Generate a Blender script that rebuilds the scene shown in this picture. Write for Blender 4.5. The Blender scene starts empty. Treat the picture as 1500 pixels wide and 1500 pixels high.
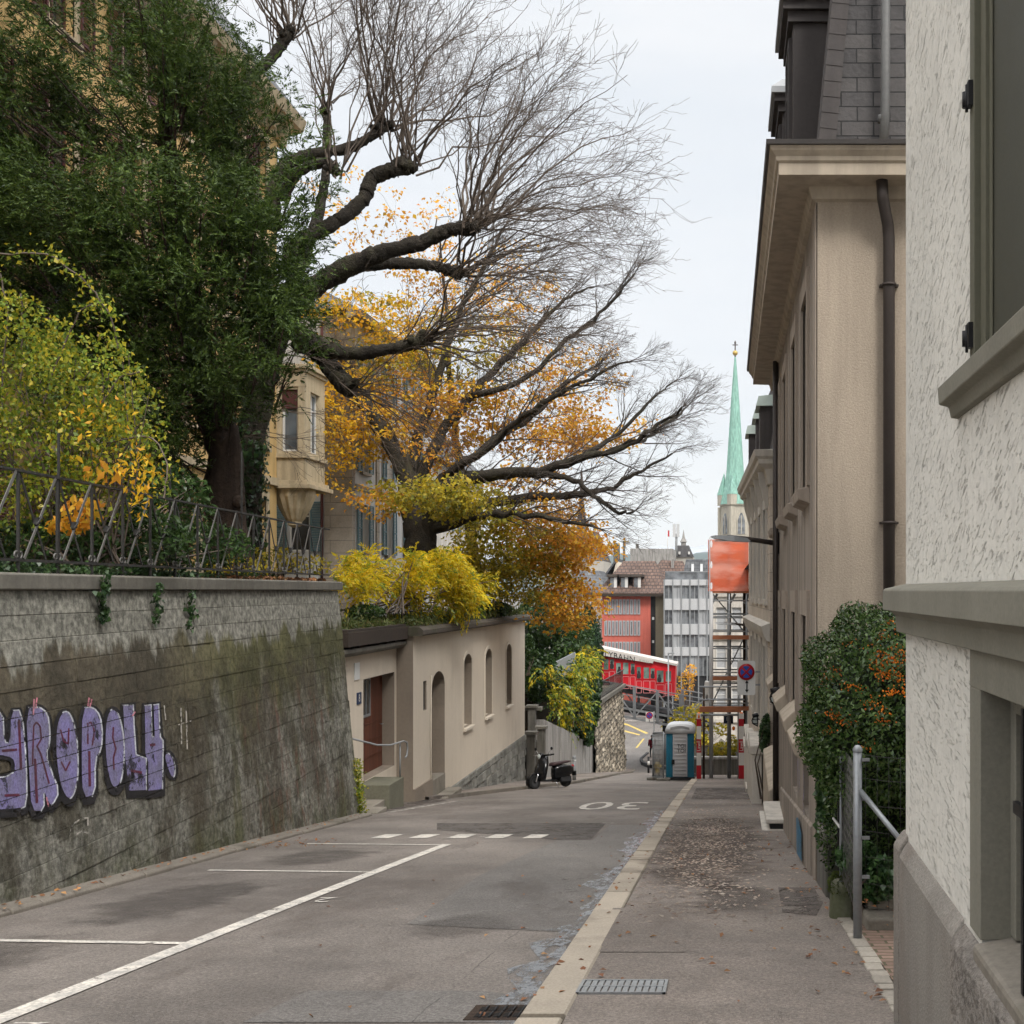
import bpy, bmesh, math, random
import numpy as np
from mathutils import Vector, Matrix, Euler
random.seed(11)
RNG = np.random.default_rng(11)
SC = bpy.context.scene
COL = SC.collection
R = math.radians
FPX, CPX, CPY, EYE = 1750.0, 1066.0, 865.0, 1.7

def P(px, py, d):
    """a point of the place seen at photo position (px, py), d metres down the street"""
    return Vector(((px-CPX)/FPX*d, d, EYE-(py-CPY)/FPX*d))

def gz(y):
    """height of the street surface: it falls away and flattens at the bottom"""
    if y < 0: return -.114*y
    def f(t): return -(.114*t+.00022*t*t)
    if y < 82: return f(y)
    s = .114+.00044*82
    t = min(y-82, 14)
    return f(82)-s*t+s*t*t/28

def gd(px, py):
    lo, hi = 2.0, 50.0
    d = lo
    while d < 60:
        if EYE-(py-CPY)/FPX*d <= gz(d): return d
        d += .02
    return 50.0

# ------------------------------------------------------------------ objects
def _props(o, label=None, cat=None, group=None, kind=None):
    if label: o['label'] = label
    if cat: o['category'] = cat
    if group: o['group'] = group
    if kind: o['kind'] = kind
    return o

def thing(name, label, cat, loc=(0, 0, 0), group=None):
    o = bpy.data.objects.new(name, None)
    o.empty_display_size = .2
    COL.objects.link(o); o.location = loc
    return _props(o, label, cat, group)

def adopt(o, parent):
    """parent o (built in world coordinates) to an unrotated thing"""
    o.parent = parent
    p = parent; off = Vector((0, 0, 0))
    while p is not None:
        off += p.location; p = p.parent
    o.location = -off
    return o

class MB:
    def __init__(s): s.v = []; s.f = []; s.m = []; s.s = []
    def add(s, vs, fs, mi=0, smooth=False):
        b = len(s.v)
        s.v.extend([tuple(v) for v in vs])
        for f in fs:
            s.f.append([b+i for i in f]); s.m.append(mi); s.s.append(smooth)
        return s
    def quad(s, a, b, c, d, mi=0): return s.add([a, b, c, d], [(0, 1, 2, 3)], mi)
    def poly(s, pts, mi=0): return s.add(pts, [tuple(range(len(pts)))], mi)
    def box(s, x0, x1, y0, y1, z0, z1, mi=0):
        v = [(x0,y0,z0),(x1,y0,z0),(x1,y1,z0),(x0,y1,z0),(x0,y0,z1),(x1,y0,z1),(x1,y1,z1),(x0,y1,z1)]
        return s.add(v, [(0,3,2,1),(4,5,6,7),(0,1,5,4),(1,2,6,5),(2,3,7,6),(3,0,4,7)], mi)
    def hexa(s, v, mi=0):
        return s.add(v, [(0,3,2,1),(4,5,6,7),(0,1,5,4),(1,2,6,5),(2,3,7,6),(3,0,4,7)], mi)
    def obox(s, c, size, rot=None, mi=0):
        hx, hy, hz = size[0]/2, size[1]/2, size[2]/2
        c = Vector(c)
        v = [Vector(p) for p in [(-hx,-hy,-hz),(hx,-hy,-hz),(hx,hy,-hz),(-hx,hy,-hz),(-hx,-hy,hz),(hx,-hy,hz),(hx,hy,hz),(-hx,hy,hz)]]
        if rot is not None: v = [rot @ p for p in v]
        return s.hexa([p+c for p in v], mi)
    def beam(s, a, b, w, h, mi=0, up=(0, 0, 1)):
        a, b = Vector(a), Vector(b); t = (b-a).normalized(); u = Vector(up)
        if abs(t.dot(u)) > .98: u = Vector((0, 1, 0))
        x = t.cross(u).normalized()*w/2; y = x.cross(t).normalized()*h/2
        return s.hexa([a-x-y, a+x-y, b+x-y, b-x-y, a-x+y, a+x+y, b+x+y, b-x+y], mi)
    def tube(s, pts, rads, n=8, mi=0, caps=True, smooth=True):
        pts = [Vector(p) for p in pts]
        if not hasattr(rads, '__len__'): rads = [rads]*len(pts)
        b = len(s.v); k = len(pts); ref = None
        for i, p in enumerate(pts):
            t = (pts[min(i+1, k-1)]-pts[max(i-1, 0)])
            t = t.normalized() if t.length > 1e-9 else Vector((0, 0, 1))
            if ref is None:
                ref = Vector((0, 0, 1)) if abs(t.z) < .9 else Vector((1, 0, 0))
            x = (ref-t*ref.dot(t))
            x = x.normalized() if x.length > 1e-6 else t.orthogonal().normalized()
            ref = x; y = t.cross(x)
            for j in range(n):
                a = 2*math.pi*j/n
                q = p+(x*math.cos(a)+y*math.sin(a))*rads[i]
                s.v.append((q.x, q.y, q.z))
        for i in range(k-1):
            for j in range(n):
                j2 = (j+1) % n
                s.f.append([b+i*n+j, b+i*n+j2, b+(i+1)*n+j2, b+(i+1)*n+j]); s.m.append(mi); s.s.append(smooth)
        if caps:
            s.f.append([b+j for j in range(n)][::-1]); s.m.append(mi); s.s.append(False)
            s.f.append([b+(k-1)*n+j for j in range(n)]); s.m.append(mi); s.s.append(False)
        return s
    def lathe(s, prof, M=None, n=24, mi=0, smooth=True):
        """prof: (r, z) pairs round the local z axis"""
        M = M or Matrix(); b = len(s.v)
        for r, z in prof:
            for j in range(n):
                a = 2*math.pi*j/n
                s.v.append(tuple(M @ Vector((r*math.cos(a), r*math.sin(a), z))))
        for i in range(len(prof)-1):
            for j in range(n):
                j2 = (j+1) % n
                s.f.append([b+i*n+j, b+i*n+j2, b+(i+1)*n+j2, b+(i+1)*n+j]); s.m.append(mi); s.s.append(smooth)
        return s
    def prism(s, poly, fn, w0, w1, mi=0, smooth=False):
        """poly (u, v) extruded from w0 to w1, fn(u, v, w) -> point"""
        n = len(poly); b = len(s.v)
        s.v.extend([tuple(fn(u, v, w0)) for u, v in poly]); s.v.extend([tuple(fn(u, v, w1)) for u, v in poly])
        s.f.append([b+i for i in range(n)][::-1]); s.f.append([b+n+i for i in range(n)]); s.m += [mi, mi]; s.s += [False, False]
        for i in range(n):
            j = (i+1) % n
            s.f.append([b+i, b+j, b+n+j, b+n+i]); s.m.append(mi); s.s.append(smooth)
        return s
    def loft(s, rings, mi=0, smooth=True, caps=True):
        b = len(s.v); n = len(rings[0]); k = len(rings)
        for r in rings: s.v.extend([tuple(p) for p in r])
        for i in range(k-1):
            for j in range(n):
                j2 = (j+1) % n
                s.f.append([b+i*n+j, b+i*n+j2, b+(i+1)*n+j2, b+(i+1)*n+j]); s.m.append(mi); s.s.append(smooth)
        if caps:
            s.f.append([b+j for j in range(n)][::-1]); s.f.append([b+(k-1)*n+j for j in range(n)]); s.m += [mi, mi]; s.s += [smooth, smooth]
        return s
    def ball(s, c, r, n=10, mi=0):
        c = Vector(c); rr = r if hasattr(r, '__len__') else (r, r, r)
        M = Matrix.Translation(c) @ Matrix.Diagonal((rr[0], rr[1], rr[2], 1))
        return s.lathe([(max(.001, math.sin(math.pi*i/n)), -math.cos(math.pi*i/n)) for i in range(n+1)], M, 2*n, mi)
    def xform(s, M):
        s.v = [tuple(M @ Vector(v)) for v in s.v]; return s
    def build(s, name, mats, parent=None, bevel=0, seg=2, fix=True):
        me = bpy.data.meshes.new(name)
        me.from_pydata(s.v, [], s.f)
        if not isinstance(mats, (list, tuple)): mats = [mats]
        for m in mats: me.materials.append(m)
        me.polygons.foreach_set('material_index', s.m)
        me.polygons.foreach_set('use_smooth', s.s)
        if fix and len(s.f) < 60000:
            bm = bmesh.new(); bm.from_mesh(me); bmesh.ops.recalc_face_normals(bm, faces=bm.faces); bm.to_mesh(me); bm.free()
        me.update()
        o = bpy.data.objects.new(name, me); COL.objects.link(o)
        if parent is not None: adopt(o, parent)
        if bevel:
            md = o.modifiers.new('edge', 'BEVEL'); md.width = bevel; md.segments = seg; md.limit_method = 'ANGLE'; md.angle_limit = R(40)
        return o

def clone(o, parent, loc, rz=None):
    c = o.copy(); COL.objects.link(c); c.parent = parent; c.location = loc
    if rz is not None: c.rotation_euler = (0, 0, rz)
    return c

def copy_tree(o, parent=None):
    c = o.copy(); COL.objects.link(c); c.parent = parent
    for ch in list(o.children): copy_tree(ch, c)
    return c

_kids = {}
def text_mesh(txt, size, extrude=0, cond=1.0, spacing=1.0):
    """lettering as vertices and faces in the xz plane, centred"""
    cu = bpy.data.curves.new('lettering', 'FONT'); cu.body = txt; cu.size = size; cu.align_x = 'CENTER'; cu.align_y = 'CENTER'
    cu.space_character = spacing; cu.resolution_u = 3
    o = bpy.data.objects.new('lettering', cu); COL.objects.link(o)
    dg = bpy.context.evaluated_depsgraph_get(); dg.update()
    me = o.evaluated_get(dg).to_mesh()
    vs = [(v.co.x*cond, v.co.y) for v in me.vertices]; fs = [tuple(p.vertices) for p in me.polygons]
    o.evaluated_get(dg).to_mesh_clear()
    bpy.data.objects.remove(o); bpy.data.curves.remove(cu)
    return vs, fs

# ------------------------------------------------------------------ materials
def nodes(name):
    m = bpy.data.materials.new(name); m.use_nodes = True
    nt = m.node_tree; nt.nodes.clear()
    out = nt.nodes.new('ShaderNodeOutputMaterial'); bs = nt.nodes.new('ShaderNodeBsdfPrincipled')
    nt.links.new(bs.outputs[0], out.inputs[0])
    return m, nt, bs, out
class G:
    """small node graph helper"""
    def __init__(s, nt): s.nt = nt
    def link(s, a, b): s.nt.links.new(a, b)
    def put(s, inp, v):
        if hasattr(v, 'is_output'): s.nt.links.new(v, inp)
        elif v is not None: inp.default_value = v
    def coord(s, kind='Object', scale=(1, 1, 1), rot=(0, 0, 0)):
        t = s.nt.nodes.new('ShaderNodeTexCoord'); mp = s.nt.nodes.new('ShaderNodeMapping')
        mp.inputs['Scale'].default_value = scale; mp.inputs['Rotation'].default_value = rot
        s.link(t.outputs[kind], mp.inputs[0]); return mp.outputs[0]
    def noise(s, vec, scale, detail=4, rough=.55, dist=0):
        n = s.nt.nodes.new('ShaderNodeTexNoise'); s.link(vec, n.inputs['Vector'])
        n.inputs['Scale'].default_value = scale; n.inputs['Detail'].default_value = detail
        n.inputs['Roughness'].default_value = rough; n.inputs['Distortion'].default_value = dist
        return n.outputs[0]
    def voro(s, vec, scale, feature='F1', out=0, rand=1):
        n = s.nt.nodes.new('ShaderNodeTexVoronoi'); n.feature = feature; s.link(vec, n.inputs['Vector'])
        n.inputs['Scale'].default_value = scale; n.inputs['Randomness'].default_value = rand
        return n.outputs[out]
    def math(s, op, a, b=None, c=None, clamp=False):
        n = s.nt.nodes.new('ShaderNodeMath'); n.operation = op; n.use_clamp = clamp
        for i, v in enumerate((a, b, c)):
            if v is not None: s.put(n.inputs[i], v)
        return n.outputs[0]
    def step(s, v, lo, hi, a=0, b=1):
        n = s.nt.nodes.new('ShaderNodeMapRange'); n.interpolation_type = 'SMOOTHSTEP'
        s.put(n.inputs[0], v)
        for i, x in enumerate((lo, hi, a, b)): n.inputs[i+1].default_value = x
        return n.outputs[0]
    def mix(s, f, a, b, mode='MIX'):
        n = s.nt.nodes.new('ShaderNodeMix'); n.data_type = 'RGBA'; n.blend_type = mode
        s.put(n.inputs[0], f)
        for inp, v in ((n.inputs[6], a), (n.inputs[7], b)):
            if isinstance(v, (tuple, list)): v = (v[0], v[1], v[2], 1)
            s.put(inp, v)
        return n.outputs[2]
    def ramp(s, f, cols, interp='LINEAR'):
        n = s.nt.nodes.new('ShaderNodeValToRGB'); n.color_ramp.interpolation = interp; e = n.color_ramp.elements
        while len(e) < len(cols): e.new(.5)
        for i, (p, c) in enumerate(cols): e[i].position = p; e[i].color = (c[0], c[1], c[2], 1)
        s.link(f, n.inputs[0]); return n.outputs[0]
    def hsv(s, col, h=.5, sa=1, v=1):
        n = s.nt.nodes.new('ShaderNodeHueSaturation')
        s.put(n.inputs['Hue'], h); s.put(n.inputs['Saturation'], sa); s.put(n.inputs['Value'], v)
        if isinstance(col, (tuple, list)): col = (col[0], col[1], col[2], 1)
        s.put(n.inputs['Color'], col); return n.outputs[0]
    def bump(s, h, strength=.3, dist=.01, normal=None):
        n = s.nt.nodes.new('ShaderNodeBump'); n.inputs['Strength'].default_value = strength; n.inputs['Distance'].default_value = dist
        s.link(h, n.inputs['Height'])
        if normal is not None: s.link(normal, n.inputs['Normal'])
        return n.outputs[0]
    def island(s):
        n = s.nt.nodes.new('ShaderNodeNewGeometry'); return n.outputs['Random Per Island']
    def xyz(s, vec):
        n = s.nt.nodes.new('ShaderNodeSeparateXYZ'); s.link(vec, n.inputs[0]); return n.outputs

def mat(name, col, rough=.8, var=.18, scale=1.3, var2=.12, scale2=22, bump=.25, bscale=70, bdist=.006, metal=0, spec=.3, streak=0, island=0, dirt=None, dirtamt=.5):
    m, nt, bs, out = nodes(name); g = G(nt)
    v = g.coord()
    n1 = g.noise(v, scale, 5); n2 = g.noise(v, scale2, 3)
    val = g.math('MULTIPLY_ADD', g.math('SUBTRACT', n1, .5), 2.6*var, 1)
    val = g.math('ADD', val, g.math('MULTIPLY', g.math('SUBTRACT', n2, .5), 2.6*var2))
    if streak:
        ns = g.noise(g.coord(scale=(3, 3, .22)), 1.6, 5)
        val = g.math('MULTIPLY', val, g.step(ns, .35, .62, 1-streak, 1+.12*streak))
    if island:
        val = g.math('MULTIPLY', val, g.math('MULTIPLY_ADD', g.island(), 2*island, 1-island))
    c = g.hsv(col, .5, 1, val)
    if dirt:
        nd = g.noise(g.coord(scale=(1, 1, .5)), .9, 7, .65)
        c = g.mix(g.step(nd, .5, .68, 0, dirtamt), c, dirt)
    g.link(c, bs.inputs['Base Color'])
    g.link(g.math('MULTIPLY_ADD', g.math('SUBTRACT', n1, .5), .25, rough), bs.inputs['Roughness'])
    bs.inputs['Metallic'].default_value = metal; bs.inputs['Specular IOR Level'].default_value = spec
    if bump:
        nb = g.noise(v, bscale, 4, .6)
        g.link(g.bump(nb, bump, bdist), bs.inputs['Normal'])
    return m

def leafmat(name, cols, trans=.35, rough=.5, spec=.35):
    m, nt, bs, out = nodes(name); g = G(nt)
    k = len(cols); c = g.ramp(g.island(), [(i/(max(1, k-1)), cols[i]) for i in range(k)])
    n = g.noise(g.coord(), .55, 3)
    c = g.hsv(c, .5, 1, g.step(n, .3, .7, .65, 1.35))
    g.link(c, bs.inputs['Base Color']); bs.inputs['Roughness'].default_value = rough; bs.inputs['Specular IOR Level'].default_value = spec
    tr = nt.nodes.new('ShaderNodeBsdfTranslucent'); g.link(c, tr.inputs[0])
    mx = nt.nodes.new('ShaderNodeMixShader'); mx.inputs[0].default_value = trans
    g.link(bs.outputs[0], mx.inputs[1]); g.link(tr.outputs[0], mx.inputs[2]); g.link(mx.outputs[0], out.inputs[0])
    return m

def glassmat(name, col=(.03, .035, .04), rough=.08):
    m, nt, bs, out = nodes(name); g = G(nt)
    n = g.noise(g.coord(), .8, 3)
    g.link(g.hsv(col, .5, 1, g.step(n, .3, .7, .5, 1.7)), bs.inputs['Base Color'])
    bs.inputs['Roughness'].default_value = rough; bs.inputs['Specular IOR Level'].default_value = .8
    g.link(g.bump(g.noise(g.coord(), 2.2, 2), .06, .05), bs.inputs['Normal'])
    return m

def brickmat(name, c1, c2, mortar, axes='yz', bw=.5, bh=.25, ms=.015, bump=.5, rough=.85, var=.25, squash=1.0):
    """courses or tiles; axes picks which object axes run along and up the pattern"""
    m, nt, bs, out = nodes(name); g = G(nt)
    x = g.xyz(g.coord()); cb = nt.nodes.new('ShaderNodeCombineXYZ')
    ax = {'x': 0, 'y': 1, 'z': 2}
    g.link(x[ax[axes[0]]], cb.inputs[0]); g.link(x[ax[axes[1]]], cb.inputs[1])
    b = nt.nodes.new('ShaderNodeTexBrick'); g.link(cb.outputs[0], b.inputs['Vector'])
    b.inputs['Color1'].default_value = (*c1, 1); b.inputs['Color2'].default_value = (*c2, 1); b.inputs['Mortar'].default_value = (*mortar, 1)
    b.inputs['Scale'].default_value = 1; b.inputs['Mortar Size'].default_value = ms; b.inputs['Brick Width'].default_value = bw; b.inputs['Row Height'].default_value = bh
    b.inputs['Mortar Smooth'].default_value = .3
    n1 = g.noise(g.coord(), 1.4, 6, .6); n2 = g.noise(g.coord(), 18, 4)
    val = g.math('ADD', g.step(n1, .3, .7, 1-var, 1+var), g.math('MULTIPLY', g.math('SUBTRACT', n2, .5), .5))
    g.link(g.hsv(b.outputs[0], .5, 1, val), bs.inputs['Base Color'])
    bs.inputs['Roughness'].default_value = rough; bs.inputs['Specular IOR Level'].default_value = .3
    h = g.math('ADD', g.math('MULTIPLY', b.outputs[1], -1), g.math('MULTIPLY', n2, .5))
    g.link(g.bump(h, bump, .02), bs.inputs['Normal'])
    return m

def asphalt(name, col, patch=.16, seed=0, alpha=None, ell=None):
    m, nt, bs, out = nodes(name); g = G(nt)
    v = g.coord(); v2 = g.coord(rot=(0, 0, .3+seed))
    big = g.noise(v2, .35, 5, .6); mid = g.noise(v2, 2.2, 5, .65); fine = g.noise(v, 90, 3, .7); grit = g.voro(v, 140)
    val = g.math('MULTIPLY', g.step(big, .3, .7, 1-patch*1.3, 1+patch), g.step(mid, .25, .75, .86, 1.12))
    val = g.math('MULTIPLY', val, g.step(fine, .25, .75, .72, 1.28))
    crs = g.noise(v, 42, 3, .8); val = g.math('MULTIPLY', val, g.step(crs, .3, .7, .66, 1.34))
    c = g.hsv(col, .5, 1, val)
    c = g.mix(g.step(grit, .12, .3, .35, 0), c, (.36, .33, .30))
    st = g.noise(g.coord(scale=(1, .25, 1)), 1.1, 7, .7)
    c = g.mix(g.step(st, .53, .74, 0, .62), c, (col[0]*.48, col[1]*.44, col[2]*.42))
    lg = g.noise(g.coord(rot=(0, 0, .5+seed), scale=(.8, .3, 1)), .55, 8, .68); c = g.mix(g.step(lg, .52, .66, 0, .5), c, (col[0]*.55, col[1]*.51, col[2]*.49))
    pits = g.noise(v, 7, 6, .75)
    c = g.mix(g.step(pits, .64, .74, 0, .5), c, (col[0]*.4, col[1]*.36, col[2]*.34))
    # hairline cracks
    wv = g.mix(.07, v, g.noise(v, 3, 4)); cr = g.voro(g.mix(.12, g.coord(scale=(1, .6, 1)), g.noise(v, 2.5, 4)), .38, 'DISTANCE_TO_EDGE')
    ck = g.math('MULTIPLY', g.step(cr, .0006, .0028, 1, 0), g.math('MULTIPLY', g.step(big, .5, .62), g.step(mid, .42, .55)))
    c = g.mix(g.math('MULTIPLY', ck, .6), c, (.04, .037, .035))
    g.link(c, bs.inputs['Base Color'])
    g.link(g.step(mid, .3, .7, .62, .88), bs.inputs['Roughness']); bs.inputs['Specular IOR Level'].default_value = .35
    g.link(g.bump(g.math('ADD', grit, g.math('MULTIPLY', fine, .6)), .6, .006), bs.inputs['Normal'])
    if alpha:
        tr = nt.nodes.new('ShaderNodeBsdfTransparent'); mx = nt.nodes.new('ShaderNodeMixShader')
        na = g.noise(g.coord(), 2.6, 8, .7)
        fa = g.step(na, alpha-.07, alpha+.09)
        if ell:
            q = g.xyz(v); dx = g.math('DIVIDE', g.math('SUBTRACT', q[0], ell[0]), ell[2]); dy = g.math('DIVIDE', g.math('SUBTRACT', q[1], ell[1]), ell[3])
            rr_ = g.math('ADD', g.math('SQRT', g.math('ADD', g.math('MULTIPLY', dx, dx), g.math('MULTIPLY', dy, dy))), g.math('MULTIPLY', g.math('SUBTRACT', g.noise(v, 1.6, 7, .7), .5), 1.5))
            fa = g.math('MULTIPLY', g.step(rr_, .45, 1.0, ell[4], 0), g.step(na, .2, .6, .5, 1))
        g.link(fa, mx.inputs[0]); g.link(tr.outputs[0], mx.inputs[1]); g.link(bs.outputs[0], mx.inputs[2]); g.link(mx.outputs[0], out.inputs[0])
    return m

def wallstone():
    m, nt, bs, out = nodes('weathered_wall_stone'); g = G(nt)
    v = g.coord(); x = g.xyz(v)
    y, z = x[1], x[2]
    drip = g.noise(g.coord(scale=(2.2, 2.2, .16)), 1.0, 7, .65)       # long vertical runs
    drip2 = g.noise(g.coord(scale=(3, 3, .1)), 2.6, 5, .6)
    blot = g.noise(v, .8, 8, .68); fine = g.noise(v, 11, 6, .7); grit = g.noise(v, 60, 4, .7)
    isl = g.island()
    grey = g.hsv(g.mix(isl, (.195, .190, .160), (.265, .258, .222)), .5, 1, g.step(fine, .28, .72, .62, 1.3))
    dark = g.mix(g.step(blot, .38, .62), (.054, .045, .030), (.125, .104, .070))
    olive = g.mix(g.step(blot, .4, .62), (.058, .058, .021), (.140, .134, .058))
    soil = g.mix(g.step(y, 14.5, 18.5), dark, olive)
    # dark band hangs below the two top courses with a dripping edge, reaches lower in runs
    edge = g.math('MULTIPLY_ADD', g.math('SUBTRACT', drip, .5), 1.7, 1.02)
    top = g.step(g.math('SUBTRACT', edge, z), -.06, .10)
    low = g.math('MULTIPLY_ADD', g.math('SUBTRACT', g.noise(g.coord(scale=(1.2, 1.2, .35)), 1.1, 7, .65), .5), 4.2, -.25)
    bot = g.step(g.math('SUBTRACT', z, low), -.5, .5)
    band = g.math('MULTIPLY', top, g.math('MAXIMUM', bot, g.math('MULTIPLY', g.step(g.noise(g.coord(scale=(1.3, 1.3, .13)), 1.5, 6, .6), .53, .64), .75)))
    c = g.mix(g.math('MULTIPLY', band, .93), grey, soil)
    # blotchy grime everywhere below
    gr = g.math('MULTIPLY', g.step(g.noise(v, 1.7, 8, .72), .47, .6), g.step(z, 1.0, .2))
    c = g.mix(g.math('MULTIPLY', gr, .78), c, (.066, .061, .043))
    pale = g.math('MULTIPLY', g.step(g.noise(g.coord(scale=(1.5, 1.5, .5)), 1.3, 7, .7), .54, .66), g.step(z, .5, -.3))
    c = g.mix(g.math('MULTIPLY', pale, .42), c, (.215, .21, .165))
    brn = g.step(g.noise(g.coord(scale=(1, 1, .6)), .7, 7, .65), .46, .6); c = g.mix(g.math('MULTIPLY', g.math('MULTIPLY', brn, g.step(z, .9, .1)), .62), c, (.082, .066, .046))
    red = g.math('MULTIPLY', g.math('MULTIPLY', g.step(y, 17.5, 19), g.step(y, 24, 22)), g.step(g.noise(g.coord(scale=(2, 2, .7)), 1.6, 7, .7), .52, .66))
    c = g.mix(g.math('MULTIPLY', g.math('MULTIPLY', red, g.step(z, .3, -.3)), .55), c, (.19, .085, .06))
    moss = g.math('MULTIPLY', g.step(g.math('SUBTRACT', g.math('MULTIPLY', y, -.122), z), -.9, -.1), g.step(blot, .42, .62))
    c = g.mix(g.math('MULTIPLY', moss, .6), c, (.075, .085, .03))
    c = g.hsv(c, .5, 1, g.step(fine, .25, .75, .66, 1.34))
    c = g.mix(g.step(g.noise(v, 26, 5, .75), .62, .72, 0, .6), c, (.03, .028, .022))
    g.link(c, bs.inputs['Base Color']); bs.inputs['Roughness'].default_value = .88; bs.inputs['Specular IOR Level'].default_value = .25
    rough = g.math('MULTIPLY', g.noise(v, 7, 8, .75), g.step(z, 1.2, .2, .35, 1.6))
    b1 = g.bump(rough, .9, .05); b2 = g.bump(grit, .4, .008, b1)
    g.link(b2, bs.inputs['Normal'])
    return m

def stucco():
    """white scraped render: diagonal gouges left by the trowel"""
    m, nt, bs, out = nodes('scraped_white_stucco'); g = G(nt)
    v = g.coord()
    warp = g.mix(.05, v, g.noise(v, 5, 3))
    x = g.xyz(v)
    # the gouges lean one way above the ledge and the other way below it
    va = g.coord(rot=(R(25), 0, 0)); vb = g.coord(rot=(R(-13), 0, 0))
    def gouge(vec):
        mp = nt.nodes.new('ShaderNodeMapping'); g.link(vec, mp.inputs[0]); mp.inputs['Scale'].default_value = (1, 7, 36)
        a = g.noise(mp.outputs[0], 1.5, 5, .62, .35)
        mq = nt.nodes.new('ShaderNodeMapping'); g.link(vec, mq.inputs[0]); mq.inputs['Scale'].default_value = (1, 13, 46)
        b = g.noise(mq.outputs[0], 1.3, 3, .6, .5)
        mask = g.step(g.noise(v, 5, 4), .34, .6)
        return g.math('MAXIMUM', g.math('MULTIPLY', g.step(a, .57, .66), mask), g.math('MULTIPLY', g.step(b, .62, .70), .8))
    up = g.step(x[2], 1.5, 1.6)
    gg = g.math('ADD', g.math('MULTIPLY', gouge(va), up), g.math('MULTIPLY', g.math('MULTIPLY', gouge(vb), g.math('SUBTRACT', 1, up)), .85))
    lump = g.noise(v, 26, 5, .6); fine = g.noise(v, 150, 3, .6)
    c = g.hsv((.76, .74, .68), .5, 1, g.math('MULTIPLY', g.step(g.noise(v, 1.6, 5), .3, .7, .93, 1.05), g.step(lump, .3, .7, .93, 1.05)))
    c = g.mix(g.math('MULTIPLY', gg, .22), c, (.36, .33, .27))
    sm = g.noise(g.coord(scale=(4, 4, .3)), 1.2, 5)
    c = g.mix(g.step(sm, .55, .75, 0, .22), c, (.40, .38, .33))
    g.link(c, bs.inputs['Base Color']); bs.inputs['Roughness'].default_value = .9; bs.inputs['Specular IOR Level'].default_value = .2
    h = g.math('SUBTRACT', g.math('MULTIPLY', g.math('ADD', lump, g.noise(v, 60, 4, .7)), .22), g.math('MULTIPLY', gg, 1.0))
    b1 = g.bump(h, .9, .017); b2 = g.bump(fine, .35, .003, b1)
    g.link(b2, bs.inputs['Normal'])
    return m

def paint(name, col, wear=.45, scale=6, rough=.75, joints=False):
    """worn paint: bare patches let the surface below show through"""
    m, nt, bs, out = nodes(name); g = G(nt); v = g.coord()
    n = g.noise(v, scale, 7, .7); n2 = g.noise(v, 40, 4)
    n3 = g.noise(v, 4.5, 6, .7)
    g.link(g.hsv(col, .5, g.step(n3, .35, .65, .8, 1.1), g.math('MULTIPLY', g.step(n2, .25, .75, .68, 1.25), g.step(n3, .3, .7, .68, 1.25))), bs.inputs['Base Color'])
    bs.inputs['Roughness'].default_value = rough
    g.link(g.bump(g.noise(v, 60, 4), .3, .006), bs.inputs['Normal'])
    tr = nt.nodes.new('ShaderNodeBsdfTransparent'); mx = nt.nodes.new('ShaderNodeMixShader')
    fac = g.step(n, wear-.05, wear+.06)
    if joints:
        zz_ = g.math('FRACT', g.math('DIVIDE', g.math('SUBTRACT', 1.70, g.xyz(v)[2]), .25)); q_ = g.math('MINIMUM', zz_, g.math('SUBTRACT', 1, zz_))
        fac = g.math('MULTIPLY', fac, g.step(g.math('ADD', q_, g.math('MULTIPLY', g.math('SUBTRACT', n2, .5), .05)), .010, .026, .25, 1))
        fac = g.math('MULTIPLY', fac, g.step(g.noise(v, 34, 5, .75), .30, .42, .45, 1))
    g.link(fac, mx.inputs[0])
    g.link(tr.outputs[0], mx.inputs[1]); g.link(bs.outputs[0], mx.inputs[2]); g.link(mx.outputs[0], out.inputs[0])
    return m

M = {}
M['road'] = asphalt('road_asphalt', (.200, .176, .157), .22)
M['road_new'] = asphalt('asphalt_patch_grey', (.178, .165, .153), .12, 1, .30)
M['road_dark'] = asphalt('asphalt_patch_dark', (.118, .104, .094), .12, 2, .42)
M['pave'] = asphalt('pavement_asphalt', (.220, .188, .164), .26, 3)
M['pave_dark'] = asphalt('pavement_patch_dark', (.120, .100, .088), .16, 4, .47)
M['kerb'] = mat('granite_kerb', (.42, .365, .295), .8, .2, 1.2, .3, 60, .3, 90, dirt=(.16, .135, .11), dirtamt=.65, island=.2)
M['line'] = paint('white_road_paint', (.62, .58, .52), .36, 5)
M['line_old'] = paint('faded_road_paint', (.42, .39, .35), .46, 9)
M['yellow_line'] = paint('yellow_road_paint', (.62, .45, .10), .36, 3)
M['wall'] = wallstone()
M['joint'] = mat('wall_joint_mortar', (.17, .16, .13), .95, .3, 2, .3, 20, .5, 40)
M['coping'] = mat('concrete_coping', (.165, .155, .132), .85, .35, 1.1, .25, 18, .4, 50, streak=.16, dirt=(.075, .07, .055), dirtamt=.6)
M['gutter'] = mat('granite_edging', (.20, .178, .15), .85, .3, 1.5, .3, 50, .5, 60, dirt=(.09, .08, .06), dirtamt=.7)
M['gf_purple'] = paint('purple_spray_paint', (.205, .185, .355), .385, 3.2, .6, True)
M['gf_black'] = paint('black_spray_paint', (.014, .013, .016), .385, 3, .55, True)
M['gf_white'] = paint('white_spray_paint', (.58, .60, .64), .45, 7, .6, True)
M['gf_red'] = paint('maroon_spray_paint', (.10, .018, .04), .38, 7, .6)
M['gf_pink'] = paint('pink_spray_paint', (.60, .22, .28), .42, 7, .6)
M['gf_blue'] = paint('blue_spray_paint', (.035, .16, .27), .40, 5, .6)
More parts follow.
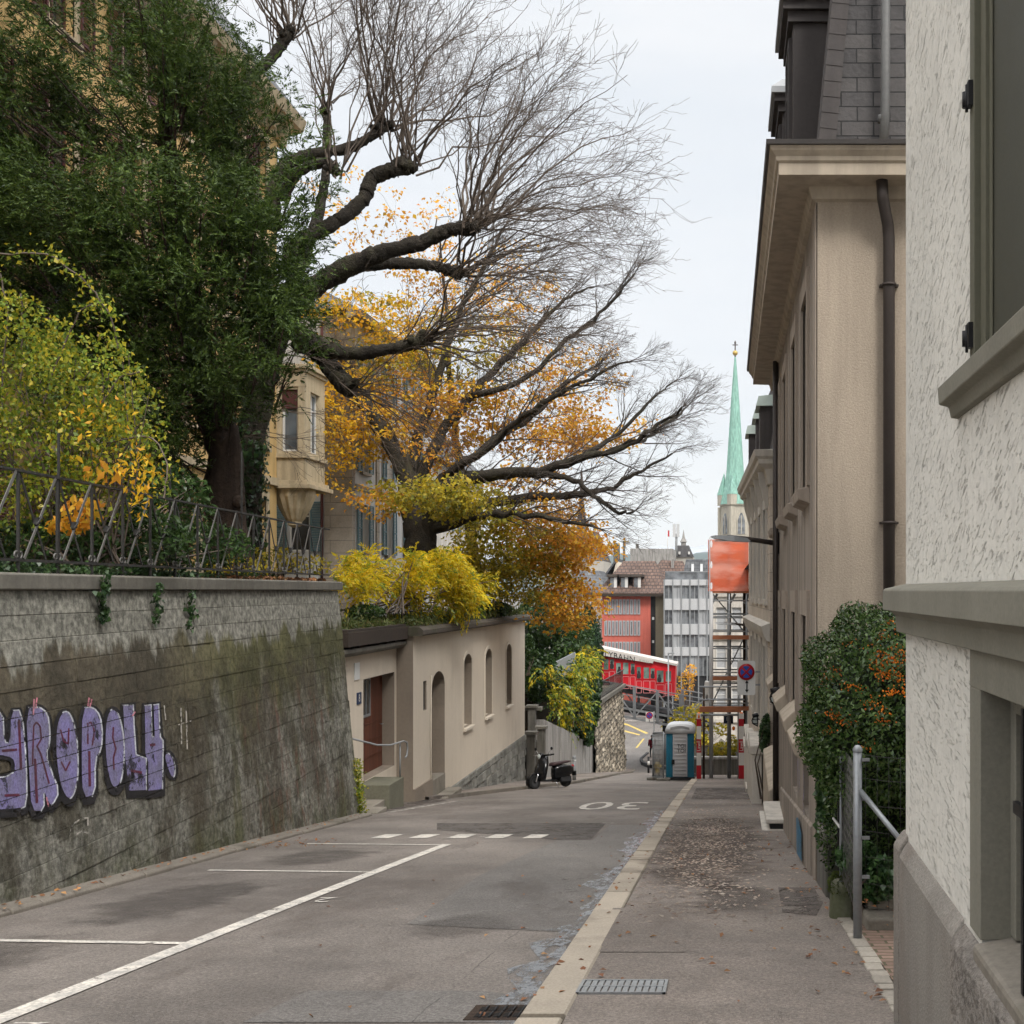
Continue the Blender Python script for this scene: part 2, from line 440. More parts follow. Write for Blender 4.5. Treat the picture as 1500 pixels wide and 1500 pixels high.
M['iron'] = mat('dark_wrought_iron', (.045, .043, .040), .55, .3, 3, .3, 30, .2, 90, metal=.3, spec=.4)
M['iron_grey'] = mat('weathered_grey_iron', (.165, .16, .15), .5, .35, 4, .3, 30, .2, 90, metal=.3, spec=.5)
M['galv'] = mat('galvanised_steel', (.29, .305, .32), .45, .15, 4, .15, 30, .1, 90, metal=.5, spec=.5)
M['steel'] = mat('grey_painted_steel', (.26, .27, .275), .55, .2, 3, .15, 30, .1, 60, spec=.4)
M['bark_red'] = mat('reddish_fissured_bark', (.070, .048, .036), .95, .5, 2, .5, 14, 1.0, 26, .04, streak=.4)
M['bark_dark'] = mat('dark_wet_bark', (.044, .037, .029), .95, .55, 3.5, .7, 22, 1.0, 30, .05, dirt=(.075, .070, .040), dirtamt=.7)
M['bark_grey'] = mat('grey_brown_bark', (.060, .051, .042), .9, .35, 2, .4, 14, .9, 30, .02)
M['twig'] = mat('brown_grey_twigs', (.125, .098, .078), .8, .3, 1, .25, 8, 0)
M['twig2'] = mat('dark_grey_twigs', (.082, .070, .062), .8, .3, 1, .25, 8, 0)
M['yew'] = leafmat('dark_conifer_needles', [(.020, .040, .010), (.038, .070, .013), (.064, .110, .018), (.105, .155, .027), (.050, .084, .018)], .25, .55)
M['climber'] = leafmat('yellow_green_leaves', [(.10, .17, .025), (.24, .33, .04), (.42, .43, .045), (.58, .46, .04), (.12, .21, .03), (.34, .40, .06)], .42, .35)
M['gold'] = leafmat('golden_leaves', [(.74, .47, .03), (.82, .54, .03), (.74, .36, .03), (.85, .58, .05)], .45)
M['wisteria'] = leafmat('bright_yellow_leaves', [(.50, .46, .03), (.68, .56, .025), (.78, .58, .02), (.72, .46, .02), (.58, .52, .03)], .45)
M['orange'] = leafmat('orange_autumn_leaves', [(.70, .32, .035), (.78, .42, .035), (.62, .24, .03), (.76, .50, .05), (.68, .38, .04)], .48)
M['olive'] = leafmat('yellow_olive_leaves', [(.28, .27, .03), (.44, .36, .03), (.58, .43, .03), (.19, .22, .03), (.52, .34, .03)], .45)
M['green'] = leafmat('dark_green_shrub_leaves', [(.022, .050, .016), (.045, .090, .024), (.07, .12, .03), (.03, .065, .02)], .25, .35)
M['conif'] = leafmat('blue_green_conifer_needles', [(.018, .045, .022), (.030, .065, .030), (.042, .085, .034)], .2)
M['grassy'] = leafmat('roof_grass', [(.09, .13, .035), (.15, .18, .05), (.06, .10, .03), (.22, .19, .07)], .3)
M['ivy'] = leafmat('glossy_ivy_leaves', [(.020, .048, .020), (.040, .085, .026), (.065, .125, .035), (.030, .06, .03)], .2, .3, .5)
M['hedge'] = leafmat('glossy_firethorn_leaves', [(.020, .044, .012), (.042, .086, .020), (.075, .140, .034), (.125, .19, .055), (.034, .066, .018)], .22, .25, .5)
M['berry'] = leafmat('orange_berries', [(.85, .20, .012), (.90, .30, .02), (.78, .14, .01)], .05, .35)
M['deadleaf'] = leafmat('fallen_leaves', [(.20, .075, .035), (.30, .14, .06), (.12, .05, .03), (.40, .22, .09), (.26, .10, .04)], .1, .7)
M['litter'] = leafmat('trodden_leaf_fragments', [(.36, .30, .25), (.27, .20, .15), (.44, .38, .32), (.20, .13, .10)], .0, .8)
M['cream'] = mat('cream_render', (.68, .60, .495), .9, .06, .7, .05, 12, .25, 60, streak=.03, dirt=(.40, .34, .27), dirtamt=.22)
M['pier'] = mat('shaded_brown_render', (.27, .225, .18), .9, .14, 1.1, .1, 14, .35, 50, dirt=(.17, .14, .11), dirtamt=.5)  # cream render browned to paint in shade on the end pier and reveals
M['niche'] = mat('shaded_niche_render', (.36, .31, .255), .9, .08, 1, .05, 12, .2, 50)  # same cream render, painted darker for the shade inside the niches
M['frame_cream'] = mat('pale_window_surround', (.66, .59, .49), .9, .06, 1, .06, 15, .2, 60)
M['timber'] = mat('dark_eaves_timber', (.05, .038, .030), .8, .3, 2, .3, 12, .4, 30)
M['flatroof'] = mat('dark_roof_edge', (.10, .085, .07), .9, .35, 2, .3, 15, .6, 25, dirt=(.05, .06, .025), dirtamt=.7)
M['door'] = mat('red_brown_door_wood', (.150, .052, .030), .6, .25, 2, .2, 20, .3, 40, streak=.3)
M['step'] = mat('worn_stone_step', (.25, .225, .19), .85, .25, 1.5, .25, 30, .4, 50, dirt=(.09, .085, .05), dirtamt=.6)
M['mossy'] = mat('mossy_concrete', (.16, .155, .115), .9, .3, 2, .25, 25, .6, 40, dirt=(.055, .07, .02), dirtamt=.85)
M['moss'] = mat('green_moss', (.06, .08, .022), .95, .35, 4, .3, 30, 1, 60, .02)
M['rubble'] = brickmat('grey_rubble_plinth', (.22, .22, .20), (.33, .325, .30), (.16, .15, .13), 'yz', .55, .24, .02, .9)
M['rubble2'] = brickmat('old_rubble_masonry', (.17, .145, .11), (.40, .35, .275), (.10, .088, .07), 'yz', .75, .36, .05, 1.0, .92, .65)
M['yellow'] = mat('ochre_yellow_plaster', (.62, .43, .19), .9, .1, .8, .06, 10, .15, 40, streak=.12)
M['yellow_trim'] = mat('pale_cream_stone_trim', (.52, .43, .29), .9, .14, 1, .1, 12, .25, 40, streak=.25)
M['grey_plaster'] = mat('pale_grey_plaster', (.52, .52, .51), .9, .08, .8, .06, 10, .15, 40, streak=.12)
M['quoin'] = brickmat('taupe_quoin_stone', (.27, .24, .20), (.31, .275, .23), (.16, .14, .12), 'xz', 2.2, .42, .012, .4, .9, .12)
M['shutter_red'] = mat('maroon_shutters', (.085, .030, .028), .6, .2, 3, .1, 20, .2, 40)
M['shutter_teal'] = mat('blue_green_shutters', (.10, .17, .19), .6, .2, 3, .15, 20, .2, 40)
M['glass'] = glassmat('dark_window_glass')
M['glass_sky'] = glassmat('reflecting_window_glass', (.10, .12, .14), .04)
M['glass_grey'] = glassmat('grey_office_glass', (.14, .15, .16), .25)
M['blind'] = mat('pale_blinds', (.42, .43, .44), .6, .08, 1, .05, 10, 0)
M['white'] = mat('white_paintwork', (.68, .67, .64), .6, .06, 2, .04, 20, .1, 40)
M['slate'] = brickmat('dark_slate_roof', (.050, .048, .050), (.075, .07, .07), (.02, .02, .02), 'xz', .32, .2, .012, .8, .7, .2)
M['slate_far'] = brickmat('grey_slate_roof', (.105, .11, .12), (.14, .145, .15), (.07, .07, .075), 'xz', .5, .4, .03, .5)
M['tile'] = brickmat('brown_clay_tiles', (.125, .082, .066), (.175, .115, .092), (.06, .045, .04), 'xz', .45, .38, .05, .7)
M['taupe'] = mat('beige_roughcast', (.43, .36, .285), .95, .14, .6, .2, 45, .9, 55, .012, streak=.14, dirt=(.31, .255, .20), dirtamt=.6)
M['taupe_st'] = mat('shaded_beige_roughcast', (.335, .285, .238), .95, .14, .6, .14, 45, .7, 55, .01, streak=.3, dirt=(.19, .16, .14), dirtamt=.5)  # end wall roughcast again, darkened to paint in the street side's shade
M['taupe_trim'] = mat('taupe_cut_stone', (.36, .30, .245), .85, .1, 1, .1, 25, .25, 60, streak=.16)
M['cornice'] = mat('beige_stone_cornice', (.47, .40, .315), .8, .1, 1, .06, 20, .2, 60, streak=.2, dirt=(.30, .24, .18), dirtamt=.3)
M['gutter_metal'] = mat('dark_zinc_gutter', (.085, .078, .075), .55, .2, 3, .1, 30, .1, 50, metal=.4)
M['pipe'] = mat('dark_brown_downpipe', (.055, .045, .040), .5, .2, 3, .1, 30, .1, 50, metal=.3)
M['zinc'] = mat('pale_zinc_sheet', (.36, .37, .38), .5, .2, 2, .1, 20, .1, 40, metal=.3)
M['dormer'] = mat('dark_dormer_cladding', (.060, .052, .050), .7, .2, 2, .15, 20, .2, 40, streak=.2)
M['beige2'] = brickmat('light_ashlar_stone', (.53, .46, .385), (.57, .50, .42), (.36, .31, .26), 'yz', .9, .42, .01, .25, .9, .1)
M['beige2x'] = brickmat('light_ashlar_stone_end', (.53, .46, .385), (.57, .50, .42), (.36, .31, .26), 'xz', .9, .42, .01, .25, .9, .1)
M['white_st'] = mat('pale_limestone', (.60, .56, .50), .8, .12, 1.5, .08, 20, .2, 50, streak=.2)
M['stucco'] = stucco()
M['sand'] = mat('grey_green_sandstone', (.235, .225, .185), .85, .16, 1.2, .16, 60, .25, 120, .003, streak=.08)
M['olive_wood'] = mat('olive_painted_shutter', (.060, .060, .045), .6, .12, 2, .12, 60, .25, 150, .002)
M['olive_frame'] = mat('olive_painted_jamb', (.125, .122, .088), .7, .12, 2, .1, 40, .15, 90, .002)
M['granite'] = mat('tooled_granite', (.29, .268, .24), .85, .22, 1.1, .4, 70, .7, 70, .01, streak=.12, dirt=(.14, .105, .085), dirtamt=.45)
M['granite2'] = mat('rough_granite', (.27, .245, .22), .9, .3, 2.5, .4, 30, 1, 18, .05, streak=.2, dirt=(.16, .11, .09), dirtamt=.5)
M['black'] = mat('matt_black_paint', (.012, .012, .013), .5, .2, 3, .1, 20, .1, 40)
M['void'] = mat('dark_interior', (.015, .013, .012), .9, .2, 1, .1, 10, 0)  # near-black fill, paints the shade inside slots and openings
M['brickpave'] = brickmat('brick_paving', (.19, .125, .10), (.26, .18, .14), (.10, .09, .055), 'xy', .24, .12, .012, .6, .9, .3)
M['sett'] = mat('granite_setts', (.33, .30, .255), .85, .2, 3, .25, 40, .4, 60, island=.18)
M['concrete'] = mat('grey_concrete', (.36, .345, .325), .9, .15, .8, .12, 14, .3, 40, streak=.4, dirt=(.18, .165, .15), dirtamt=.6)
M['concrete_d'] = mat('dark_stained_concrete', (.17, .16, .14), .9, .25, 1.2, .15, 14, .4, 40, streak=.4, dirt=(.07, .07, .05), dirtamt=.6)
M['soil'] = mat('garden_soil', (.05, .04, .028), .95, .3, 2, .3, 14, .8, 20, .04)
M['earth'] = mat('city_ground', (.17, .16, .145), .9, .2, .05, .1, 2, 0)
M['scoot'] = mat('glossy_black_scooter_paint', (.006, .006, .007), .2, .1, 3, .05, 20, 0, spec=.35)
M['rubber'] = mat('black_rubber', (.015, .015, .015), .85, .2, 5, .1, 40, .2, 60)
M['seat'] = mat('dark_maroon_leather', (.055, .032, .034), .6, .2, 5, .2, 60, .3, 90)
M['chrome'] = mat('chrome_metal', (.62, .63, .65), .2, .05, 3, .05, 20, 0, metal=.9, spec=.5)
M['lens'] = glassmat('clear_lamp_lens', (.42, .46, .45), .15)
M['red'] = mat('red_tram_paint', (.66, .018, .030), .4, .08, 2, .05, 20, 0, spec=.4)
M['pinkline'] = mat('pale_red_panel_lines', (.78, .30, .30), .5, .05, 2, .05, 20, 0)
M['tramwhite'] = mat('white_tram_roof', (.58, .54, .50), .5, .06, 2, .05, 20, 0)
M['tramglass'] = glassmat('greenish_tram_window', (.17, .24, .21), .1)
M['dark'] = mat('dark_underframe', (.035, .035, .037), .7, .3, 2, .2, 20, .2, 30)
M['pottyblue'] = mat('blue_cabin_plastic', (.018, .145, .225), .45, .1, 2, .05, 30, .1, 40)
M['pottywhite'] = mat('white_cabin_plastic', (.60, .62, .64), .45, .08, 2, .05, 30, .1, 40)
M['pottygrey'] = mat('grey_cabin_door', (.43, .43, .44), .5, .08, 2, .05, 30, .1, 40)
M['signred'] = mat('sign_red', (.42, .012, .022), .4, .06, 3, .04, 20, 0)
M['signblue'] = mat('sign_blue', (.02, .085, .42), .4, .06, 3, .04, 20, 0)
M['signgrey'] = mat('pale_grey_sign_plate', (.74, .75, .74), .5, .06, 3, .05, 20, 0)
M['darkblue'] = mat('dark_blue_plate', (.012, .03, .085), .4, .06, 3, .04, 20, 0)
M['orange_lamp'] = mat('orange_lamp_lens', (.80, .17, .01), .3, .08, 3, .05, 20, 0)
M['board'] = mat('orange_brown_scaffold_boards', (.36, .145, .075), .8, .2, 2, .2, 20, .2, 30)
M['skin'] = mat('skin_tone', (.45, .27, .19), .6, .05, 3, .05, 20, 0)
M['coat'] = mat('dark_red_coat', (.20, .012, .025), .85, .15, 4, .1, 20, .2, 30)
M['trouser'] = mat('dark_trousers', (.02, .022, .03), .9, .15, 4, .1, 20, 0)
M['hair'] = mat('dark_hair', (.02, .014, .01), .7, .2, 6, .2, 30, 0)
M['pinkwall'] = mat('salmon_pink_render', (.60, .155, .115), .9, .07, .3, .05, 3, .1, 10, streak=.12)
M['khaki'] = mat('khaki_render', (.235, .20, .14), .9, .1, .4, .08, 4, .1, 10)
M['panel'] = mat('pale_grey_facade_panels', (.52, .525, .53), .6, .06, .3, .05, 3, 0)
M['greycream'] = mat('pale_townhouse_render', (.46, .43, .38), .9, .1, .4, .06, 4, 0)
M['oldroof'] = mat('dark_brown_old_roof', (.085, .07, .06), .9, .2, .5, .2, 5, .3, 8, .05)
M['church'] = mat('pale_church_sandstone', (.50, .46, .38), .9, .14, .15, .12, 1.2, .2, 4, .1, streak=.25)
M['copper'] = mat('green_copper_patina', (.30, .54, .45), .7, .14, .1, .12, 1, .15, 4, .1, streak=.35, dirt=(.18, .36, .30), dirtamt=.4)
M['tealzinc'] = mat('pale_green_zinc_roof', (.40, .47, .43), .6, .1, 1, .1, 5, 0)
M['gilt'] = mat('gilded_metal', (.55, .38, .12), .4, .1, 1, .1, 5, 0, metal=.6)
M['hill'] = mat('forested_hillside', (.06, .085, .07), .95, .3, .004, .2, .02, 0)
M['snow'] = mat('snowy_mountain_rock', (.55, .57, .60), .9, .4, .006, .3, .02, 0)

def netmat():
    m, nt, bs, out = nodes('orange_scaffold_netting'); g = G(nt); v = g.coord()
    n = g.noise(g.coord(scale=(.35, 1, 1)), 1.7, 5)
    x = g.xyz(v)
    c = g.mix(g.step(n, .38, .62), (.92, .17, .06), (.92, .40, .30))
    g.link(c, bs.inputs['Base Color']); bs.inputs['Roughness'].default_value = .7
    tl = nt.nodes.new('ShaderNodeBsdfTranslucent'); g.link(c, tl.inputs[0])
    m1 = nt.nodes.new('ShaderNodeMixShader'); m1.inputs[0].default_value = .4; g.link(bs.outputs[0], m1.inputs[1]); g.link(tl.outputs[0], m1.inputs[2])
    tr = nt.nodes.new('ShaderNodeBsdfTransparent'); m2 = nt.nodes.new('ShaderNodeMixShader')
    g.link(g.step(n, .3, .7, .72, .95), m2.inputs[0]); g.link(tr.outputs[0], m2.inputs[1]); g.link(m1.outputs[0], m2.inputs[2]); g.link(m2.outputs[0], out.inputs[0])
    return m
M['net'] = netmat()
def wetmat():
    m, nt, bs, out = nodes('wet_film_sky_sheen'); g = G(nt); v = g.coord()
    n = g.noise(v, 9, 6, .7)
    g.link(g.hsv((.29, .31, .335), .5, 1, g.step(g.noise(v, 90, 3), .3, .7, .7, 1.3)), bs.inputs['Base Color'])  # pale blue base paints the sky's sheen into the wet film
    g.link(g.step(n, .35, .65, .16, .42), bs.inputs['Roughness']); bs.inputs['Specular IOR Level'].default_value = .6
    tr = nt.nodes.new('ShaderNodeBsdfTransparent'); m2 = nt.nodes.new('ShaderNodeMixShader')
    g.link(g.step(g.noise(g.coord(scale=(1, .25, 1)), 11, 6, .72), .41, .56, 0, .85), m2.inputs[0]); g.link(tr.outputs[0], m2.inputs[1]); g.link(bs.outputs[0], m2.inputs[2]); g.link(m2.outputs[0], out.inputs[0])
    return m
M['wet'] = wetmat()
# ================================================================== GROUND
def strip(name, fl, fr, y0, y1, dz, m, parent=None, kind=None, dy=.5, nx=4, skirt=0):
    mb = MB(); n = max(1, int((y1-y0)/dy)); vs = []; fs = []
    for i in range(n+1):
        y = y0+(y1-y0)*i/n
        for j in range(nx+1):
            x = fl(y)+(fr(y)-fl(y))*j/nx
            vs.append((x, y, gz(y)+dz))
    for i in range(n):
        for j in range(nx):
            a = i*(nx+1)+j; fs.append((a, a+1, a+nx+2, a+nx+1))
    mb.add(vs, fs)
    if skirt:
        for f in (fl, fr):
            for i in range(n):
                ya = y0+(y1-y0)*i/n; yb = y0+(y1-y0)*(i+1)/n
                mb.quad((f(ya), ya, gz(ya)+dz), (f(yb), yb, gz(yb)+dz), (f(yb), yb, gz(yb)+dz-skirt), (f(ya), ya, gz(ya)+dz-skirt))
    o = mb.build(name, m, parent)
    if kind: o['kind'] = kind
    return o

def ground_poly(name, pts, dz, m, parent, step=1.0):
    bm = bmesh.new()
    bm.faces.new([bm.verts.new((x, y, 0)) for x, y in pts])
    ys = [p[1] for p in pts]; y = math.floor(min(ys))+step
    while y < max(ys):
        bmesh.ops.bisect_plane(bm, geom=bm.verts[:]+bm.edges[:]+bm.faces[:], plane_co=(0, y, 0), plane_no=(0, 1, 0)); y += step
    for v in bm.verts: v.co.z = gz(v.co.y)+dz
    bmesh.ops.recalc_face_normals(bm, faces=bm.faces)
    me = bpy.data.meshes.new(name); bm.to_mesh(me); bm.free(); me.materials.append(m)
    o = bpy.data.objects.new(name, me); COL.objects.link(o)
    if parent is not None: adopt(o, parent)
    return o

def gxy(px, py):
    d = gd(px, py); return ((px-CPX)/FPX*d, d)

xb = lambda y: -6.8-.055*(y-11.2)          # foot of the retaining wall
xk = lambda y: -1.13-.0075*y               # kerb line
XW = .95                                   # building line on the right
XP = -7.9                                  # pavilion front

# city ground as one sheet to the horizon, falling with the street
mb = MB(); ys = [-60, -20, 0, 20, 40, 60, 75, 82, 86, 90, 94, 98, 130, 400, 1500, 6000, 14000]
xs = [-9000, -400, -60, -10, 8, 60, 400, 9000]
vs = [(x, y, gz(min(y, 98))-.07) for y in ys for x in xs]
fs = [(i*8+j, i*8+j+1, i*8+j+9, i*8+j+8) for i in range(len(ys)-1) for j in range(7)]
mb.add(vs, fs); mb.build('ground', M['earth'])['kind'] = 'structure'

road = strip('road', lambda y: -9.2 if y < 60 else -9.2-(max(0, y-84))*.9, lambda y: xk(y)+.02 if y < 52 else xk(52)+(y-52)*.14, -8, 84, 0, M['road'], None, 'structure', .5, 6)
lower = strip('lower_street', lambda y: -14, lambda y: 9, 84.02, 150, .004, M['road_new'], None, 'structure', 1, 4)

def line(pts, name='road_line', m='line', parent=None, dz=.008):
    return ground_poly(name, pts, dz, M[m], parent or road)
# repairs in the tarmac
def patch(pp, m, name='repair_patch', dz=.004): ground_poly(name, [gxy(*p) for p in pp], dz, M[m], road)
patch([(596, 1355), (702, 1283), (816, 1231), (868, 1231), (893, 1209), (956, 1209), (900, 1292), (845, 1367)], 'road_new')
patch([(355, 1499), (452, 1452), (700, 1452), (792, 1462), (768, 1499)], 'road_new')
patch([(640, 1206), (888, 1206), (866, 1230), (812, 1230), (640, 1216)], 'road_dark')
def stain(x, y, rx, ry, k, parent=None, m=(.105, .092, .083), dz=.0045):
    ms = asphalt('dark_stain', m, .12, 2, .4, (x, y, rx, ry, k)); n = 24
    ground_poly('dark_stain', [(x+rx*1.5*math.cos(i*2*math.pi/n), y+ry*1.5*math.sin(i*2*math.pi/n)) for i in range(n)], dz, ms, parent or road)
stain(-5.5, 12.0, .7, 1.8, .6); stain(-5.5, 16.2, .8, 1.2, .5); stain(-5.6, 8.2, .8, 1.8, .5); stain(-2.3, 10.4, .5, .8, .35)
# parking bay
line([(-4.33, 2), (-4.18, 2), (-4.15, 17.95), (-4.29, 17.95)], 'parking_line')
for y, xl in ((9.45, -6.45), (14.3, -6.3), (17.85, -6.35)):
    line([(xl, y+.14), (-4.3, y-.05), (-4.3, y+.05), (xl, y+.24)], 'bay_line', 'line')
for k in range(5):
    x0 = -5.69+k*.605; line([(x0, 19.0), (x0+.3, 19.0), (x0+.33, 19.75), (x0+.03, 19.75)], 'dash')
line([(-2.35, 22.3), (-1.95, 22.3), (-1.95, 22.42), (-2.35, 22.42)], 'stray_mark', 'line_old')
line([(-4.0, 19.3), (-3.2, 19.2), (-3.2, 19.24), (-4.0, 19.34)], 'faint_line', 'line_old')
def ground_text(txt, x, y, w, h, rot, name, m='line'):
    vs, fs = text_mesh(txt, 1)
    xs = [v[0] for v in vs]; yy = [v[1] for v in vs]
    sx = w/(max(xs)-min(xs)); sy = h/(max(yy)-min(yy)); cx = (max(xs)+min(xs))/2; cy = (max(yy)+min(yy))/2
    out = []
    for a, b in vs:
        a = (a-cx)*sx; b = (b-cy)*sy
        if rot: a, b = -a, -b
        out.append((x+a, y+b, gz(y+b)+.009))
    return MB().add(out, fs).build(name, M[m], road, fix=False)
ground_text('30', -2.72, 28.3, 1.5, 3.3, True, 'speed_limit_digits')
ground_text('2', -4.02, 11.9, .17, .33, True, 'bay_number')
ground_text('2', -4.0, 6.78, .2, .2, True, 'bay_number')
line([(-7.35, 25.6), (-7.2, 25.6), (-6.85, 30.5), (-7.0, 30.5)], 'gutter_strip', 'line_old')
line([(-5.4, 37.2), (-4.9, 37.0), (-4.9, 37.15), (-5.4, 37.35)], 'short_line', 'line_old')
line([(-3.1, 40.0), (-2.5, 40.0), (-2.5, 40.3), (-3.1, 40.3)], 'short_line', 'line_old')
def lowxy(px, py):
    d = 110.0
    for _ in range(40): d = FPX*(EYE-gz(d)-.004)/(py-CPY)
    return ((px-CPX)/FPX*d, d)
for pp in ([(905, 1057), (918, 1060), (950, 1074), (946, 1075), (920, 1063), (905, 1059.5)], [(905, 1067), (938, 1076), (936, 1077.2), (905, 1069.5)], [(942, 1082), (944.5, 1082), (934, 1095), (930.5, 1096)]):
    line([lowxy(*p) for p in pp], 'yellow_line', 'yellow_line', lower, .012)
for y in (124, 128, 132): line([(-13, y), (-7, y), (-7, y+1.2), (-13, y+1.2)], 'crossing_bar', 'line_old', lower)

# pavement on the right, with its kerb stones
pav = strip('pavement', lambda y: xk(y)+.27, lambda y: XW+.02, -8, 62, .08, M['pave'], None, 'structure', .5, 4)
def ppatch(pp, m, name='repair_patch', dz=.084): ground_poly(name, [gxy(*p) for p in pp], dz, M[m], pav)
ppatch([(858, 1412), (1003, 1412), (1006, 1344), (898, 1344)], 'pave', dz=.085)
ppatch([(1140, 1312), (1192, 1312), (1206, 1336), (1196, 1356), (1146, 1350)], 'pave_dark')
ppatch([(1020, 1158), (1104, 1158), (1110, 1176), (1012, 1176)], 'pave_dark')
stain(-.25, 17.5, .95, 6.5, .75, pav, (.120, .092, .076), .0845); stain(.1, 11.6, .5, 1.2, .5, pav, (.120, .10, .088), .0845)
mb = MB(); y = -6.0
while y < 52:
    L = random.uniform(1.1, 2.2); y2 = min(52, y+L-.022); j = random.uniform(-.009, .009); c = .014
    n = max(2, int((y2-y)/.4)); rings = []
    for i in range(n+1):
        t = y+(y2-y)*i/n; a = xk(t)+j; b = xk(t)+.262+j; z = gz(t)+.084+j
        rings.append([(a, t, z-.2), (a, t, z-c), (a+c, t, z), (b-c, t, z), (b, t, z-c), (b, t, z-.2)])
    mb.loft(rings, smooth=False); y += L
mb.build('kerb', M['kerb'])['kind'] = 'structure'
# wet run in the gutter
pts = []; rr = random.Random(5)
for i in range(60):
    t = 6.8+i*.33; pts.append((xk(t)-.08-rr.random()*.22*(1 if i % 3 else .3)-.10*math.sin(i*.23)**2, t))
ground_poly('wet_streak', pts+[(xk(t)-.005, t) for t in (26.3, 20, 14, 10, 6.8)], .006, M['wet'], road)
# left pavement by the pavilion
strip('left_pavement', lambda y: XP-3, lambda y: (-7.75+(y-31)*.136) if y < 45 else -5.85-max(0, y-56)*.035, 31, 88, .09, M['pave'], None, 'structure', .5, 3, skirt=.25)
mb = MB(); y = 32.0
while y < 88:
    y2 = y+1.4; e = lambda y: (-7.75+(y-31)*.136) if y < 45 else -5.85-max(0, y-56)*.035
    mb.hexa([(e(t)+dx, t, gz(t)+dz) for dz in (-.2, .1) for (dx, t) in ((-.02, y), (.16, y), (.16, y2-.02), (-.02, y2-.02))]); y = y2
mb.build('left_kerb', M['gutter'])['kind'] = 'structure'
strip('door_forecourt', lambda y: -9.5, lambda y: -7.45+(y-25)*.03, 24.6, 31.0, .012, M['pave_dark'], None, 'structure', .5, 2)
# granite edging under the retaining wall
mb = MB(); y = 2.0
while y < 24.6:
    L = random.uniform(.5, 1.0); y2 = min(24.6, y+L)-.012; j = random.uniform(-.012, .012)
    rings = [[(xb(t)-.1, t, gz(t)-.15), (xb(t)-.1, t, gz(t)+.07), (xb(t)+.19+j, t, gz(t)+.06+j*.5), (xb(t)+.225+j, t, gz(t)+.035), (xb(t)+.235+j, t, gz(t)-.15)] for t in (y, (y+y2)/2, y2)]
    mb.loft(rings, smooth=False); y += L
mb.build('edging_stones', M['gutter'], None, bevel=.012)['kind'] = 'structure'
# brick path and sett border in the gap on the right
strip('brick_path', lambda y: 1.06, lambda y: 3.4, 6.0, 12.7, .085, M['brickpave'], None, 'structure', .5, 2)
mb = MB(); y = 6.2
while y < 11.0:
    L = random.uniform(.17, .23); a = XW-.01+random.uniform(-.008, .008); z = gz(y)+.09+random.uniform(-.005, .006)
    mb.hexa([(a, y, z-.1), (a+.12, y, z-.1), (a+.12, y+L-.02, z-.1-.02), (a, y+L-.02, z-.1-.02), (a, y, z), (a+.12, y, z), (a+.12, y+L-.02, z-.022), (a, y+L-.02, z-.022)]); y += L
mb.build('sett_border', M['sett'], None, bevel=.01)['kind'] = 'structure'
# raised garden behind the wall
def block_terrain(name, x0, x1, y0, y1, z, m, dx=0):
    mb = MB(); n = 12; vs = []; fs = []
    for i in range(n+1):
        y = y0+(y1-y0)*i/n
        for j in range(n+1):
            x = x0+(x1-x0)*j/n; vs.append((x, y, z+.1*math.sin(x*1.3+y*.7)*(1 if 0 < j < n else 0)))
    fs = [(i*(n+1)+j, i*(n+1)+j+1, (i+1)*(n+1)+j+1, (i+1)*(n+1)+j) for i in range(n) for j in range(n)]
    mb.add(vs, fs)
    for (a, b) in (((x0, y0), (x1, y0)), ((x1, y0), (x1, y1)), ((x1, y1), (x0, y1)), ((x0, y1), (x0, y0))):
        mb.quad((a[0], a[1], z), (b[0], b[1], z), (b[0], b[1], -12), (a[0], a[1], -12))
    mb.build(name, m)['kind'] = 'structure'
block_terrain('garden_terrace', -40, -8.55, 4, 25.2, 1.72, M['soil'])
mb = MB()  # narrow bed between the wall and the terrace
mb.hexa([(-8.6, 4, -2), (-6.8, 4, -2), (-8.1, 24.3, -4), (-8.6, 24.3, -4), (-8.6, 4, 1.70), (-6.85, 4, 1.70), (-8.12, 24.3, 1.70), (-8.6, 24.3, 1.70)])
mb.build('garden_bed', M['soil'])['kind'] = 'structure'
block_terrain('upper_garden', -40, -11.4, 25.3, 60, .45, M['soil'])
block_terrain('slope_garden', -40, -9.6, 60.1, 92, -3.2, M['soil'])

# ================================================================== RETAINING WALL
def wall_x(y, z): return xb(y)-.1*(z-gz(y))
wall = thing('retaining_wall', 'tall weathered stone retaining wall with purple graffiti and a concrete coping along the parking bay', 'wall', (xb(14), 14, gz(14)))
mb = MB(); jb = MB()
ztop = 1.70; courses = []; z = ztop
while z > -3.6:
    h = .25; courses.append((z-h, z)); z -= h
for ci, (z0, z1) in enumerate(courses):
    y = 3.0-random.random()
    while y < 24.5:
        L = random.uniform(.55, 1.25)*(1.6 if ci < 2 else 1); ya = max(3.0, y)+.0025; yb = min(24.5, y+L)-.0025; y += L
        if yb-ya < .05 or z1 < gz(ya)-.1: continue
        o = random.uniform(-.006, .010) if ci > 1 else random.uniform(-.002, .004)
        za, zb = z0+.0022, z1-.0022
        f = [(wall_x(t, zz)+o, t, zz) for (t, zz) in ((ya, za), (yb, za), (yb, zb), (ya, zb))]
        bk = [(p[0]-.2, p[1], p[2]) for p in f]
        mb.hexa([bk[0], bk[1], f[1], f[0], bk[3], bk[2], f[2], f[3]])
mb.build('stone_face', M['wall'], wall, bevel=.004, seg=1)
n = 22
jb.loft([[(wall_x(t, -4.5)-.012, t, -4.5), (wall_x(t, ztop)-.012, t, ztop), (wall_x(t, ztop)-.6, t, ztop), (wall_x(t, -4.5)-.6, t, -4.5)] for t in [3+21.47*i/n for i in range(n+1)]], smooth=False)
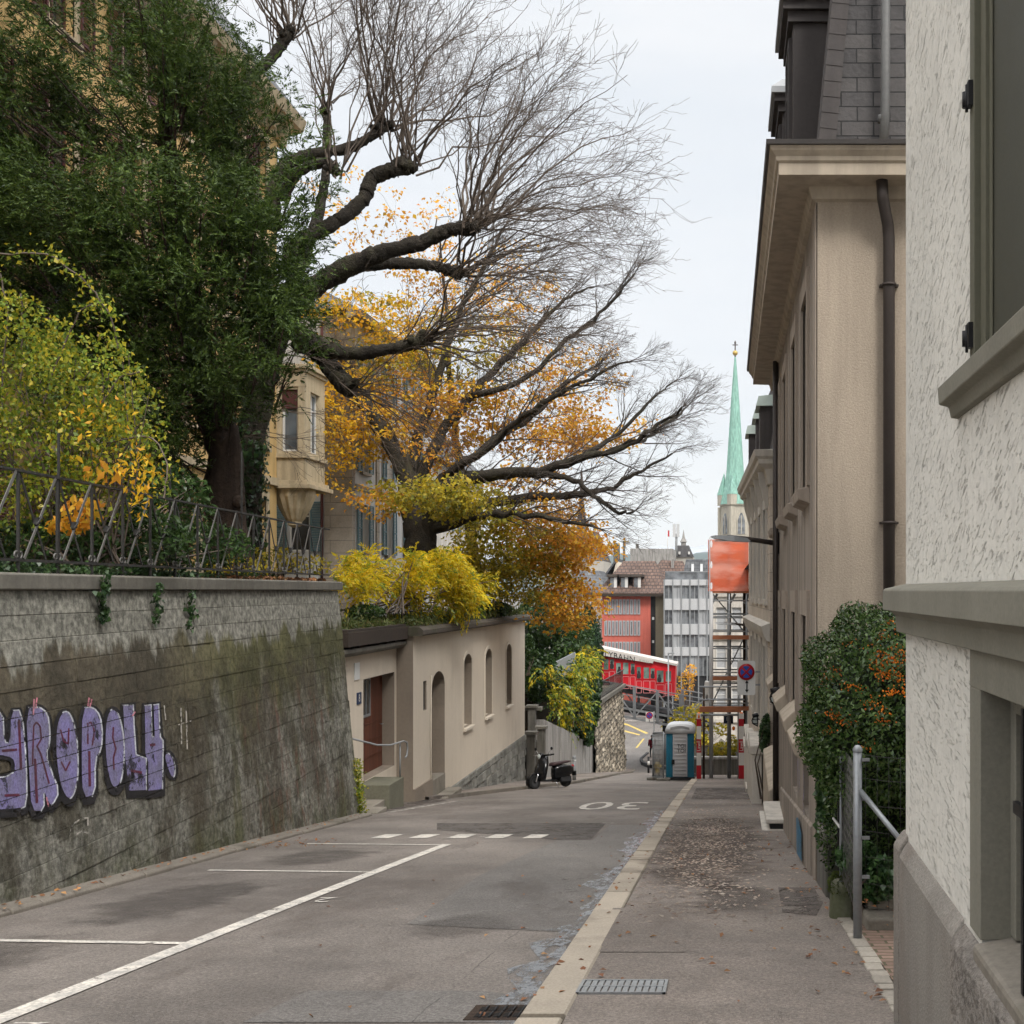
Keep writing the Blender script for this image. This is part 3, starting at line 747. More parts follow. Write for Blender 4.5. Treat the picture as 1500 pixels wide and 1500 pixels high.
jb.build('mortar_core', M['joint'], wall)
mb = MB(); y = 3.0
while y < 24.62:
    y2 = min(24.66, y+1.9); xo = lambda t: wall_x(t, 1.7)+.05
    mb.loft([[(xo(t)-.62, t, 1.705), (xo(t), t, 1.705), (xo(t)+.012, t, 1.72), (xo(t)+.012, t, 1.862), (xo(t)-.015, t, 1.88), (xo(t)-.62, t, 1.88)] for t in (y+.004, y2-.004)], smooth=False); y = y2
mb.build('coping', M['coping'], wall, bevel=.006, seg=1)

# graffiti: letters painted on the stone; outlines taken from the photo and laid on the wall plane
def wpt(px, py, off):
    d = 14.0
    for _ in range(30):
        z = EYE-(py-CPY)/FPX*d; x = wall_x(d, z)+off; d = x*FPX/(px-CPX)
    return (x, d, EYE-(py-CPY)/FPX*d)
def spray(polys, off, m, name):
    mb = MB()
    for pl in polys: mb.poly([wpt(px, py, off) for px, py in pl])
    return mb
def zz(pts): return [(x/5.357, 1000+y/5.357) for x, y in pts]
def smooth_poly(p, it=2):
    for _ in range(it):
        q = []
        for i in range(len(p)):
            a, b = p[i], p[(i+1) % len(p)]
            q += [(a[0]*.75+b[0]*.25, a[1]*.75+b[1]*.25), (a[0]*.25+b[0]*.75, a[1]*.25+b[1]*.75)]
        p = q
    return p
def grow_poly(p, k):
    cx = sum(q[0] for q in p)/len(p); n = len(p); A = sum(p[i][0]*p[(i+1) % n][1]-p[(i+1) % n][0]*p[i][1] for i in range(n)); s = 1 if A > 0 else -1
    out = []
    for i in range(n):
        a, b, c = Vector(p[i-1]), Vector(p[i]), Vector(p[(i+1) % n])
        t1 = (b-a).normalized(); t2 = (c-b).normalized(); nn = Vector((t1.y+t2.y, -t1.x-t2.x))*s
        if nn.length < 1e-6: nn = Vector((t1.y, -t1.x))*s
        out.append(tuple(b+nn.normalized()*k))
    return out
def ring_strip(p, w):
    q = grow_poly(p, w); n = len(p)
    return [[p[i], p[(i+1) % n], q[(i+1) % n], q[i]] for i in range(n)]
def stroke(pts, w):
    out = []
    for a, b in zip(pts[:-1], pts[1:]):
        a, b = Vector(a), Vector(b); t = (b-a).normalized(); nn = Vector((-t.y, t.x))*w/2; a = a-t*w*.2; b = b+t*w*.2
        out.append([tuple(a-nn), tuple(b-nn), tuple(b+nn), tuple(a+nn)])
    return out
def gsgn(p):
    n = len(p); return 1 if sum(p[i][0]*p[(i+1) % n][1]-p[(i+1) % n][0]*p[i][1] for i in range(n)) > 0 else -1
letters = [
 [(-120, 215), (20, 215), (30, 470), (85, 480), (85, 225), (165, 215), (200, 620), (205, 960), (150, 990), (-120, 1000), (-120, 760), (110, 740), (120, 610), (60, 570), (-120, 560)],
 [(205, 205), (300, 190), (370, 240), (390, 360), (385, 480), (355, 560), (390, 680), (465, 850), (410, 960), (385, 950), (340, 830), (345, 1000), (245, 1010), (230, 700)],
 [(500, 225), (545, 240), (590, 370), (610, 560), (605, 760), (570, 890), (530, 910), (480, 830), (445, 640), (440, 420), (460, 290)],
 [(645, 200), (730, 195), (785, 260), (800, 400), (790, 520), (740, 600), (745, 890), (655, 900), (640, 600)],
 [(885, 205), (930, 240), (965, 400), (970, 600), (950, 780), (905, 830), (865, 780), (835, 600), (830, 380), (850, 250)],
 [(970, 180), (1040, 175), (1050, 330), (1065, 570), (1140, 600), (1145, 840), (1010, 850), (985, 600)],
 [(1140, 185), (1180, 180), (1190, 430), (1215, 430), (1210, 175), (1240, 170), (1255, 430), (1275, 460), (1272, 830), (1165, 850), (1160, 620), (1145, 560)],
 [(1290, 565), (1330, 555), (1360, 620), (1368, 720), (1350, 745), (1310, 640)]]
allp = []
for i, L in enumerate(letters):
    L = [(a+random.uniform(-4, 4), b+random.uniform(-4, 4)) for a, b in L]
    sm = smooth_poly(L, 2 if i in (2, 4, 7) else 0 if i in (5, 6) else 1)
    dn = max(p[1] for p in sm)
    black = grow_poly(sm, 31)
    black = [(p[0], p[1]+(38 if p[1] > dn-200 and i < 7 else 0)) for p in black]
    top = [p for p in black]
    spray([zz(top)], .021, 'gf_black', '').build('graffiti_outline', M['gf_black'], wall, fix=False)
    rs = [r for r in ring_strip(sm, 11) if (lambda e: e.y*gsgn(sm) > .25*e.length or -e.x*gsgn(sm) < -.75*e.length)(Vector(r[1])-Vector(r[0]))]
    spray([zz(r) for r in rs], .0225, 'gf_white', '').build('graffiti_highlight', M['gf_white'], wall, fix=False)
    spray([zz(sm)], .024, 'gf_purple', '').build('graffiti_letter', M['gf_purple'], wall, fix=False)
red = [[(255, 640), (265, 340), (285, 310), (315, 340), (325, 440), (290, 500), (320, 560), (350, 660), (385, 790)], [(275, 600), (290, 940)], [(475, 370), (500, 460), (535, 480), (540, 360)], [(480, 620), (515, 690), (550, 620)], [(690, 480), (690, 320), (715, 310), (740, 380), (725, 490)], [(700, 540), (705, 810)], [(890, 350), (885, 430), (910, 520), (890, 590), (895, 680)], [(1030, 690), (1110, 705)], [(20, 535), (130, 525)], [(40, 885), (150, 880)], [(150, 300), (165, 680)], [(1180, 490), (1215, 485)]]
mb = MB()
for r in red:
    for q in stroke(r, 13 if len(r) > 2 else 20): mb.poly([wpt(*p, .026) for p in zz(q)])
mb.build('graffiti_inner_lines', M['gf_red'], wall, fix=False)
mb = MB()
for r in ([(262, 250), (268, 130)], [(280, 200), (290, 120)], [(690, 180), (700, 120)], [(705, 190), (720, 130)], [(1040, 260), (1060, 230)], [(365, 900), (380, 970)]):
    for q in stroke(r, 12): mb.poly([wpt(*p, .027) for p in zz(q)])
mb.build('graffiti_pink_drip', M['gf_pink'], wall, fix=False)
mb = MB()
for r in ([(20, 1140), (600, 1190), (640, 1165), (690, 1180)], [(545, 1200), (570, 1110), (640, 1065), (690, 1060), (690, 1120)], [(1290, 180), (1300, 290)], [(1400, 330), (1500, 300)], [(1420, 200), (1425, 480)], [(1460, 180), (1470, 520)]):
    if r[0][0] == 20: r = r[1:]
    for q in stroke(r, 10): mb.poly([wpt(*p, .022) for p in zz(q)])
mb.build('graffiti_faded_tag', M['line_old'], wall, fix=False)

# ironwork railing on the coping
rail = thing('iron_railing', 'old wrought iron railing with crossed diagonal bars on top of the graffiti wall', 'railing', (wall_x(14, 1.88)-.25, 14, 1.88))
xr = lambda t: wall_x(t, 1.88)-.14
Q = lambda t, z: Vector((xr(t), t, z))
tops = MB(); tops.loft([[(xr(t)-.025, t, 2.93), (xr(t)+.025, t, 2.93), (xr(t)+.025, t, 2.955), (xr(t)-.025, t, 2.955)] for t in (8, 14, 24.4)], smooth=False); tops.build('top_rail', M['iron'], rail)
tops = MB(); tops.loft([[(xr(t)-.02, t, 2.0), (xr(t)+.02, t, 2.0), (xr(t)+.02, t, 2.03), (xr(t)-.02, t, 2.03)] for t in (8, 14, 24.4)], smooth=False); tops.build('bottom_rail', M['iron'], rail)
t = 8.25; k = 0
while t < 24.4:
    MB().beam(Q(t, 1.88), Q(t, 2.94), .026, .026).build('upright', M['iron'], rail)
    if t+.82 < 24.5:
        off = Vector((.022, 0, 0))
        MB().beam(Q(t+.08, 2.03)+off, Q(t+.74, 2.93)+off, .008, .036).build('diagonal_bar', M['iron_grey'], rail)
        MB().beam(Q(t+.06, 2.92)-off*.6, Q(t+.60, 2.03)-off*.6, .008, .034).build('diagonal_bar', M['iron'], rail)
        mb = MB(); c = Q(t+.36, 2.44)
        mb.obox(c+off*.5, (.05, .05, .07)); mb.tube([c+Vector((.03, -.05, -.05)), c+Vector((.035, 0, 0)), c+Vector((.03, .05, .05))], .014, 6)
        mb.build('clamp', M['iron'], rail)
        for s in (-1, 1):
            mb = MB(); pts = [Q(t+.0+s*.04+s*.036*math.cos(a), 2.07+.036*math.sin(a)) for a in [i*.7-1.5 for i in range(9)]]
            mb.tube(pts, .010, 5); mb.build('scroll', M['iron_grey'], rail)
    t += .82
for t in (13.3, 16.4, 19.3):
    MB().beam(Q(t, 1.88)-Vector((.05, 0, 0)), Q(t, 3.45 if t < 19 else 3.95)-Vector((.05, 0, 0)), .022, .022).build('tall_upright', M['iron'], rail)

# ================================================================== PAVILION
def facade(mb, T, u0, u1, z0, z1, ops, depth, mi=0, rmi=None):
    """wall sheet with real openings; T(u, w, z) maps along, out, up"""
    rmi = mi if rmi is None else rmi
    us = sorted(set([u0, u1]+[o[0] for o in ops]+[o[1] for o in ops])); zs = sorted(set([z0, z1]+[o[2] for o in ops]+[o[3] for o in ops]))
    us = [u for u in us if u0 <= u <= u1]; zs = [z for z in zs if z0 <= z <= z1]
    for i in range(len(us)-1):
        for j in range(len(zs)-1):
            cu, cz = (us[i]+us[i+1])/2, (zs[j]+zs[j+1])/2
            if any(o[0] < cu < o[1] and o[2] < cz < o[3] for o in ops): continue
            mb.quad(T(us[i], 0, zs[j]), T(us[i+1], 0, zs[j]), T(us[i+1], 0, zs[j+1]), T(us[i], 0, zs[j+1]), mi)
    for a, b, c, d in ops:
        for p, q in (((a, c), (b, c)), ((b, c), (b, d)), ((b, d), (a, d)), ((a, d), (a, c))):
            mb.quad(T(p[0], 0, p[1]), T(q[0], 0, q[1]), T(q[0], -depth, q[1]), T(p[0], -depth, p[1]), rmi)
    return mb
def TX(x, s=1): return lambda u, w, z: (x+s*w, u, z)       # wall along the street, facing +x (s=1) or -x (s=-1)
def TY(y, s=-1): return lambda u, w, z: (u, y+s*w, z)       # wall across the street, facing the viewer

pav_h = thing('garden_pavilion', 'low cream rendered pavilion with three blind arched niches and a planted flat roof', 'building', (XP-2, 38, gz(38)))
T = TX(XP)
def arch_niche(mb, u0, u1, z0, z1, depth, surround=True):
    """blind niche with a segmental head, its back wall and reveals"""
    w = u1-u0; c = (u0+u1)/2; rise = .3*w; n = 10
    head = [(c+w/2*math.cos(math.pi*i/n), z1-rise+rise*math.sin(math.pi*i/n)) for i in range(n+1)]
    out = [(u0, z0), (u1, z0)]+head
    return out
ops = []; niches = [(35.72, 36.86, -2.42, -.22), (38.9, 40.02, -2.42, -.22), (42.55, 43.6, -2.42, -.22)]
doorn = (31.9, 33.35, -3.52, -.5); slot = (31.0, 31.33, -1.42, -.66)
ops = niches+[doorn, slot]
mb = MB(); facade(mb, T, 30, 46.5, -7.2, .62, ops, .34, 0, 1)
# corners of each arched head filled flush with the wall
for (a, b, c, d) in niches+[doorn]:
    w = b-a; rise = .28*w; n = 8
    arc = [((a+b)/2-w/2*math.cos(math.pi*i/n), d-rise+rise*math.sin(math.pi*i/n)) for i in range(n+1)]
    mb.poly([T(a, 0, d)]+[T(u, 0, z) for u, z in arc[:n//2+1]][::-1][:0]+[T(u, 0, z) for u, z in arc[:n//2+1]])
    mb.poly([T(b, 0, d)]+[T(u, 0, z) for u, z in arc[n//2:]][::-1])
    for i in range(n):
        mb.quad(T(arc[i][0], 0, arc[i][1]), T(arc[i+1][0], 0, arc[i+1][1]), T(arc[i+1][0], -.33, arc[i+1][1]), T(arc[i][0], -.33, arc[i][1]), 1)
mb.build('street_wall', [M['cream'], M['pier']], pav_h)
mb = MB(); T2 = TY(30)
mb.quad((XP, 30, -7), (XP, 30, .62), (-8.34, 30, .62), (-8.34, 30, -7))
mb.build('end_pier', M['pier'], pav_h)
mb = MB(); mb.quad((XP, 46.5, -8), (XP, 46.5, .62), (-12, 46.5, .62), (-12, 46.5, -8)); mb.quad((-12, 46.5, -8), (-12, 46.5, .62), (-12, 25, .62), (-12, 25, -8)); mb.build('rear_wall', M['cream'], pav_h)
for (a, b, c, d) in niches:
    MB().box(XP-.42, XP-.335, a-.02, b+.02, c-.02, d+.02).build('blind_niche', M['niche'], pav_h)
    MB().hexa([(XP-.33, a-.05, c-.09), (XP+.09, a-.05, c-.10), (XP+.09, b+.05, c-.10), (XP-.33, b+.05, c-.09), (XP-.33, a-.05, c+.02), (XP+.09, a-.05, c-.02), (XP+.09, b+.05, c-.02), (XP-.33, b+.05, c+.02)]).build('niche_sill', M['frame_cream'], pav_h, bevel=.008)
    w = b-a; n = 8; rise = .28*w; o = .1
    inn = [(a, c)]+[((a+b)/2-w/2*math.cos(math.pi*i/n), d-rise+rise*math.sin(math.pi*i/n)) for i in range(n+1)]+[(b, c)]
    ou = [(a-o, c)]+[((a+b)/2-(w/2+o)*math.cos(math.pi*i/n), d-rise+(rise+o)*math.sin(math.pi*i/n)) for i in range(n+1)]+[(b+o, c)]
    mb = MB()
    for i in range(len(inn)-1):
        q = [inn[i], inn[i+1], ou[i+1], ou[i]]
        mb.prism(q, lambda u, v, wv: T(u, wv, v), -.004, .022)
    mb.build('niche_surround', M['frame_cream'], pav_h)
a, b, c, d = doorn
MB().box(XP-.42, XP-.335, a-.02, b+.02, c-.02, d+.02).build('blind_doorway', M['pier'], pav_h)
MB().box(XP-.333, XP+.018, a+.004, b-.004, c-.4, c+.14).build('doorway_step', M['step'], pav_h, bevel=.015)
MB().box(XP+.024, XP+.42, a-.1, b+.25, -5, c-.3).build('doorway_step', M['step'], pav_h, bevel=.02)
a, b, c, d = slot
MB().box(XP-.30, XP-.05, a+.005, b-.005, c+.005, d-.005).build('slot_dark_fill', M['void'], pav_h)
MB().tube([(XP+.02, 31.72, -.55), (XP+.02, 31.72, -4.2)], .016, 6).build('cable_conduit', M['frame_cream'], pav_h)
mb = MB(); rr = random.Random(3)
z = -3.9; 
while z > -7.4:
    h = rr.uniform(.2, .32); y = 30.9
    while y < 46.5:
        L = rr.uniform(.3, .8); ya, yb = y+.008, min(46.52, y+L-.008); o = rr.uniform(.02, .07); y += L
        if yb-ya < .06 or z < gz(ya)-.1: continue
        zt = z-.008
        mb.hexa([(XP-.05, ya, z-h+.008), (XP+o, ya, z-h+.008), (XP+o, yb, z-h+.008), (XP-.05, yb, z-h+.008), (XP-.05, ya, zt), (XP+o-.01, ya, zt), (XP+o-.01, yb, zt), (XP-.05, yb, zt)])
    z -= h
mb.build('rubble_plinth', mat('grey_rubble_blocks', (.225, .222, .20), .9, .4, 1.6, .4, 9, 1, 12, .05, island=.3, dirt=(.10, .10, .07)), pav_h, bevel=.02, seg=1)
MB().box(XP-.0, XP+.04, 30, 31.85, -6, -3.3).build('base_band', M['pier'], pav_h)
# roof slab over pavilion and door
mb = MB(); mb.loft([[(-12.2, t, .56), (-7.66, t, .56), (-7.62, t, .60), (-7.62, t, .70), (-7.72, t, .78), (-12.2, t, .8)] for t in (29.9, 36, 46.7)], smooth=False); mb.build('flat_roof', M['flatroof'], pav_h)
mb = MB(); mb.box(-12.2, -8.05, 25.3, 29.9, .60, .86); mb.box(-8.12, -8.0, 25.2, 29.95, .50, .80); mb.build('entrance_roof', M['timber'], pav_h)
mb = MB()
for y in np.arange(25.6, 29.8, .7): mb.box(-9.4, -8.1, y, y+.1, .42, .56)
mb.build('eaves_rafters', M['timber'], pav_h)
# door wall set back between retaining wall and pavilion
XD = -8.32; TD = TX(XD)
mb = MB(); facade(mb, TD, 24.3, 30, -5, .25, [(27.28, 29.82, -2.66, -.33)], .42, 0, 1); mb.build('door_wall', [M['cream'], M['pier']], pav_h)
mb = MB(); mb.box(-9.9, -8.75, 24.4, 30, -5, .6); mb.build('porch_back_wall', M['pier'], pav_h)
mb = MB(); mb.loft([[(-9.6, t, .27), (-8.16, t, .27), (-8.10, t, .31), (-8.06, t, .36), (-8.06, t, .44), (-9.6, t, .5)] for t in (24.3, 29.99)], smooth=False); mb.build('door_canopy', M['coping'], pav_h)
dr = MB().box(XD-.45, XD-.30, 27.29, 29.80, -2.655, -.335).build('door', M['door'], pav_h)
MB().box(XD-.30, XD-.285, 27.6, 28.7, -1.25, -.42).build('door_window', M['glass'], dr)
mb = MB()
for (a, b, c, d) in ((27.56, 28.75, -1.31, -1.25), (27.56, 28.75, -.42, -.36), (28.70, 28.75, -1.25, -.42)): mb.box(XD-.30, XD-.275, a, b, c, d)
for y in (27.85, 28.1, 28.4): mb.box(XD-.285, XD-.275, y, y+.03, -1.25, -.4)
mb.build('window_grille', M['steel'], dr)
for z in (-1.5, -1.9, -2.3): MB().box(XD-.30, XD-.288, 27.4, 29.7, z-.012, z+.012).build('door_batten', M['door'], dr)
MB().tube([(XD-.3, 29.6, -1.6), (XD-.22, 29.6, -1.6), (XD-.22, 29.48, -1.6)], .012, 6).build('door_handle', M['galv'], dr)
MB().box(XD-.0, XD+.02, 26.6, 26.95, -.30, .08).build('notice_plate', M['signgrey'], pav_h)
hn = MB().box(XD, XD+.02, 26.78, 27.08, -.86, -.60).build('house_number_plate', M['darkblue'], pav_h)
vs, fs = text_mesh('8', .24); MB().add([(XD+.023, 26.92+v[0], -.73+v[1]) for v in vs], fs).build('house_number', M['white'], hn, fix=False)
# steps and handrail before the door
st = thing('door_steps', 'short flight of worn stone steps below the red brown door', 'steps', (-8.0, 27.5, gz(27.5)))
MB().box(-8.32, -7.62, 26.9, 28.1, -4.2, -2.68).build('landing', M['mossy'], st, bevel=.015)
MB().box(-8.32, -7.72, 25.95, 26.89, -4.2, -3.0).build('upper_step', M['step'], st, bevel=.015)
MB().box(-8.32, -7.46, 25.1, 25.94, -4.2, -3.03).build('lower_step', M['step'], st, bevel=.015) if False else MB().box(-8.0, -7.40, 25.2, 25.94, -4.2, -2.99-.0).build('lower_step', M['step'], st, bevel=.015)
hr = thing('handrail', 'bent grey steel handrail beside the red brown door', 'handrail', (-7.7, 28, -2.68))
mb = MB(); mb.tube([(-8.02, 25.3, -1.42), (-7.9, 26.9, -1.78), (-7.68, 27.2, -1.82), (-7.62, 28.1, -1.84), (-7.6, 28.3, -1.9), (-7.6, 28.36, -2.05), (-7.6, 28.3, -2.2), (-7.6, 28.15, -2.24)], .022, 8); mb.build('grip_rail', M['steel'], hr)
MB().tube([(-7.68, 28.0, -1.84), (-7.68, 28.0, -2.69)], .02, 8).build('rail_post', M['steel'], hr)
# ================================================================== HOUSES BEHIND THE GARDEN
_cache = {}
def winmesh(kind, w, h):
    """window unit in its own frame: x along, -y outward, z up from the sill"""
    key = (kind, round(w, 2), round(h, 2))
    if key in _cache: return _cache[key]
    fr = MB(); gl = MB(); t = .06
    for (a, b, c, d) in ((0, t, 0, h), (w-t, w, 0, h), (t, w-t, 0, t), (t, w-t, h-t, h)): fr.box(a, b, -.03, .03, c, d)
    if w > .7: fr.box(w/2-t*.55, w/2+t*.55, -.025, .03, t, h-t)
    if h > 1.3: fr.box(t, w/2-t*.55 if w > .7 else w-t, -.02, .03, h*.70, h*.70+.045); 
    if h > 1.3 and w > .7: fr.box(w/2+t*.55, w-t, -.02, .03, h*.70, h*.70+.045)
    gl.box(t*.5, w-t*.5, 0, .012, t*.5, h-t*.5)
    fm = {'red': M['shutter_red'], 'taupe': M['taupe_trim'], 'dark': M['dormer']}.get(kind, M['white'])
    o = fr.build('window', fm); g = gl.build('pane', M['glass_sky'] if kind == 'sky' else M['blind'] if kind == 'pale' else M['glass'])
    _cache[key] = (o.data, g.data)
    bpy.data.objects.remove(o); bpy.data.objects.remove(g)
    return _cache[key]
def window(parent, kind, w, h, loc, rz=0, base=Vector((0, 0, 0))):
    fm, gm = winmesh(kind, w, h)
    o = bpy.data.objects.new('window', fm); COL.objects.link(o); o.parent = parent; o.location = Vector(loc)-parent.location; o.rotation_euler = (0, 0, rz)
    p = bpy.data.objects.new('pane', gm); COL.objects.link(p); p.parent = o
    return o
def shutter(parent, m, w, h, loc, rz):
    key = ('sh', m.name, round(w, 2), round(h, 2))
    if key not in _cache:
        mb = MB(); t = .05
        for (a, b, c, d) in ((0, t, 0, h), (w-t, w, 0, h), (t, w-t, 0, t), (t, w-t, h-t, h), (t, w-t, h/2-t/2, h/2+t/2)): mb.box(a, b, -.03, .01, c, d)
        z = t+.02
        while z < h-t:
            mb.hexa([(t, -.022, z), (w-t, -.022, z), (w-t, 0, z+.025), (t, 0, z+.025), (t, -.014, z-.006), (w-t, -.014, z-.006), (w-t, .008, z+.02), (t, .008, z+.02)]); z += .055
        o = mb.build('shutter', m); _cache[key] = o.data; bpy.data.objects.remove(o)
    o = bpy.data.objects.new('shutter', _cache[key]); COL.objects.link(o); o.parent = parent; o.location = Vector(loc)-parent.location; o.rotation_euler = (0, 0, rz)
    return o

XV = -13.1
villa = thing('yellow_villa', 'tall ochre yellow villa with maroon shutters and a cream oriel behind the dark conifer', 'house', (XV, 26, 1.7))
TV = TX(XV); vrows = [(2.3, 4.3), (5.8, 8.0), (9.4, 11.5), (12.7, 14.4)]; vcols = [14.6, 17.4, 20.2, 23.0, 25.8, 28.6, 31.3, 33.15]
ops = [(c, c+(.95 if c < 33 else .75), a, b) for c in vcols for a, b in vrows]
mb = MB(); facade(mb, TV, 12, 34.7, -1, 15.3, ops, .25); mb.build('street_wall', M['yellow'], villa)
mb = MB(); mb.quad((XV, 34.7, -1), (XV, 34.7, 15.3), (-26, 34.7, 15.3), (-26, 34.7, -1)); mb.quad((XV, 12, -1), (XV, 12, 15.3), (-26, 12, 15.3), (-26, 12, -1)); mb.quad((-26, 12, -1), (-26, 12, 15.3), (-26, 34.7, 15.3), (-26, 34.7, -1)); mb.build('side_walls', M['yellow'], villa)
for (c, c2, a, b) in ops:
    window(villa, 'red', c2-c, b-a, (XV-.2, c, a), R(90))
    mb = MB(); 
    for (u0, u1, z0, z1) in ((c-.14, c, a, b), (c2, c2+.14, a, b), (c-.14, c2+.14, b, b+.2), (c-.2, c2+.2, a-.16, a)): mb.box(XV-.03, XV+(.09 if z1 == a else .05), u0, u1, z0, z1)
    mb.build('window_surround', M['yellow_trim'], villa)
    shutter(villa, M['shutter_red'], .5, b-a, (XV+.07, c-.62, a), R(90))
    if c < 33: shutter(villa, M['shutter_red'], .5, b-a, (XV+.07, c2+.12, a), R(90))
mb = MB()
for z in (4.72, 8.75): mb.box(XV-.02, XV+.12, 12, 34.68, z, z+.22)
mb.build('string_course', M['yellow_trim'], villa)
mb = MB(); mb.loft([[(XV-.1, t, 14.7), (XV+.1, t, 14.75), (XV+.15, t, 15.05), (XV+.6, t, 15.2), (XV+.7, t, 15.5), (XV-.1, t, 15.62)] for t in (11.2, 24, 35.2)], smooth=False); mb.build('cornice', M['yellow_trim'], villa)
for i in range(31): y = 12.2+i*.74; MB().hexa([(XV+.1, y, 14.75), (XV+.3, y, 14.8), (XV+.3, y+.2, 14.8), (XV+.1, y+.2, 14.75), (XV+.1, y, 15.1), (XV+.55, y, 15.19), (XV+.55, y+.2, 15.19), (XV+.1, y+.2, 15.1)]).build('cornice_bracket', M['yellow_trim'], villa)
mb = MB(); mb.hexa([(XV+.6, 11.3, 15.6), (XV+.6, 35.2, 15.6), (-27, 35.2, 15.6), (-27, 11.3, 15.6), (XV-1.6, 13.5, 18.6), (XV-1.6, 33.5, 18.6), (-24, 33.5, 18.6), (-24, 13.5, 18.6)]); mb.build('roof', M['slate_far'], villa)
# oriel
X0, X1, Y0, Y1 = -13.15, -12.28, 34.72, 36.4
mb = MB(); facade(mb, TY(Y0), X0, X1, 4.9, 8.05, [(-12.97, -12.5, 5.75, 7.55)], .2); facade(mb, TX(X1), Y0, Y1, 4.9, 8.05, [(Y0+.45, Y1-.45, 5.75, 7.55)], .2)
mb.box(-16, X0-.01, Y0+.01, Y1, 4.9, 8.05); mb.quad((X0, Y1, 4.9), (X1, Y1, 4.9), (X1, Y1, 8.05), (X0, Y1, 8.05)); mb.build('oriel', M['yellow_trim'], villa)
window(villa, 'sky', .47, 1.8, (-12.97, Y0+.14, 5.75), 0); window(villa, 'sky', Y1-Y0-.9, 1.8, (X1-.14, Y0+.45, 5.75), R(90))
MB().box(-12.97, -12.5, Y0+.05, Y0+.09, 7.0, 7.55).build('roller_blind', M['shutter_red'], villa)
mb = MB()
for (z0, z1, o) in ((8.05, 8.15, .06), (8.15, 8.27, .14), (5.55, 5.68, .07), (4.78, 4.9, .10), (4.66, 4.78, .2)): mb.box(X0-2.5, X1+o, Y0-o, Y1+o, z0, z1)
for x in (X0+.02, -12.48, -12.40+.02): mb.box(x, x+.1, Y0-.035, Y0, 5.68, 8.05)
mb.box(X0, X1+.04, Y0-.04, Y0, 7.62, 7.7); mb.build('oriel_mouldings', M['yellow_trim'], villa, bevel=.01)
mb = MB(); Mx = Matrix.Translation((-12.75, 35.2, 0)); n = 28
prof = [(.06, 3.55), (.2, 3.62), (.2, 3.72), (.26, 3.8), (.42, 4.1), (.55, 4.45), (.58, 4.66)]
vs = []
for r, z in prof:
    for j in range(n):
        a = 2*math.pi*j/n; f = 1+(.06 if j % 2 else -.04)*(1 if 3.75 < z < 4.6 else 0); vs.append((-12.75+r*f*math.cos(a), 35.2+r*f*math.sin(a), z))
mb.add(vs, [(i*n+j, i*n+(j+1) % n, (i+1)*n+(j+1) % n, (i+1)*n+j) for i in range(len(prof)-1) for j in range(n)], 0, False); mb.build('oriel_corbel', M['yellow_trim'], villa)

XG = -12.5
gh = thing('grey_townhouse', 'pale grey house with blue green louvred shutters and taupe quoins behind the yellow shrub', 'house', (XG, 45, .4))
TG = TX(XG); gcols = [40.65, 43.6, 46.4, 48.6]; grows = [(3.0, 4.65), (5.75, 7.3), (8.6, 10.0)]
gops = [(c, c+.85, a, b) for c in gcols for a, b in grows]
mb = MB(); facade(mb, TG, 39.7, 50.5, -1, 10.8, gops, .2); mb.quad((XG, 50.5, -1), (XG, 50.5, 10.8), (-22, 50.5, 10.8), (-22, 50.5, -1)); mb.quad((-22, 50.5, -1), (-22, 50.5, 10.8), (-22, 39.7, 10.8), (-22, 39.7, -1)); mb.build('street_wall', M['grey_plaster'], gh)
mb = MB(); facade(mb, TY(39.7), -22, XG-.9, -1, 10.8, [(-14.6, -13.9, 3.0, 4.65), (-14.6, -13.9, 5.75, 7.3)], .2); mb.build('end_wall', M['grey_plaster'], gh)
MB().box(XG-.9, XG+.03, 39.66, 40.0, -1, 10.8).build('quoins', M['quoin'], gh)
MB().tube([(XG-.95, 39.6, -.5), (XG-.95, 39.6, 10.6)], .05, 8).build('downpipe', M['shutter_red'], gh)
for a, b in grows[:2]: window(gh, 'w', .7, b-a, (-14.6, 39.85, a)); shutter(gh, M['shutter_teal'], .42, b-a, (-13.86, 39.66, a), 0); shutter(gh, M['shutter_teal'], .42, b-a, (-15.06, 39.66, a), 0)
for (c, c2, a, b) in gops:
    window(gh, 'w', .85, b-a, (XG-.16, c, a), R(90)); shutter(gh, M['shutter_teal'], .44, b-a, (XG+.05, c-.46, a), R(90)); shutter(gh, M['shutter_teal'], .44, b-a, (XG+.05, c2+.02, a), R(90))
    MB().box(XG-.05, XG+.12, c-.08, c2+.08, a-.1, a).build('window_sill', M['quoin'], gh)
mb = MB(); mb.box(XG, XG+.06, 40.02, 50.48, 5.1, 5.28); mb.box(XG-.02, XG+.05, 42.4, 42.75, -1, 10.75); mb.build('string_course', M['quoin'], gh)
mb = MB(); mb.loft([[(XG-.1, t, 10.7), (XG+.35, t, 10.8), (XG+.4, t, 11.0), (XG-.1, t, 11.05)] for t in (39.4, 50.8)], smooth=False); mb.build('cornice', M['quoin'], gh)
mb = MB(); mb.hexa([(XG+.3, 39.5, 11.03), (XG+.3, 50.7, 11.03), (-22.3, 50.7, 11.03), (-22.3, 39.5, 11.03), (XG-2.2, 42, 12.5), (XG-2.2, 48.4, 12.5), (-20, 48.4, 12.5), (-20, 42, 12.5)]); mb.build('roof', M['slate_far'], gh)

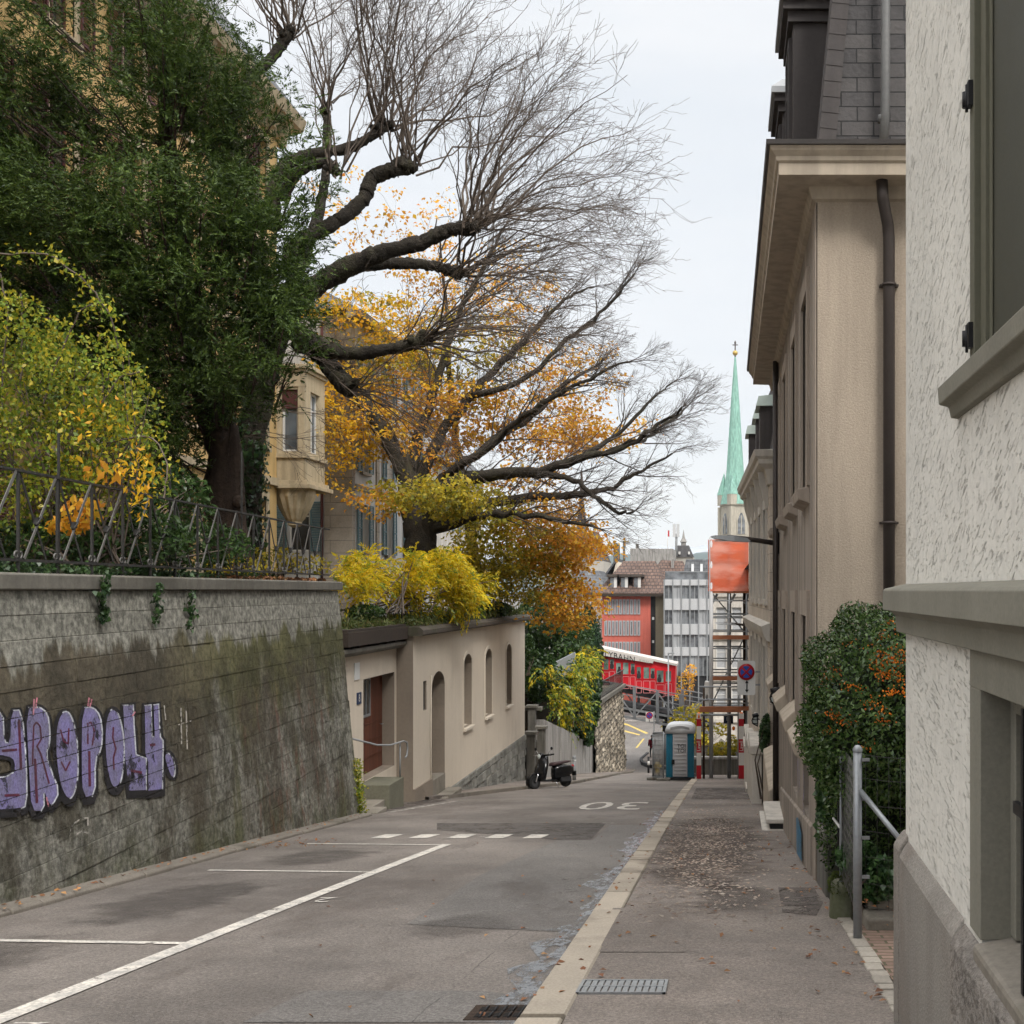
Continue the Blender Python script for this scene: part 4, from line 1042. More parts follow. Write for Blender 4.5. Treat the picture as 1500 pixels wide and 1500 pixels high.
h3 = thing('white_house', 'white house with pale blue green shutters far back between the bare branches', 'house', (-13.4, 60, -3))
cols = [54.2, 57, 59.8, 62.6]; rows = [(1.6, 3.3), (4.6, 6.2)]
o3 = [(c, c+.95, a, b) for c in cols for a, b in rows]
mb = MB(); facade(mb, TX(-13.4), 53, 65.5, -4, 7.6, o3, .2); facade(mb, TY(53), -21, -13.4, -4, 7.6, [], .2); mb.quad((-13.4, 65.5, -4), (-13.4, 65.5, 7.6), (-21, 65.5, 7.6), (-21, 65.5, -4)); mb.build('wall', M['white_st'], h3)
for (c, c2, a, b) in o3:
    window(h3, 'w', .95, b-a, (-13.56, c, a), R(90)); shutter(h3, M['shutter_teal'], .48, b-a, (-13.35, c-.5, a), R(90)); shutter(h3, M['shutter_teal'], .48, b-a, (-13.35, c2+.02, a), R(90))
mb = MB(); mb.hexa([(-12.9, 52.6, 7.6), (-12.9, 65.9, 7.6), (-21.5, 65.9, 7.6), (-21.5, 52.6, 7.6), (-15.5, 55, 10), (-15.5, 63.5, 10), (-19, 63.5, 10), (-19, 55, 10)]); mb.build('roof', M['slate_far'], h3)

# ================================================================== VEGETATION
def leafobj(name, m, parent, C, A, size, asp, fold=.25, jit=.35, Nb=None):
    """C centres, A directions (n,3); a bent diamond per leaf"""
    n = len(C); C = np.asarray(C, float); A = np.asarray(A, float)
    A = A/np.maximum(np.linalg.norm(A, axis=1, keepdims=True), 1e-6)
    N = RNG.normal(size=(n, 3)) if Nb is None else np.asarray(Nb)+RNG.normal(size=(n, 3))*.45
    B = np.cross(A, N); B /= np.maximum(np.linalg.norm(B, axis=1, keepdims=True), 1e-6); N = np.cross(B, A)
    L = size*(1+RNG.normal(size=(n, 1))*jit*.6).clip(.45, 1.8); W = L*asp
    v = np.empty((n, 4, 3)); v[:, 0] = C-A*L*.5; v[:, 2] = C+A*L*.5-N*L*fold*.4
    v[:, 1] = C+B*W*.5+N*W*fold; v[:, 3] = C-B*W*.5+N*W*fold
    return quads(name, m, parent, v.reshape(-1, 3))
def quads(name, m, parent, v):
    n4 = len(v); me = bpy.data.meshes.new(name)
    me.vertices.add(n4); me.vertices.foreach_set('co', v.astype('f4').ravel())
    me.loops.add(n4); me.loops.foreach_set('vertex_index', np.arange(n4, dtype='i4'))
    me.polygons.add(n4//4); me.polygons.foreach_set('loop_start', np.arange(0, n4, 4, dtype='i4'))
    me.materials.append(m); me.update(); me.validate()
    o = bpy.data.objects.new(name, me); COL.objects.link(o)
    if parent is not None: adopt(o, parent)
    return o
def inell(n, px, py, rx, ry, d, rd, shell=0):
    """n points inside an ellipsoid given in photo pixels and metres of depth"""
    u = RNG.normal(size=(n, 3)); u /= np.linalg.norm(u, axis=1, keepdims=True)
    r = RNG.random((n, 1))**(1/3); r = shell+(1-shell)*r; u = u*r
    D = d+u[:, 1]*rd; X = (px-CPX)/FPX*d+u[:, 0]*rx*d/FPX; Z = EYE-(py-CPY)/FPX*d+u[:, 2]*ry*d/FPX
    return np.stack([X, D, Z], 1)
def rdir(n, bias=(0, 0, 0)): return RNG.normal(size=(n, 3))*.8+np.array(bias)

def fronds(F, D, l0, l1, k, side, droop):
    """sprays: k leaflets set alternately along n short stems"""
    n = len(F); D = D/np.linalg.norm(D, axis=1, keepdims=True); up = RNG.normal(size=(n, 3))*.4+np.array([0, 0, 1.])
    S_ = np.cross(D, up); S_ /= np.linalg.norm(S_, axis=1, keepdims=True); L_ = RNG.uniform(l0, l1, (n, 1)); C = []; A = []
    for j in range(k):
        s_ = (j+.4)/k; sg = 1 if j % 2 else -1; w = 1-.7*s_
        C.append(F+D*L_*s_+S_*sg*side*w+np.array([0, 0, -droop])*s_*s_); A.append(D*.8+S_*sg*.8*w+np.array([0, 0, -droop*3])*s_+RNG.normal(size=(n, 3))*.12)
    return np.concatenate(C), np.concatenate(A), S_
def rot_about(d, ang):
    ax = Vector((random.gauss(0, 1), random.gauss(0, 1), random.gauss(0, 1))); ax = ax-d*ax.dot(d)
    ax = ax.normalized() if ax.length > 1e-4 else d.orthogonal().normalized()
    return (d*math.cos(ang)+ax*math.sin(ang)).normalized()
def grow(mb, p, d, L, r, lvl, kids, trop=Vector((0, 0, 0)), wig=.12, ang=(.35, .8), ns=5, decay=(.35, .6), lmin=.0):
    n = 6 if lvl > 1 else 4
    pts = [Vector(p)]; dd = Vector(d).normalized(); seg = L/n
    for i in range(n):
        dd = (dd+Vector((random.gauss(0, wig), random.gauss(0, wig), random.gauss(0, wig)))+trop*(1/n)).normalized()
        pts.append(pts[-1]+dd*seg)
    rads = [max(.0035, r*(1-.8*i/n)) for i in range(n+1)]
    mb.tube(pts, rads, ns if lvl > 1 else 3, 0, caps=False, smooth=True)
    if lvl <= 0: return
    k = kids[lvl-1]; k = int(k)+(random.random() < k-int(k))
    for _ in range(k):
        t = random.uniform(.18, .98); i = min(n-1, int(t*n)); q = pts[i].lerp(pts[i+1], t*n-i)
        dl = (pts[i+1]-pts[i]).normalized(); nd = rot_about(dl, random.uniform(*ang))
        grow(mb, q, nd, L*random.uniform(*decay)*(1.25-.5*t), max(.004, rads[i]*.6), lvl-1, kids, trop, wig, ang, max(3, ns-1), decay)
def pxline(pts): return [P(px, py, d) for px, py, d in pts]
def subdiv(pts, rads, k=4, wob=0.0):
    """Catmull-Rom through the joints, so limbs bend rather than break"""
    P_ = [pts[0]*2-pts[1]]+list(pts)+[pts[-1]*2-pts[-2]]; out = []; rr = []
    for i in range(1, len(P_)-2):
        a, b, c, d = P_[i-1:i+3]
        for j in range(k):
            t = j/k
            q = .5*((2*b)+(c-a)*t+(2*a-5*b+4*c-d)*t*t+(3*b-a-3*c+d)*t**3)
            if wob: q = q+Vector((random.gauss(0, wob), random.gauss(0, wob), random.gauss(0, wob)))
            out.append(q); rr.append(rads[i-1]*(1-t)+rads[i]*t)
    return out+[pts[-1]], rr+[rads[-1]]

# ---- pollarded tree with thick dark limbs and long shoots
pol = thing('pollarded_tree', 'bare pollarded tree with thick black knuckled limbs and long thin shoots against the sky', 'tree', P(372, 850, 24.5), None)
S = 24.5/FPX
mb = MB()
def lump(mb, i0, k):
    for i in range(i0, len(mb.v)):
        v = mb.v[i]; mb.v[i] = (v[0]+random.gauss(0, k), v[1]+random.gauss(0, k), v[2]+random.gauss(0, k))
def limb(mb, pts, rpx, d0=24.5, n=12, wob=.02, knuckle=True):
    pp = [P(px, py, d0+dd) for px, py, dd in pts]; rr = [r*S*.76 for r in rpx]
    a, b = subdiv(pp, rr, 14, wob*.5); ph = random.random()*9; b = [x*(1+.04*math.sin(i*.55+ph)+.04*math.sin(i*.23+ph*2)+random.uniform(-.04, .04)) for i, x in enumerate(b)]
    i0 = len(mb.v); mb.tube(a, b, n+6); lump(mb, i0, .045*rr[0])
    if knuckle:
        for _ in range(9): i0 = len(mb.v); mb.ball(a[-1-random.randint(0, 6)]+Vector((random.gauss(0, .07), random.gauss(0, .07), abs(random.gauss(0, .07)))), rr[-1]*random.uniform(.45, .9), 6); lump(mb, i0, .012)
    return a
mb.tube(*subdiv([P(358, 850, 24.5), P(360, 760, 24.5), P(366, 650, 24.5), P(388, 540, 24.4), P(412, 470, 24.4), P(428, 420, 24.4)], [x*S for x in (30, 22, 20, 20, 20, 17)], 5, .02), 14)
L = {}
L['A'] = limb(mb, [(418, 450, 0), (443, 433, -.1), (487, 403, -.3), (552, 373, -.5), (617, 355, -.7), (660, 336, -.8), (692, 335, -.9)], (23, 21, 19, 16, 13, 12, 13))
L['A2'] = limb(mb, [(500, 398, -.3), (540, 388, 0), (595, 386, .3), (638, 390, .6), (676, 404, .8)], (13, 12, 11, 10, 10))
L['B'] = limb(mb, [(420, 400, .2), (440, 355, .4), (487, 329, .7), (530, 295, 1), (545, 262, 1.2), (572, 250, 1.2), (597, 246, 1.3)], (17, 15, 14, 13, 15, 14, 14))
L['C'] = limb(mb, [(400, 330, .5), (405, 262, .8), (443, 230, 1), (508, 217, 1.3), (540, 202, 1.5), (566, 184, 1.7)], (16, 14, 12, 10, 9, 9))
L['C2'] = limb(mb, [(415, 290, .5), (437, 252, .2), (478, 238, 0), (493, 255, -.1)], (12, 10, 9, 9))
L['D'] = limb(mb, [(385, 330, .4), (340, 200, .8), (360, 123, 1), (393, 90, 1.2), (424, 48, 1.3)], (14, 12, 10, 10, 11))
L['E'] = limb(mb, [(418, 470, -.2), (455, 500, -.4), (508, 518, -.7), (573, 511, -1), (626, 498, -1.3)], (20, 17, 13, 10, 10))
L['G'] = limb(mb, [(440, 500, -.2), (470, 520, -.3), (492, 548, -.4), (514, 572, -.5)], (19, 17, 17, 17))
L['H'] = limb(mb, [(400, 520, 0), (380, 400, -1), (330, 250, -1.5), (250, 120, -1.6), (230, 60, -1.6)], (16, 12, 10, 9, 9))
L['I'] = limb(mb, [(424, 430, 0), (470, 300, 1.5), (480, 190, 2.2), (474, 160, 2.4)], (12, 10, 8, 8))
mb.build('limbs', M['bark_dark'], pol)
tw = MB()
def pshoot(q, d0, d1, Ls, r, kids=(3.5, 13)):
    n = 9; pts = [Vector(q)]; a = Vector(d0).normalized(); b = Vector(d1).normalized()
    for i in range(n):
        t = i/(n-1); dd = (a*(1-t)**1.3+b*(1-(1-t)**1.3)+Vector((random.gauss(0, .15), random.gauss(0, .15), random.gauss(0, .15)))).normalized()
        pts.append(pts[-1]+dd*Ls/n)
    rads = [max(.0045, r*(1-.86*i/n)) for i in range(n+1)]
    tw.tube(pts, rads, 5, caps=False)
    k = int(kids[1]*Ls/4.5*random.uniform(.7, 1.3))
    for _ in range(k):
        t = random.uniform(.25, 1)**.8; i = min(n-1, int(t*n)); qq = pts[i].lerp(pts[i+1], t*n-i)
        dl = (pts[i+1]-pts[i]).normalized(); nd = rot_about(dl, random.uniform(.25, .85))
        grow(tw, qq, nd, random.uniform(.5, 1.4)*(1.2-.5*t), max(.005, rads[i]*.5), 1, (kids[0],), Vector((.1, 0, .12)), .18, (.3, .9), 4, (.35, .7))
def fan(q, n, amin, amax, Lr, r, sag=0, dy=.5, spread=.1):
    """shoots leaving a knuckle; angles in degrees from +x towards up"""
    for _ in range(int(n*1.35)):
        a = R(random.uniform(amin, amax)); y = random.gauss(0, dy)
        d1 = Vector((math.cos(a), y, math.sin(a)))
        a0 = a+random.uniform(.2, .7)*(1 if a < 1.4 else -.3)
        d0 = Vector((math.cos(a0), y*1.3+random.gauss(0, .3), math.sin(a0)))
        o = Vector((random.gauss(0, spread), random.gauss(0, spread), random.gauss(0, spread*.6)))
        pshoot(q+o, d0, d1, random.uniform(*Lr), random.uniform(r*.38, r*.95))
fan(L['A'][-1], 17, -14, 78, (3.2, 4.5), .036); fan(L['A'][-6], 7, 30, 110, (3, 4.6), .034)
fan(L['A2'][-1], 13, -28, 60, (3.0, 4.4), .034); fan(L['A2'][-8], 4, -10, 60, (2.2, 3.6), .026)
fan(L['B'][-1], 16, 12, 110, (3.2, 5.3), .036); fan(L['B'][-10], 5, 50, 130, (2.5, 4.5), .03)
fan(L['C'][-1], 12, 15, 105, (3.2, 5.4), .034); fan(L['C'][-9], 6, 50, 120, (3, 5), .032)
fan(L['C2'][-1], 8, 20, 120, (2.6, 4.8), .032)
fan(L['D'][-1], 13, 30, 140, (2.5, 4.5), .034); fan(L['D'][-8], 5, 60, 150, (2.5, 4), .03)
fan(L['A'][-1], 8, -30, 30, (3.2, 4.4), .026); fan(L['A2'][-1], 6, -45, 10, (2.6, 4), .024)
fan(L['E'][-1], 16, -40, 52, (2.6, 4.3), .03); fan(L['E'][-8], 6, -50, 60, (2, 3.4), .024)
fan(L['G'][-1], 10, -75, 40, (1.8, 3.6), .024); fan(L['G'][-5], 5, -110, 20, (1.2, 2.4), .018)
fan(L['H'][-1], 10, 40, 150, (2.2, 4), .03); fan(L['I'][-1], 11, 25, 120, (2.8, 5), .032)
for q in (P(360, 640, 23.6), P(400, 600, 23.9), P(430, 520, 23.7)): fan(q, 3, -60, 40, (1.2, 2.2), .014)
tw.build('shoots', M['twig'], pol, fix=False)

# ---- spreading beech further down
bee = thing('spreading_beech', 'dark multi stemmed bare tree with wide spreading branches beyond the yellow shrub', 'tree', P(622, 850, 38))
S2 = 38/FPX; mb = MB(); tw = MB()
def blimb(pts, rpx, kids=(5, 6), every=.36, Lb=(1.0, 2.5), d0=38, trop=Vector((.25, 0, .12)), start=.25):
    pp = [P(px, py, d0+dd) for px, py, dd in pts]; rr = [r*S2 for r in rpx]
    rr = [x*.78 for x in rr]; a, b = subdiv(pp, rr, 5, .035); i0 = len(mb.v); mb.tube(a, b, 10); lump(mb, i0, .05*rr[0])
    n = len(a); tot = sum((a[i+1]-a[i]).length for i in range(n-1)); acc = 0
    for i in range(n-1):
        sl = (a[i+1]-a[i]).length; acc += sl
        if acc/tot < start: continue
        k = sl/every; k = int(k)+(random.random() < k-int(k))
        for _ in range(k):
            dl = (a[i+1]-a[i]).normalized(); nd = rot_about(dl, random.uniform(.35, .9)); nd = (nd+Vector((.25, 0, .15))).normalized()
            grow(tw, a[i].lerp(a[i+1], random.random()), nd, random.uniform(*Lb)*(1.15-.5*acc/tot), max(.010, min(.03, b[i]*.45)), 2, kids, trop, .13, (.35, .85), 5, (.35, .6))
    for _ in range(3): grow(tw, a[-1], rot_about((a[-1]-a[-2]).normalized(), .3), random.uniform(.8, 1.5), .014, 2, kids, trop, .13, (.35, .8), 4, (.4, .6))
blimb([(622, 850, 0), (616, 790, 0), (608, 745, .1), (598, 705, .1), (575, 655, .2), (548, 615, .2), (524, 575, .3), (500, 520, .6)], (36, 30, 26, 20, 15, 13, 11, 8), start=.55)
blimb([(622, 800, 0), (634, 745, -.2), (672, 704, -.5), (730, 694, -1), (790, 692, -1.4), (850, 672, -1.8), (910, 655, -2), (965, 622, -2.2), (1000, 596, -2.4)], (20, 17, 13, 11, 9, 7, 5, 3, 1.5))
blimb([(640, 770, 0), (706, 738, .6), (790, 728, 1), (830, 724, 1.2), (890, 716, 1.4), (930, 694, 1.6), (985, 664, 1.8)], (14, 10, 8, 7, 5, 3.5, 1.5))
blimb([(612, 760, .3), (650, 702, .6), (698, 666, 1), (738, 636, 1.4), (786, 604, 1.8), (830, 562, 2.2), (885, 526, 2.6)], (14, 11, 8, 7, 6, 4, 1.5))
blimb([(604, 720, .3), (650, 632, .8), (690, 580, 1.1), (730, 536, 1.5), (775, 490, 2), (825, 440, 2.4), (870, 420, 2.8)], (14, 10, 8, 7, 5, 3, 1.5))
blimb([(640, 775, -.5), (714, 754, -1.2), (780, 756, -1.7), (840, 765, -2.2), (880, 775, -2.6)], (10, 7, 5, 3, 1.5))
blimb([(600, 705, .4), (612, 640, .8), (642, 560, 1.2), (664, 480, 1.6), (704, 400, 2), (740, 330, 2.4)], (13, 10, 8, 6, 4, 2))
blimb([(780, 694, -1.4), (830, 700, -1.8), (870, 725, -2), (905, 752, -2.2), (930, 748, -2.3)], (7, 5, 4, 3, 1.5))
blimb([(650, 700, .5), (720, 650, -.5), (780, 600, -1.5), (850, 560, -2), (920, 530, -2.5)], (8, 6, 5, 3, 1.5))
blimb([(690, 580, 1), (760, 560, .5), (830, 500, .2), (890, 450, 0), (930, 400, 0)], (7, 5, 4, 3, 1.5))
blimb([(910, 655, -2), (950, 640, -1), (990, 610, -.5), (1012, 590, 0)], (4, 3, 2, 1), every=.3)
blimb([(850, 672, -1.8), (900, 640, -1), (950, 590, -.5), (985, 560, 0)], (5, 4, 2.5, 1), every=.35)
mb.build('trunk', M['bark_dark'], bee); tw.build('branches', M['twig2'], bee, fix=False)

# ---- autumn maple: limbs reach for every leaf cluster
map_ = thing('autumn_maple', 'autumn maple with orange and yellow leaves thinning between the bare branches', 'tree', P(700, 900, 42))
mb = MB(); Cc = []
clus = [ # px, py, rx, ry, d, count, kind (0 orange 1 olive 2 gold)
 (545, 468, 85, 36, 40, 36, 2), (545, 475, 85, 40, 40, 22, 1), (500, 475, 44, 44, 40, 18, 2), (500, 560, 40, 40, 39, 22, 2), (600, 520, 60, 40, 40, 24, 2), (560, 640, 60, 40, 39, 26, 2), (660, 600, 60, 50, 40, 24, 2), (565, 335, 90, 50, 41, 15, 0), (640, 300, 40, 50, 42, 4, 0), (500, 290, 40, 50, 41, 5, 0),
 (520, 600, 55, 60, 39, 30, 2), (600, 590, 60, 45, 40, 26, 0), (560, 545, 90, 30, 40, 22, 1), (690, 530, 80, 75, 41, 40, 1), (740, 420, 70, 60, 43, 30, 0), (620, 385, 60, 40, 42, 20, 0), (720, 480, 60, 40, 42, 20, 0), (790, 540, 60, 50, 42, 18, 0), (870, 640, 50, 30, 41, 14, 0),
 (640, 430, 70, 50, 42, 24, 0), (790, 620, 90, 60, 41, 40, 0), (700, 610, 70, 50, 40, 30, 0), (835, 650, 60, 30, 40, 20, 0), (620, 660, 60, 40, 39, 20, 0),
 (850, 560, 70, 60, 42, 14, 0), (640, 728, 72, 30, 36, 44, 1), (700, 745, 60, 30, 37, 24, 1), (560, 735, 45, 22, 37, 10, 0), (490, 660, 30, 60, 38, 14, 2),
 (740, 800, 85, 50, 40, 80, 1), (700, 850, 60, 45, 41, 50, 1), (800, 770, 75, 45, 40, 60, 0), (820, 815, 60, 36, 41, 44, 0), (880, 800, 40, 14, 41, 8, 0), (780, 850, 70, 40, 42, 55, 1),
 (845, 880, 40, 35, 41, 30, 0), (820, 905, 35, 25, 42, 16, 0), (770, 700, 50, 25, 40, 12, 0), (940, 640, 30, 30, 41, 4, 0)]
nodesP = []; 
trunk, trr = subdiv([P(706, 905, 42), P(700, 850, 42), P(690, 790, 42), P(680, 720, 42), P(668, 640, 42), P(660, 560, 42), P(655, 470, 42), P(648, 380, 42), P(640, 320, 42)], [.26, .22, .19, .16, .13, .10, .07, .04, .02], 5, .03)
mb.tube(trunk, trr, 9)
for a, r in zip(trunk[6:], trr[6:]): nodesP.append((a, r))
allc = []
for (px, py, rx, ry, d, n, k) in clus:
    for c in inell(int(n*(2.9 if py > 500 else 1.9)), px, py, rx*1.05, ry*1.05, d, 2.2): allc.append((Vector(c), k))
allc.sort(key=lambda c: min((c[0]-t).length for t in trunk))
pa = np.array([tuple(n[0]) for n in nodesP]); pr = [n[1] for n in nodesP]; pa = list(pa)
LC = {0: [], 1: [], 2: []}; LA = {0: [], 1: [], 2: []}
for c, k in allc:
    arr = np.array(pa); dd = np.linalg.norm(arr-np.array(c), axis=1)+np.maximum(0, arr[:, 2]-c.z+.3)*.6
    i = int(np.argmin(dd)); a = Vector(arr[i]); L_ = (c-a).length
    if L_ > .05:
        m1 = a.lerp(c, .4)+Vector((random.gauss(0, .06), random.gauss(0, .06), .10*L_)); m2 = a.lerp(c, .75)+Vector((random.gauss(0, .05), random.gauss(0, .05), .08*L_))
        r = min(pr[i]*.7, .012+.012*L_); mb.tube([a, m1, m2, c], [r, r*.8, r*.55, .005], 4, caps=False)
        for q, rr_ in ((m1, r*.8), (m2, r*.55), (c, .008)): pa.append(np.array(q)); pr.append(rr_)
    n = random.randint(9, 18)
    o = RNG.normal(size=(n, 3))*np.array([.23, .23, .10]); LC[k].append(np.array(c)+o); LA[k].append(o+RNG.normal(size=(n, 3))*.15+np.array([0, 0, -.12]))
mb.build('trunk', M['bark_grey'], map_, fix=False)
for k, m, nm in ((0, 'orange', 'orange_foliage'), (1, 'olive', 'olive_foliage'), (2, 'gold', 'golden_foliage')):
    C = np.concatenate(LC[k]); A = np.concatenate(LA[k]); leafobj(nm, M[m], map_, C, A, .135, .72, .3, Nb=np.tile([0, -.3, .8], (len(C), 1)))

# ---- dark conifer over the wall
yew = thing('dark_conifer', 'large dark green conifer with a fissured reddish trunk behind the railing', 'tree', P(335, 850, 22))
mb = MB(); S = 22/FPX
tr1, r1 = subdiv([P(338, 855, 22), P(334, 790, 22), P(330, 720, 22), P(326, 650, 22), P(300, 560, 22), P(270, 400, 22), P(250, 250, 22), P(240, 60, 22), P(236, -120, 22)], [x*S for x in (36, 29, 26, 25, 22, 17, 13, 9, 4)], 5, .02)
mb.tube(tr1, [r*random.uniform(.93, 1.08) for r in r1], 16)
mb.ball(P(322, 640, 21.72), .16, 6); mb.ball(P(350, 735, 21.7), .12, 6)
ell = [(30, 110, 62, 150), (125, 150, 52, 130), (225, 100, 66, 150), (305, 100, 58, 125), (350, 225, 62, 70), (20, 330, 70, 110), (95, 330, 70, 90), (180, 330, 80, 95), (285, 320, 85, 90), (372, 330, 46, 70), (60, 470, 70, 70),
       (170, 470, 90, 95), (265, 470, 90, 100), (350, 450, 75, 95), (412, 505, 36, 50), (270, 570, 90, 62), (360, 565, 66, 48), (240, 645, 42, 60), (130, 570, 80, 70), (255, 715, 30, 34), (205, 640, 50, 60), (400, 420, 42, 62), (405, 350, 36, 50), (415, 470, 36, 40), (-40, 250, 60, 200), (330, 175, 40, 70), (400, 160, 26, 16), (430, 268, 26, 14)]
FB = []; FD = []
for (px, py, rx, ry) in ell:
    d = random.uniform(20.0, 21.9); nb = max(5, int(rx*ry/(185 if py > 300 else 215)))
    for c in inell(nb, px, py, rx*.93, ry*.93, d, 1.5):
        c = Vector(c); i = min(range(len(tr1)), key=lambda i: (tr1[i]-(c-Vector((0, 0, .6)))).length); base = tr1[i]
        if (c-base).length > 1.5: base = c+(base-c).normalized()*random.uniform(.5, 1.1)-Vector((0, 0, random.uniform(.2, .7)))
        if random.random() < .55: mb.tube([base, base.lerp(c, .5)+Vector((0, 0, random.uniform(-.1, .1))), c], [.022, .016, .006], 4, caps=False)
        out = (c-Vector((-9.3, 22, c.z-.5))); out.z *= .3; out = out.normalized(); up = .55 if py < 280 else .1
        bd = (out*.6+Vector((random.gauss(0, .4), random.gauss(0, .4), up+random.gauss(0, .25)))).normalized()
        n = 24; t_ = RNG.random((n, 1)); FB.append(np.array(c)+np.array(bd)*(t_-.5)*1.15+RNG.normal(size=(n, 3))*.13); FD.append(np.array(bd)*.7+RNG.normal(size=(n, 3))*.5)
mb.build('trunk', M['bark_red'], yew)
C, A, N_ = fronds(np.concatenate(FB), np.concatenate(FD), .18, .38, 15, .042, .05)
print('yew leaflets', len(C)); leafobj('crown', M['yew'], yew, C, A, .074, .30, .2)

# ivy climbing the trunk
def ivy_patch(parent, name, C, N, size=.07, m='ivy'):
    return leafobj(name, M[m], parent, C, RNG.normal(size=(len(C), 3))*.5+np.array([0, 0, -.7]), size, .85, .25, Nb=N)
ti = thing('trunk_ivy', 'green ivy climbing the right side of the thick tree trunk', 'ivy', P(372, 800, 24))
C = []; N = []
for _ in range(900):
    z = random.random(); p = Vector(P(360+random.gauss(0, 4)+6*z, 830-z*220, 24.5)); a = random.uniform(-2.6, .4); r = .29+random.uniform(0, .05)-.02*z
    C.append((p.x+r*math.cos(a), p.y+r*math.sin(a), p.z)); N.append((math.cos(a)*1.6, math.sin(a)*1.6, .2))
ivy_patch(ti, 'leaves', C, N, .10)

# ---- yellow green climber over the railing
cli = thing('climbing_shrub', 'yellow green climbing shrub with arching stems spilling over the railing', 'shrub', P(90, 845, 15.2))
mb = MB(); C = []
for (px, py, rx, ry, n) in ((40, 560, 95, 85, 3400), (130, 560, 70, 75, 2300), (60, 660, 110, 70, 3000), (150, 650, 60, 80, 2200), (30, 760, 90, 60, 1500), (110, 730, 80, 60, 1500), (190, 600, 38, 50, 700), (30, 480, 55, 50, 900), (-40, 600, 60, 130, 1500)):
    c = inell(n, px, py, rx, ry, 15.3, 1.0, .2); keep = np.sin(c[:, 0]*7+c[:, 2]*5)+np.sin(c[:, 2]*9-c[:, 1]*6)+RNG.normal(size=len(c))*.7 > -.45; C.append(c[keep])
stems = [[(-20, 372, 14.6), (60, 372, 14.7), (100, 392, 14.7), (140, 430, 14.8), (165, 470, 14.9), (172, 510, 15)], [(30, 560, 15), (34, 480, 15), (30, 430, 15)], [(60, 600, 15), (110, 470, 15), (150, 440, 15)], [(120, 640, 15), (170, 560, 15), (205, 545, 15)], [(150, 650, 15), (215, 640, 14.8), (245, 680, 14.6), (240, 730, 14.5)], [(0, 640, 15), (10, 470, 15), (0, 400, 15)]]
for s in stems:
    a, r = subdiv(pxline(s), [.012]*len(s), 5, .01); mb.tube(a, r, 4, caps=False)
    for q in a:
        n = 9; C.append(np.array(q)+RNG.normal(size=(n, 3))*.07)
for _ in range(60):
    a = P(random.uniform(0, 200), 840, 15.3); b = P(random.uniform(-20, 220), random.uniform(520, 700), 15.2)
    mb.tube([a, a.lerp(b, .5)+Vector((random.gauss(0, .15), random.gauss(0, .15), 0)), b], [.014, .010, .005], 4, caps=False)
mb.build('stems', M['twig'], cli, fix=False)
C = np.concatenate(C); leafobj('foliage', M['climber'], cli, C, rdir(len(C), (0, 0, -.6)), .062, .62, .3)
C = np.concatenate([inell(50, 140, 650, 60, 60, 14.6, .4), inell(90, 205, 690, 30, 40, 14.7, .4), inell(36, 205, 730, 12, 36, 14.5, .2), inell(26, 150, 600, 60, 40, 14.6, .4)])
leafobj('yellow_foliage', M['gold'], cli, C, rdir(len(C), (0, 0, -1.3)), .085, .42, .3)
C = np.concatenate([inell(70, 120, 750, 30, 22, 14.5, .3), inell(60, 100, 770, 30, 14, 14.5, .3), inell(20, 150, 690, 26, 20, 14.5, .3)])
leafobj('orange_foliage', M['orange'], cli, C, rdir(len(C), (0, 0, -.9)), .12, .5, .3)

def shrub(name, label, cat, base, ells, m, size, asp, n, stems=10, group=None, bias=(0, 0, .2), stemm='twig', fol='foliage', Nb=None):
    t = thing(name, label, cat, base, group); mb = MB(); C = []
    tot = sum(e[2]*e[3] for e in ells)
    for (px, py, rx, ry, d, rd) in ells:
        C.append(inell(int(n*rx*ry/tot)+1, px, py, rx, ry, d, rd, .25))
        for _ in range(max(2, stems//len(ells))):
            b = Vector(inell(1, px, py, rx*.8, ry*.8, d, rd)[0]); a = Vector(base)+Vector((random.gauss(0, .1), random.gauss(0, .1), 0))
            mb.tube([a, a.lerp(b, .5)+Vector((random.gauss(0, .1), random.gauss(0, .1), .05)), b], [.025, .016, .006], 4, caps=False)
    mb.build('stems', M[stemm], t, fix=False)
    C = np.concatenate(C); leafobj(fol, M[m], t, C, rdir(len(C), bias), size, asp, .25)
    return t
shrub('laurel_bush', 'dark green laurel bush under the yellow green climber behind the railing', 'bush', P(120, 850, 14.8), [(60, 800, 110, 40, 15.2, .6), (190, 790, 90, 48, 16.2, .6), (250, 740, 60, 60, 19, .7), (300, 800, 70, 36, 18.6, .6)], 'green', .10, .4, 6500, 24)
shrub('low_bush', 'low green bush at the foot of the conifer trunk', 'bush', P(400, 848, 22.6), [(400, 822, 40, 24, 22.4, .5), (450, 828, 36, 16, 23.4, .4), (340, 830, 40, 18, 21.4, .5)], 'olive', .09, .5, 700, 12)
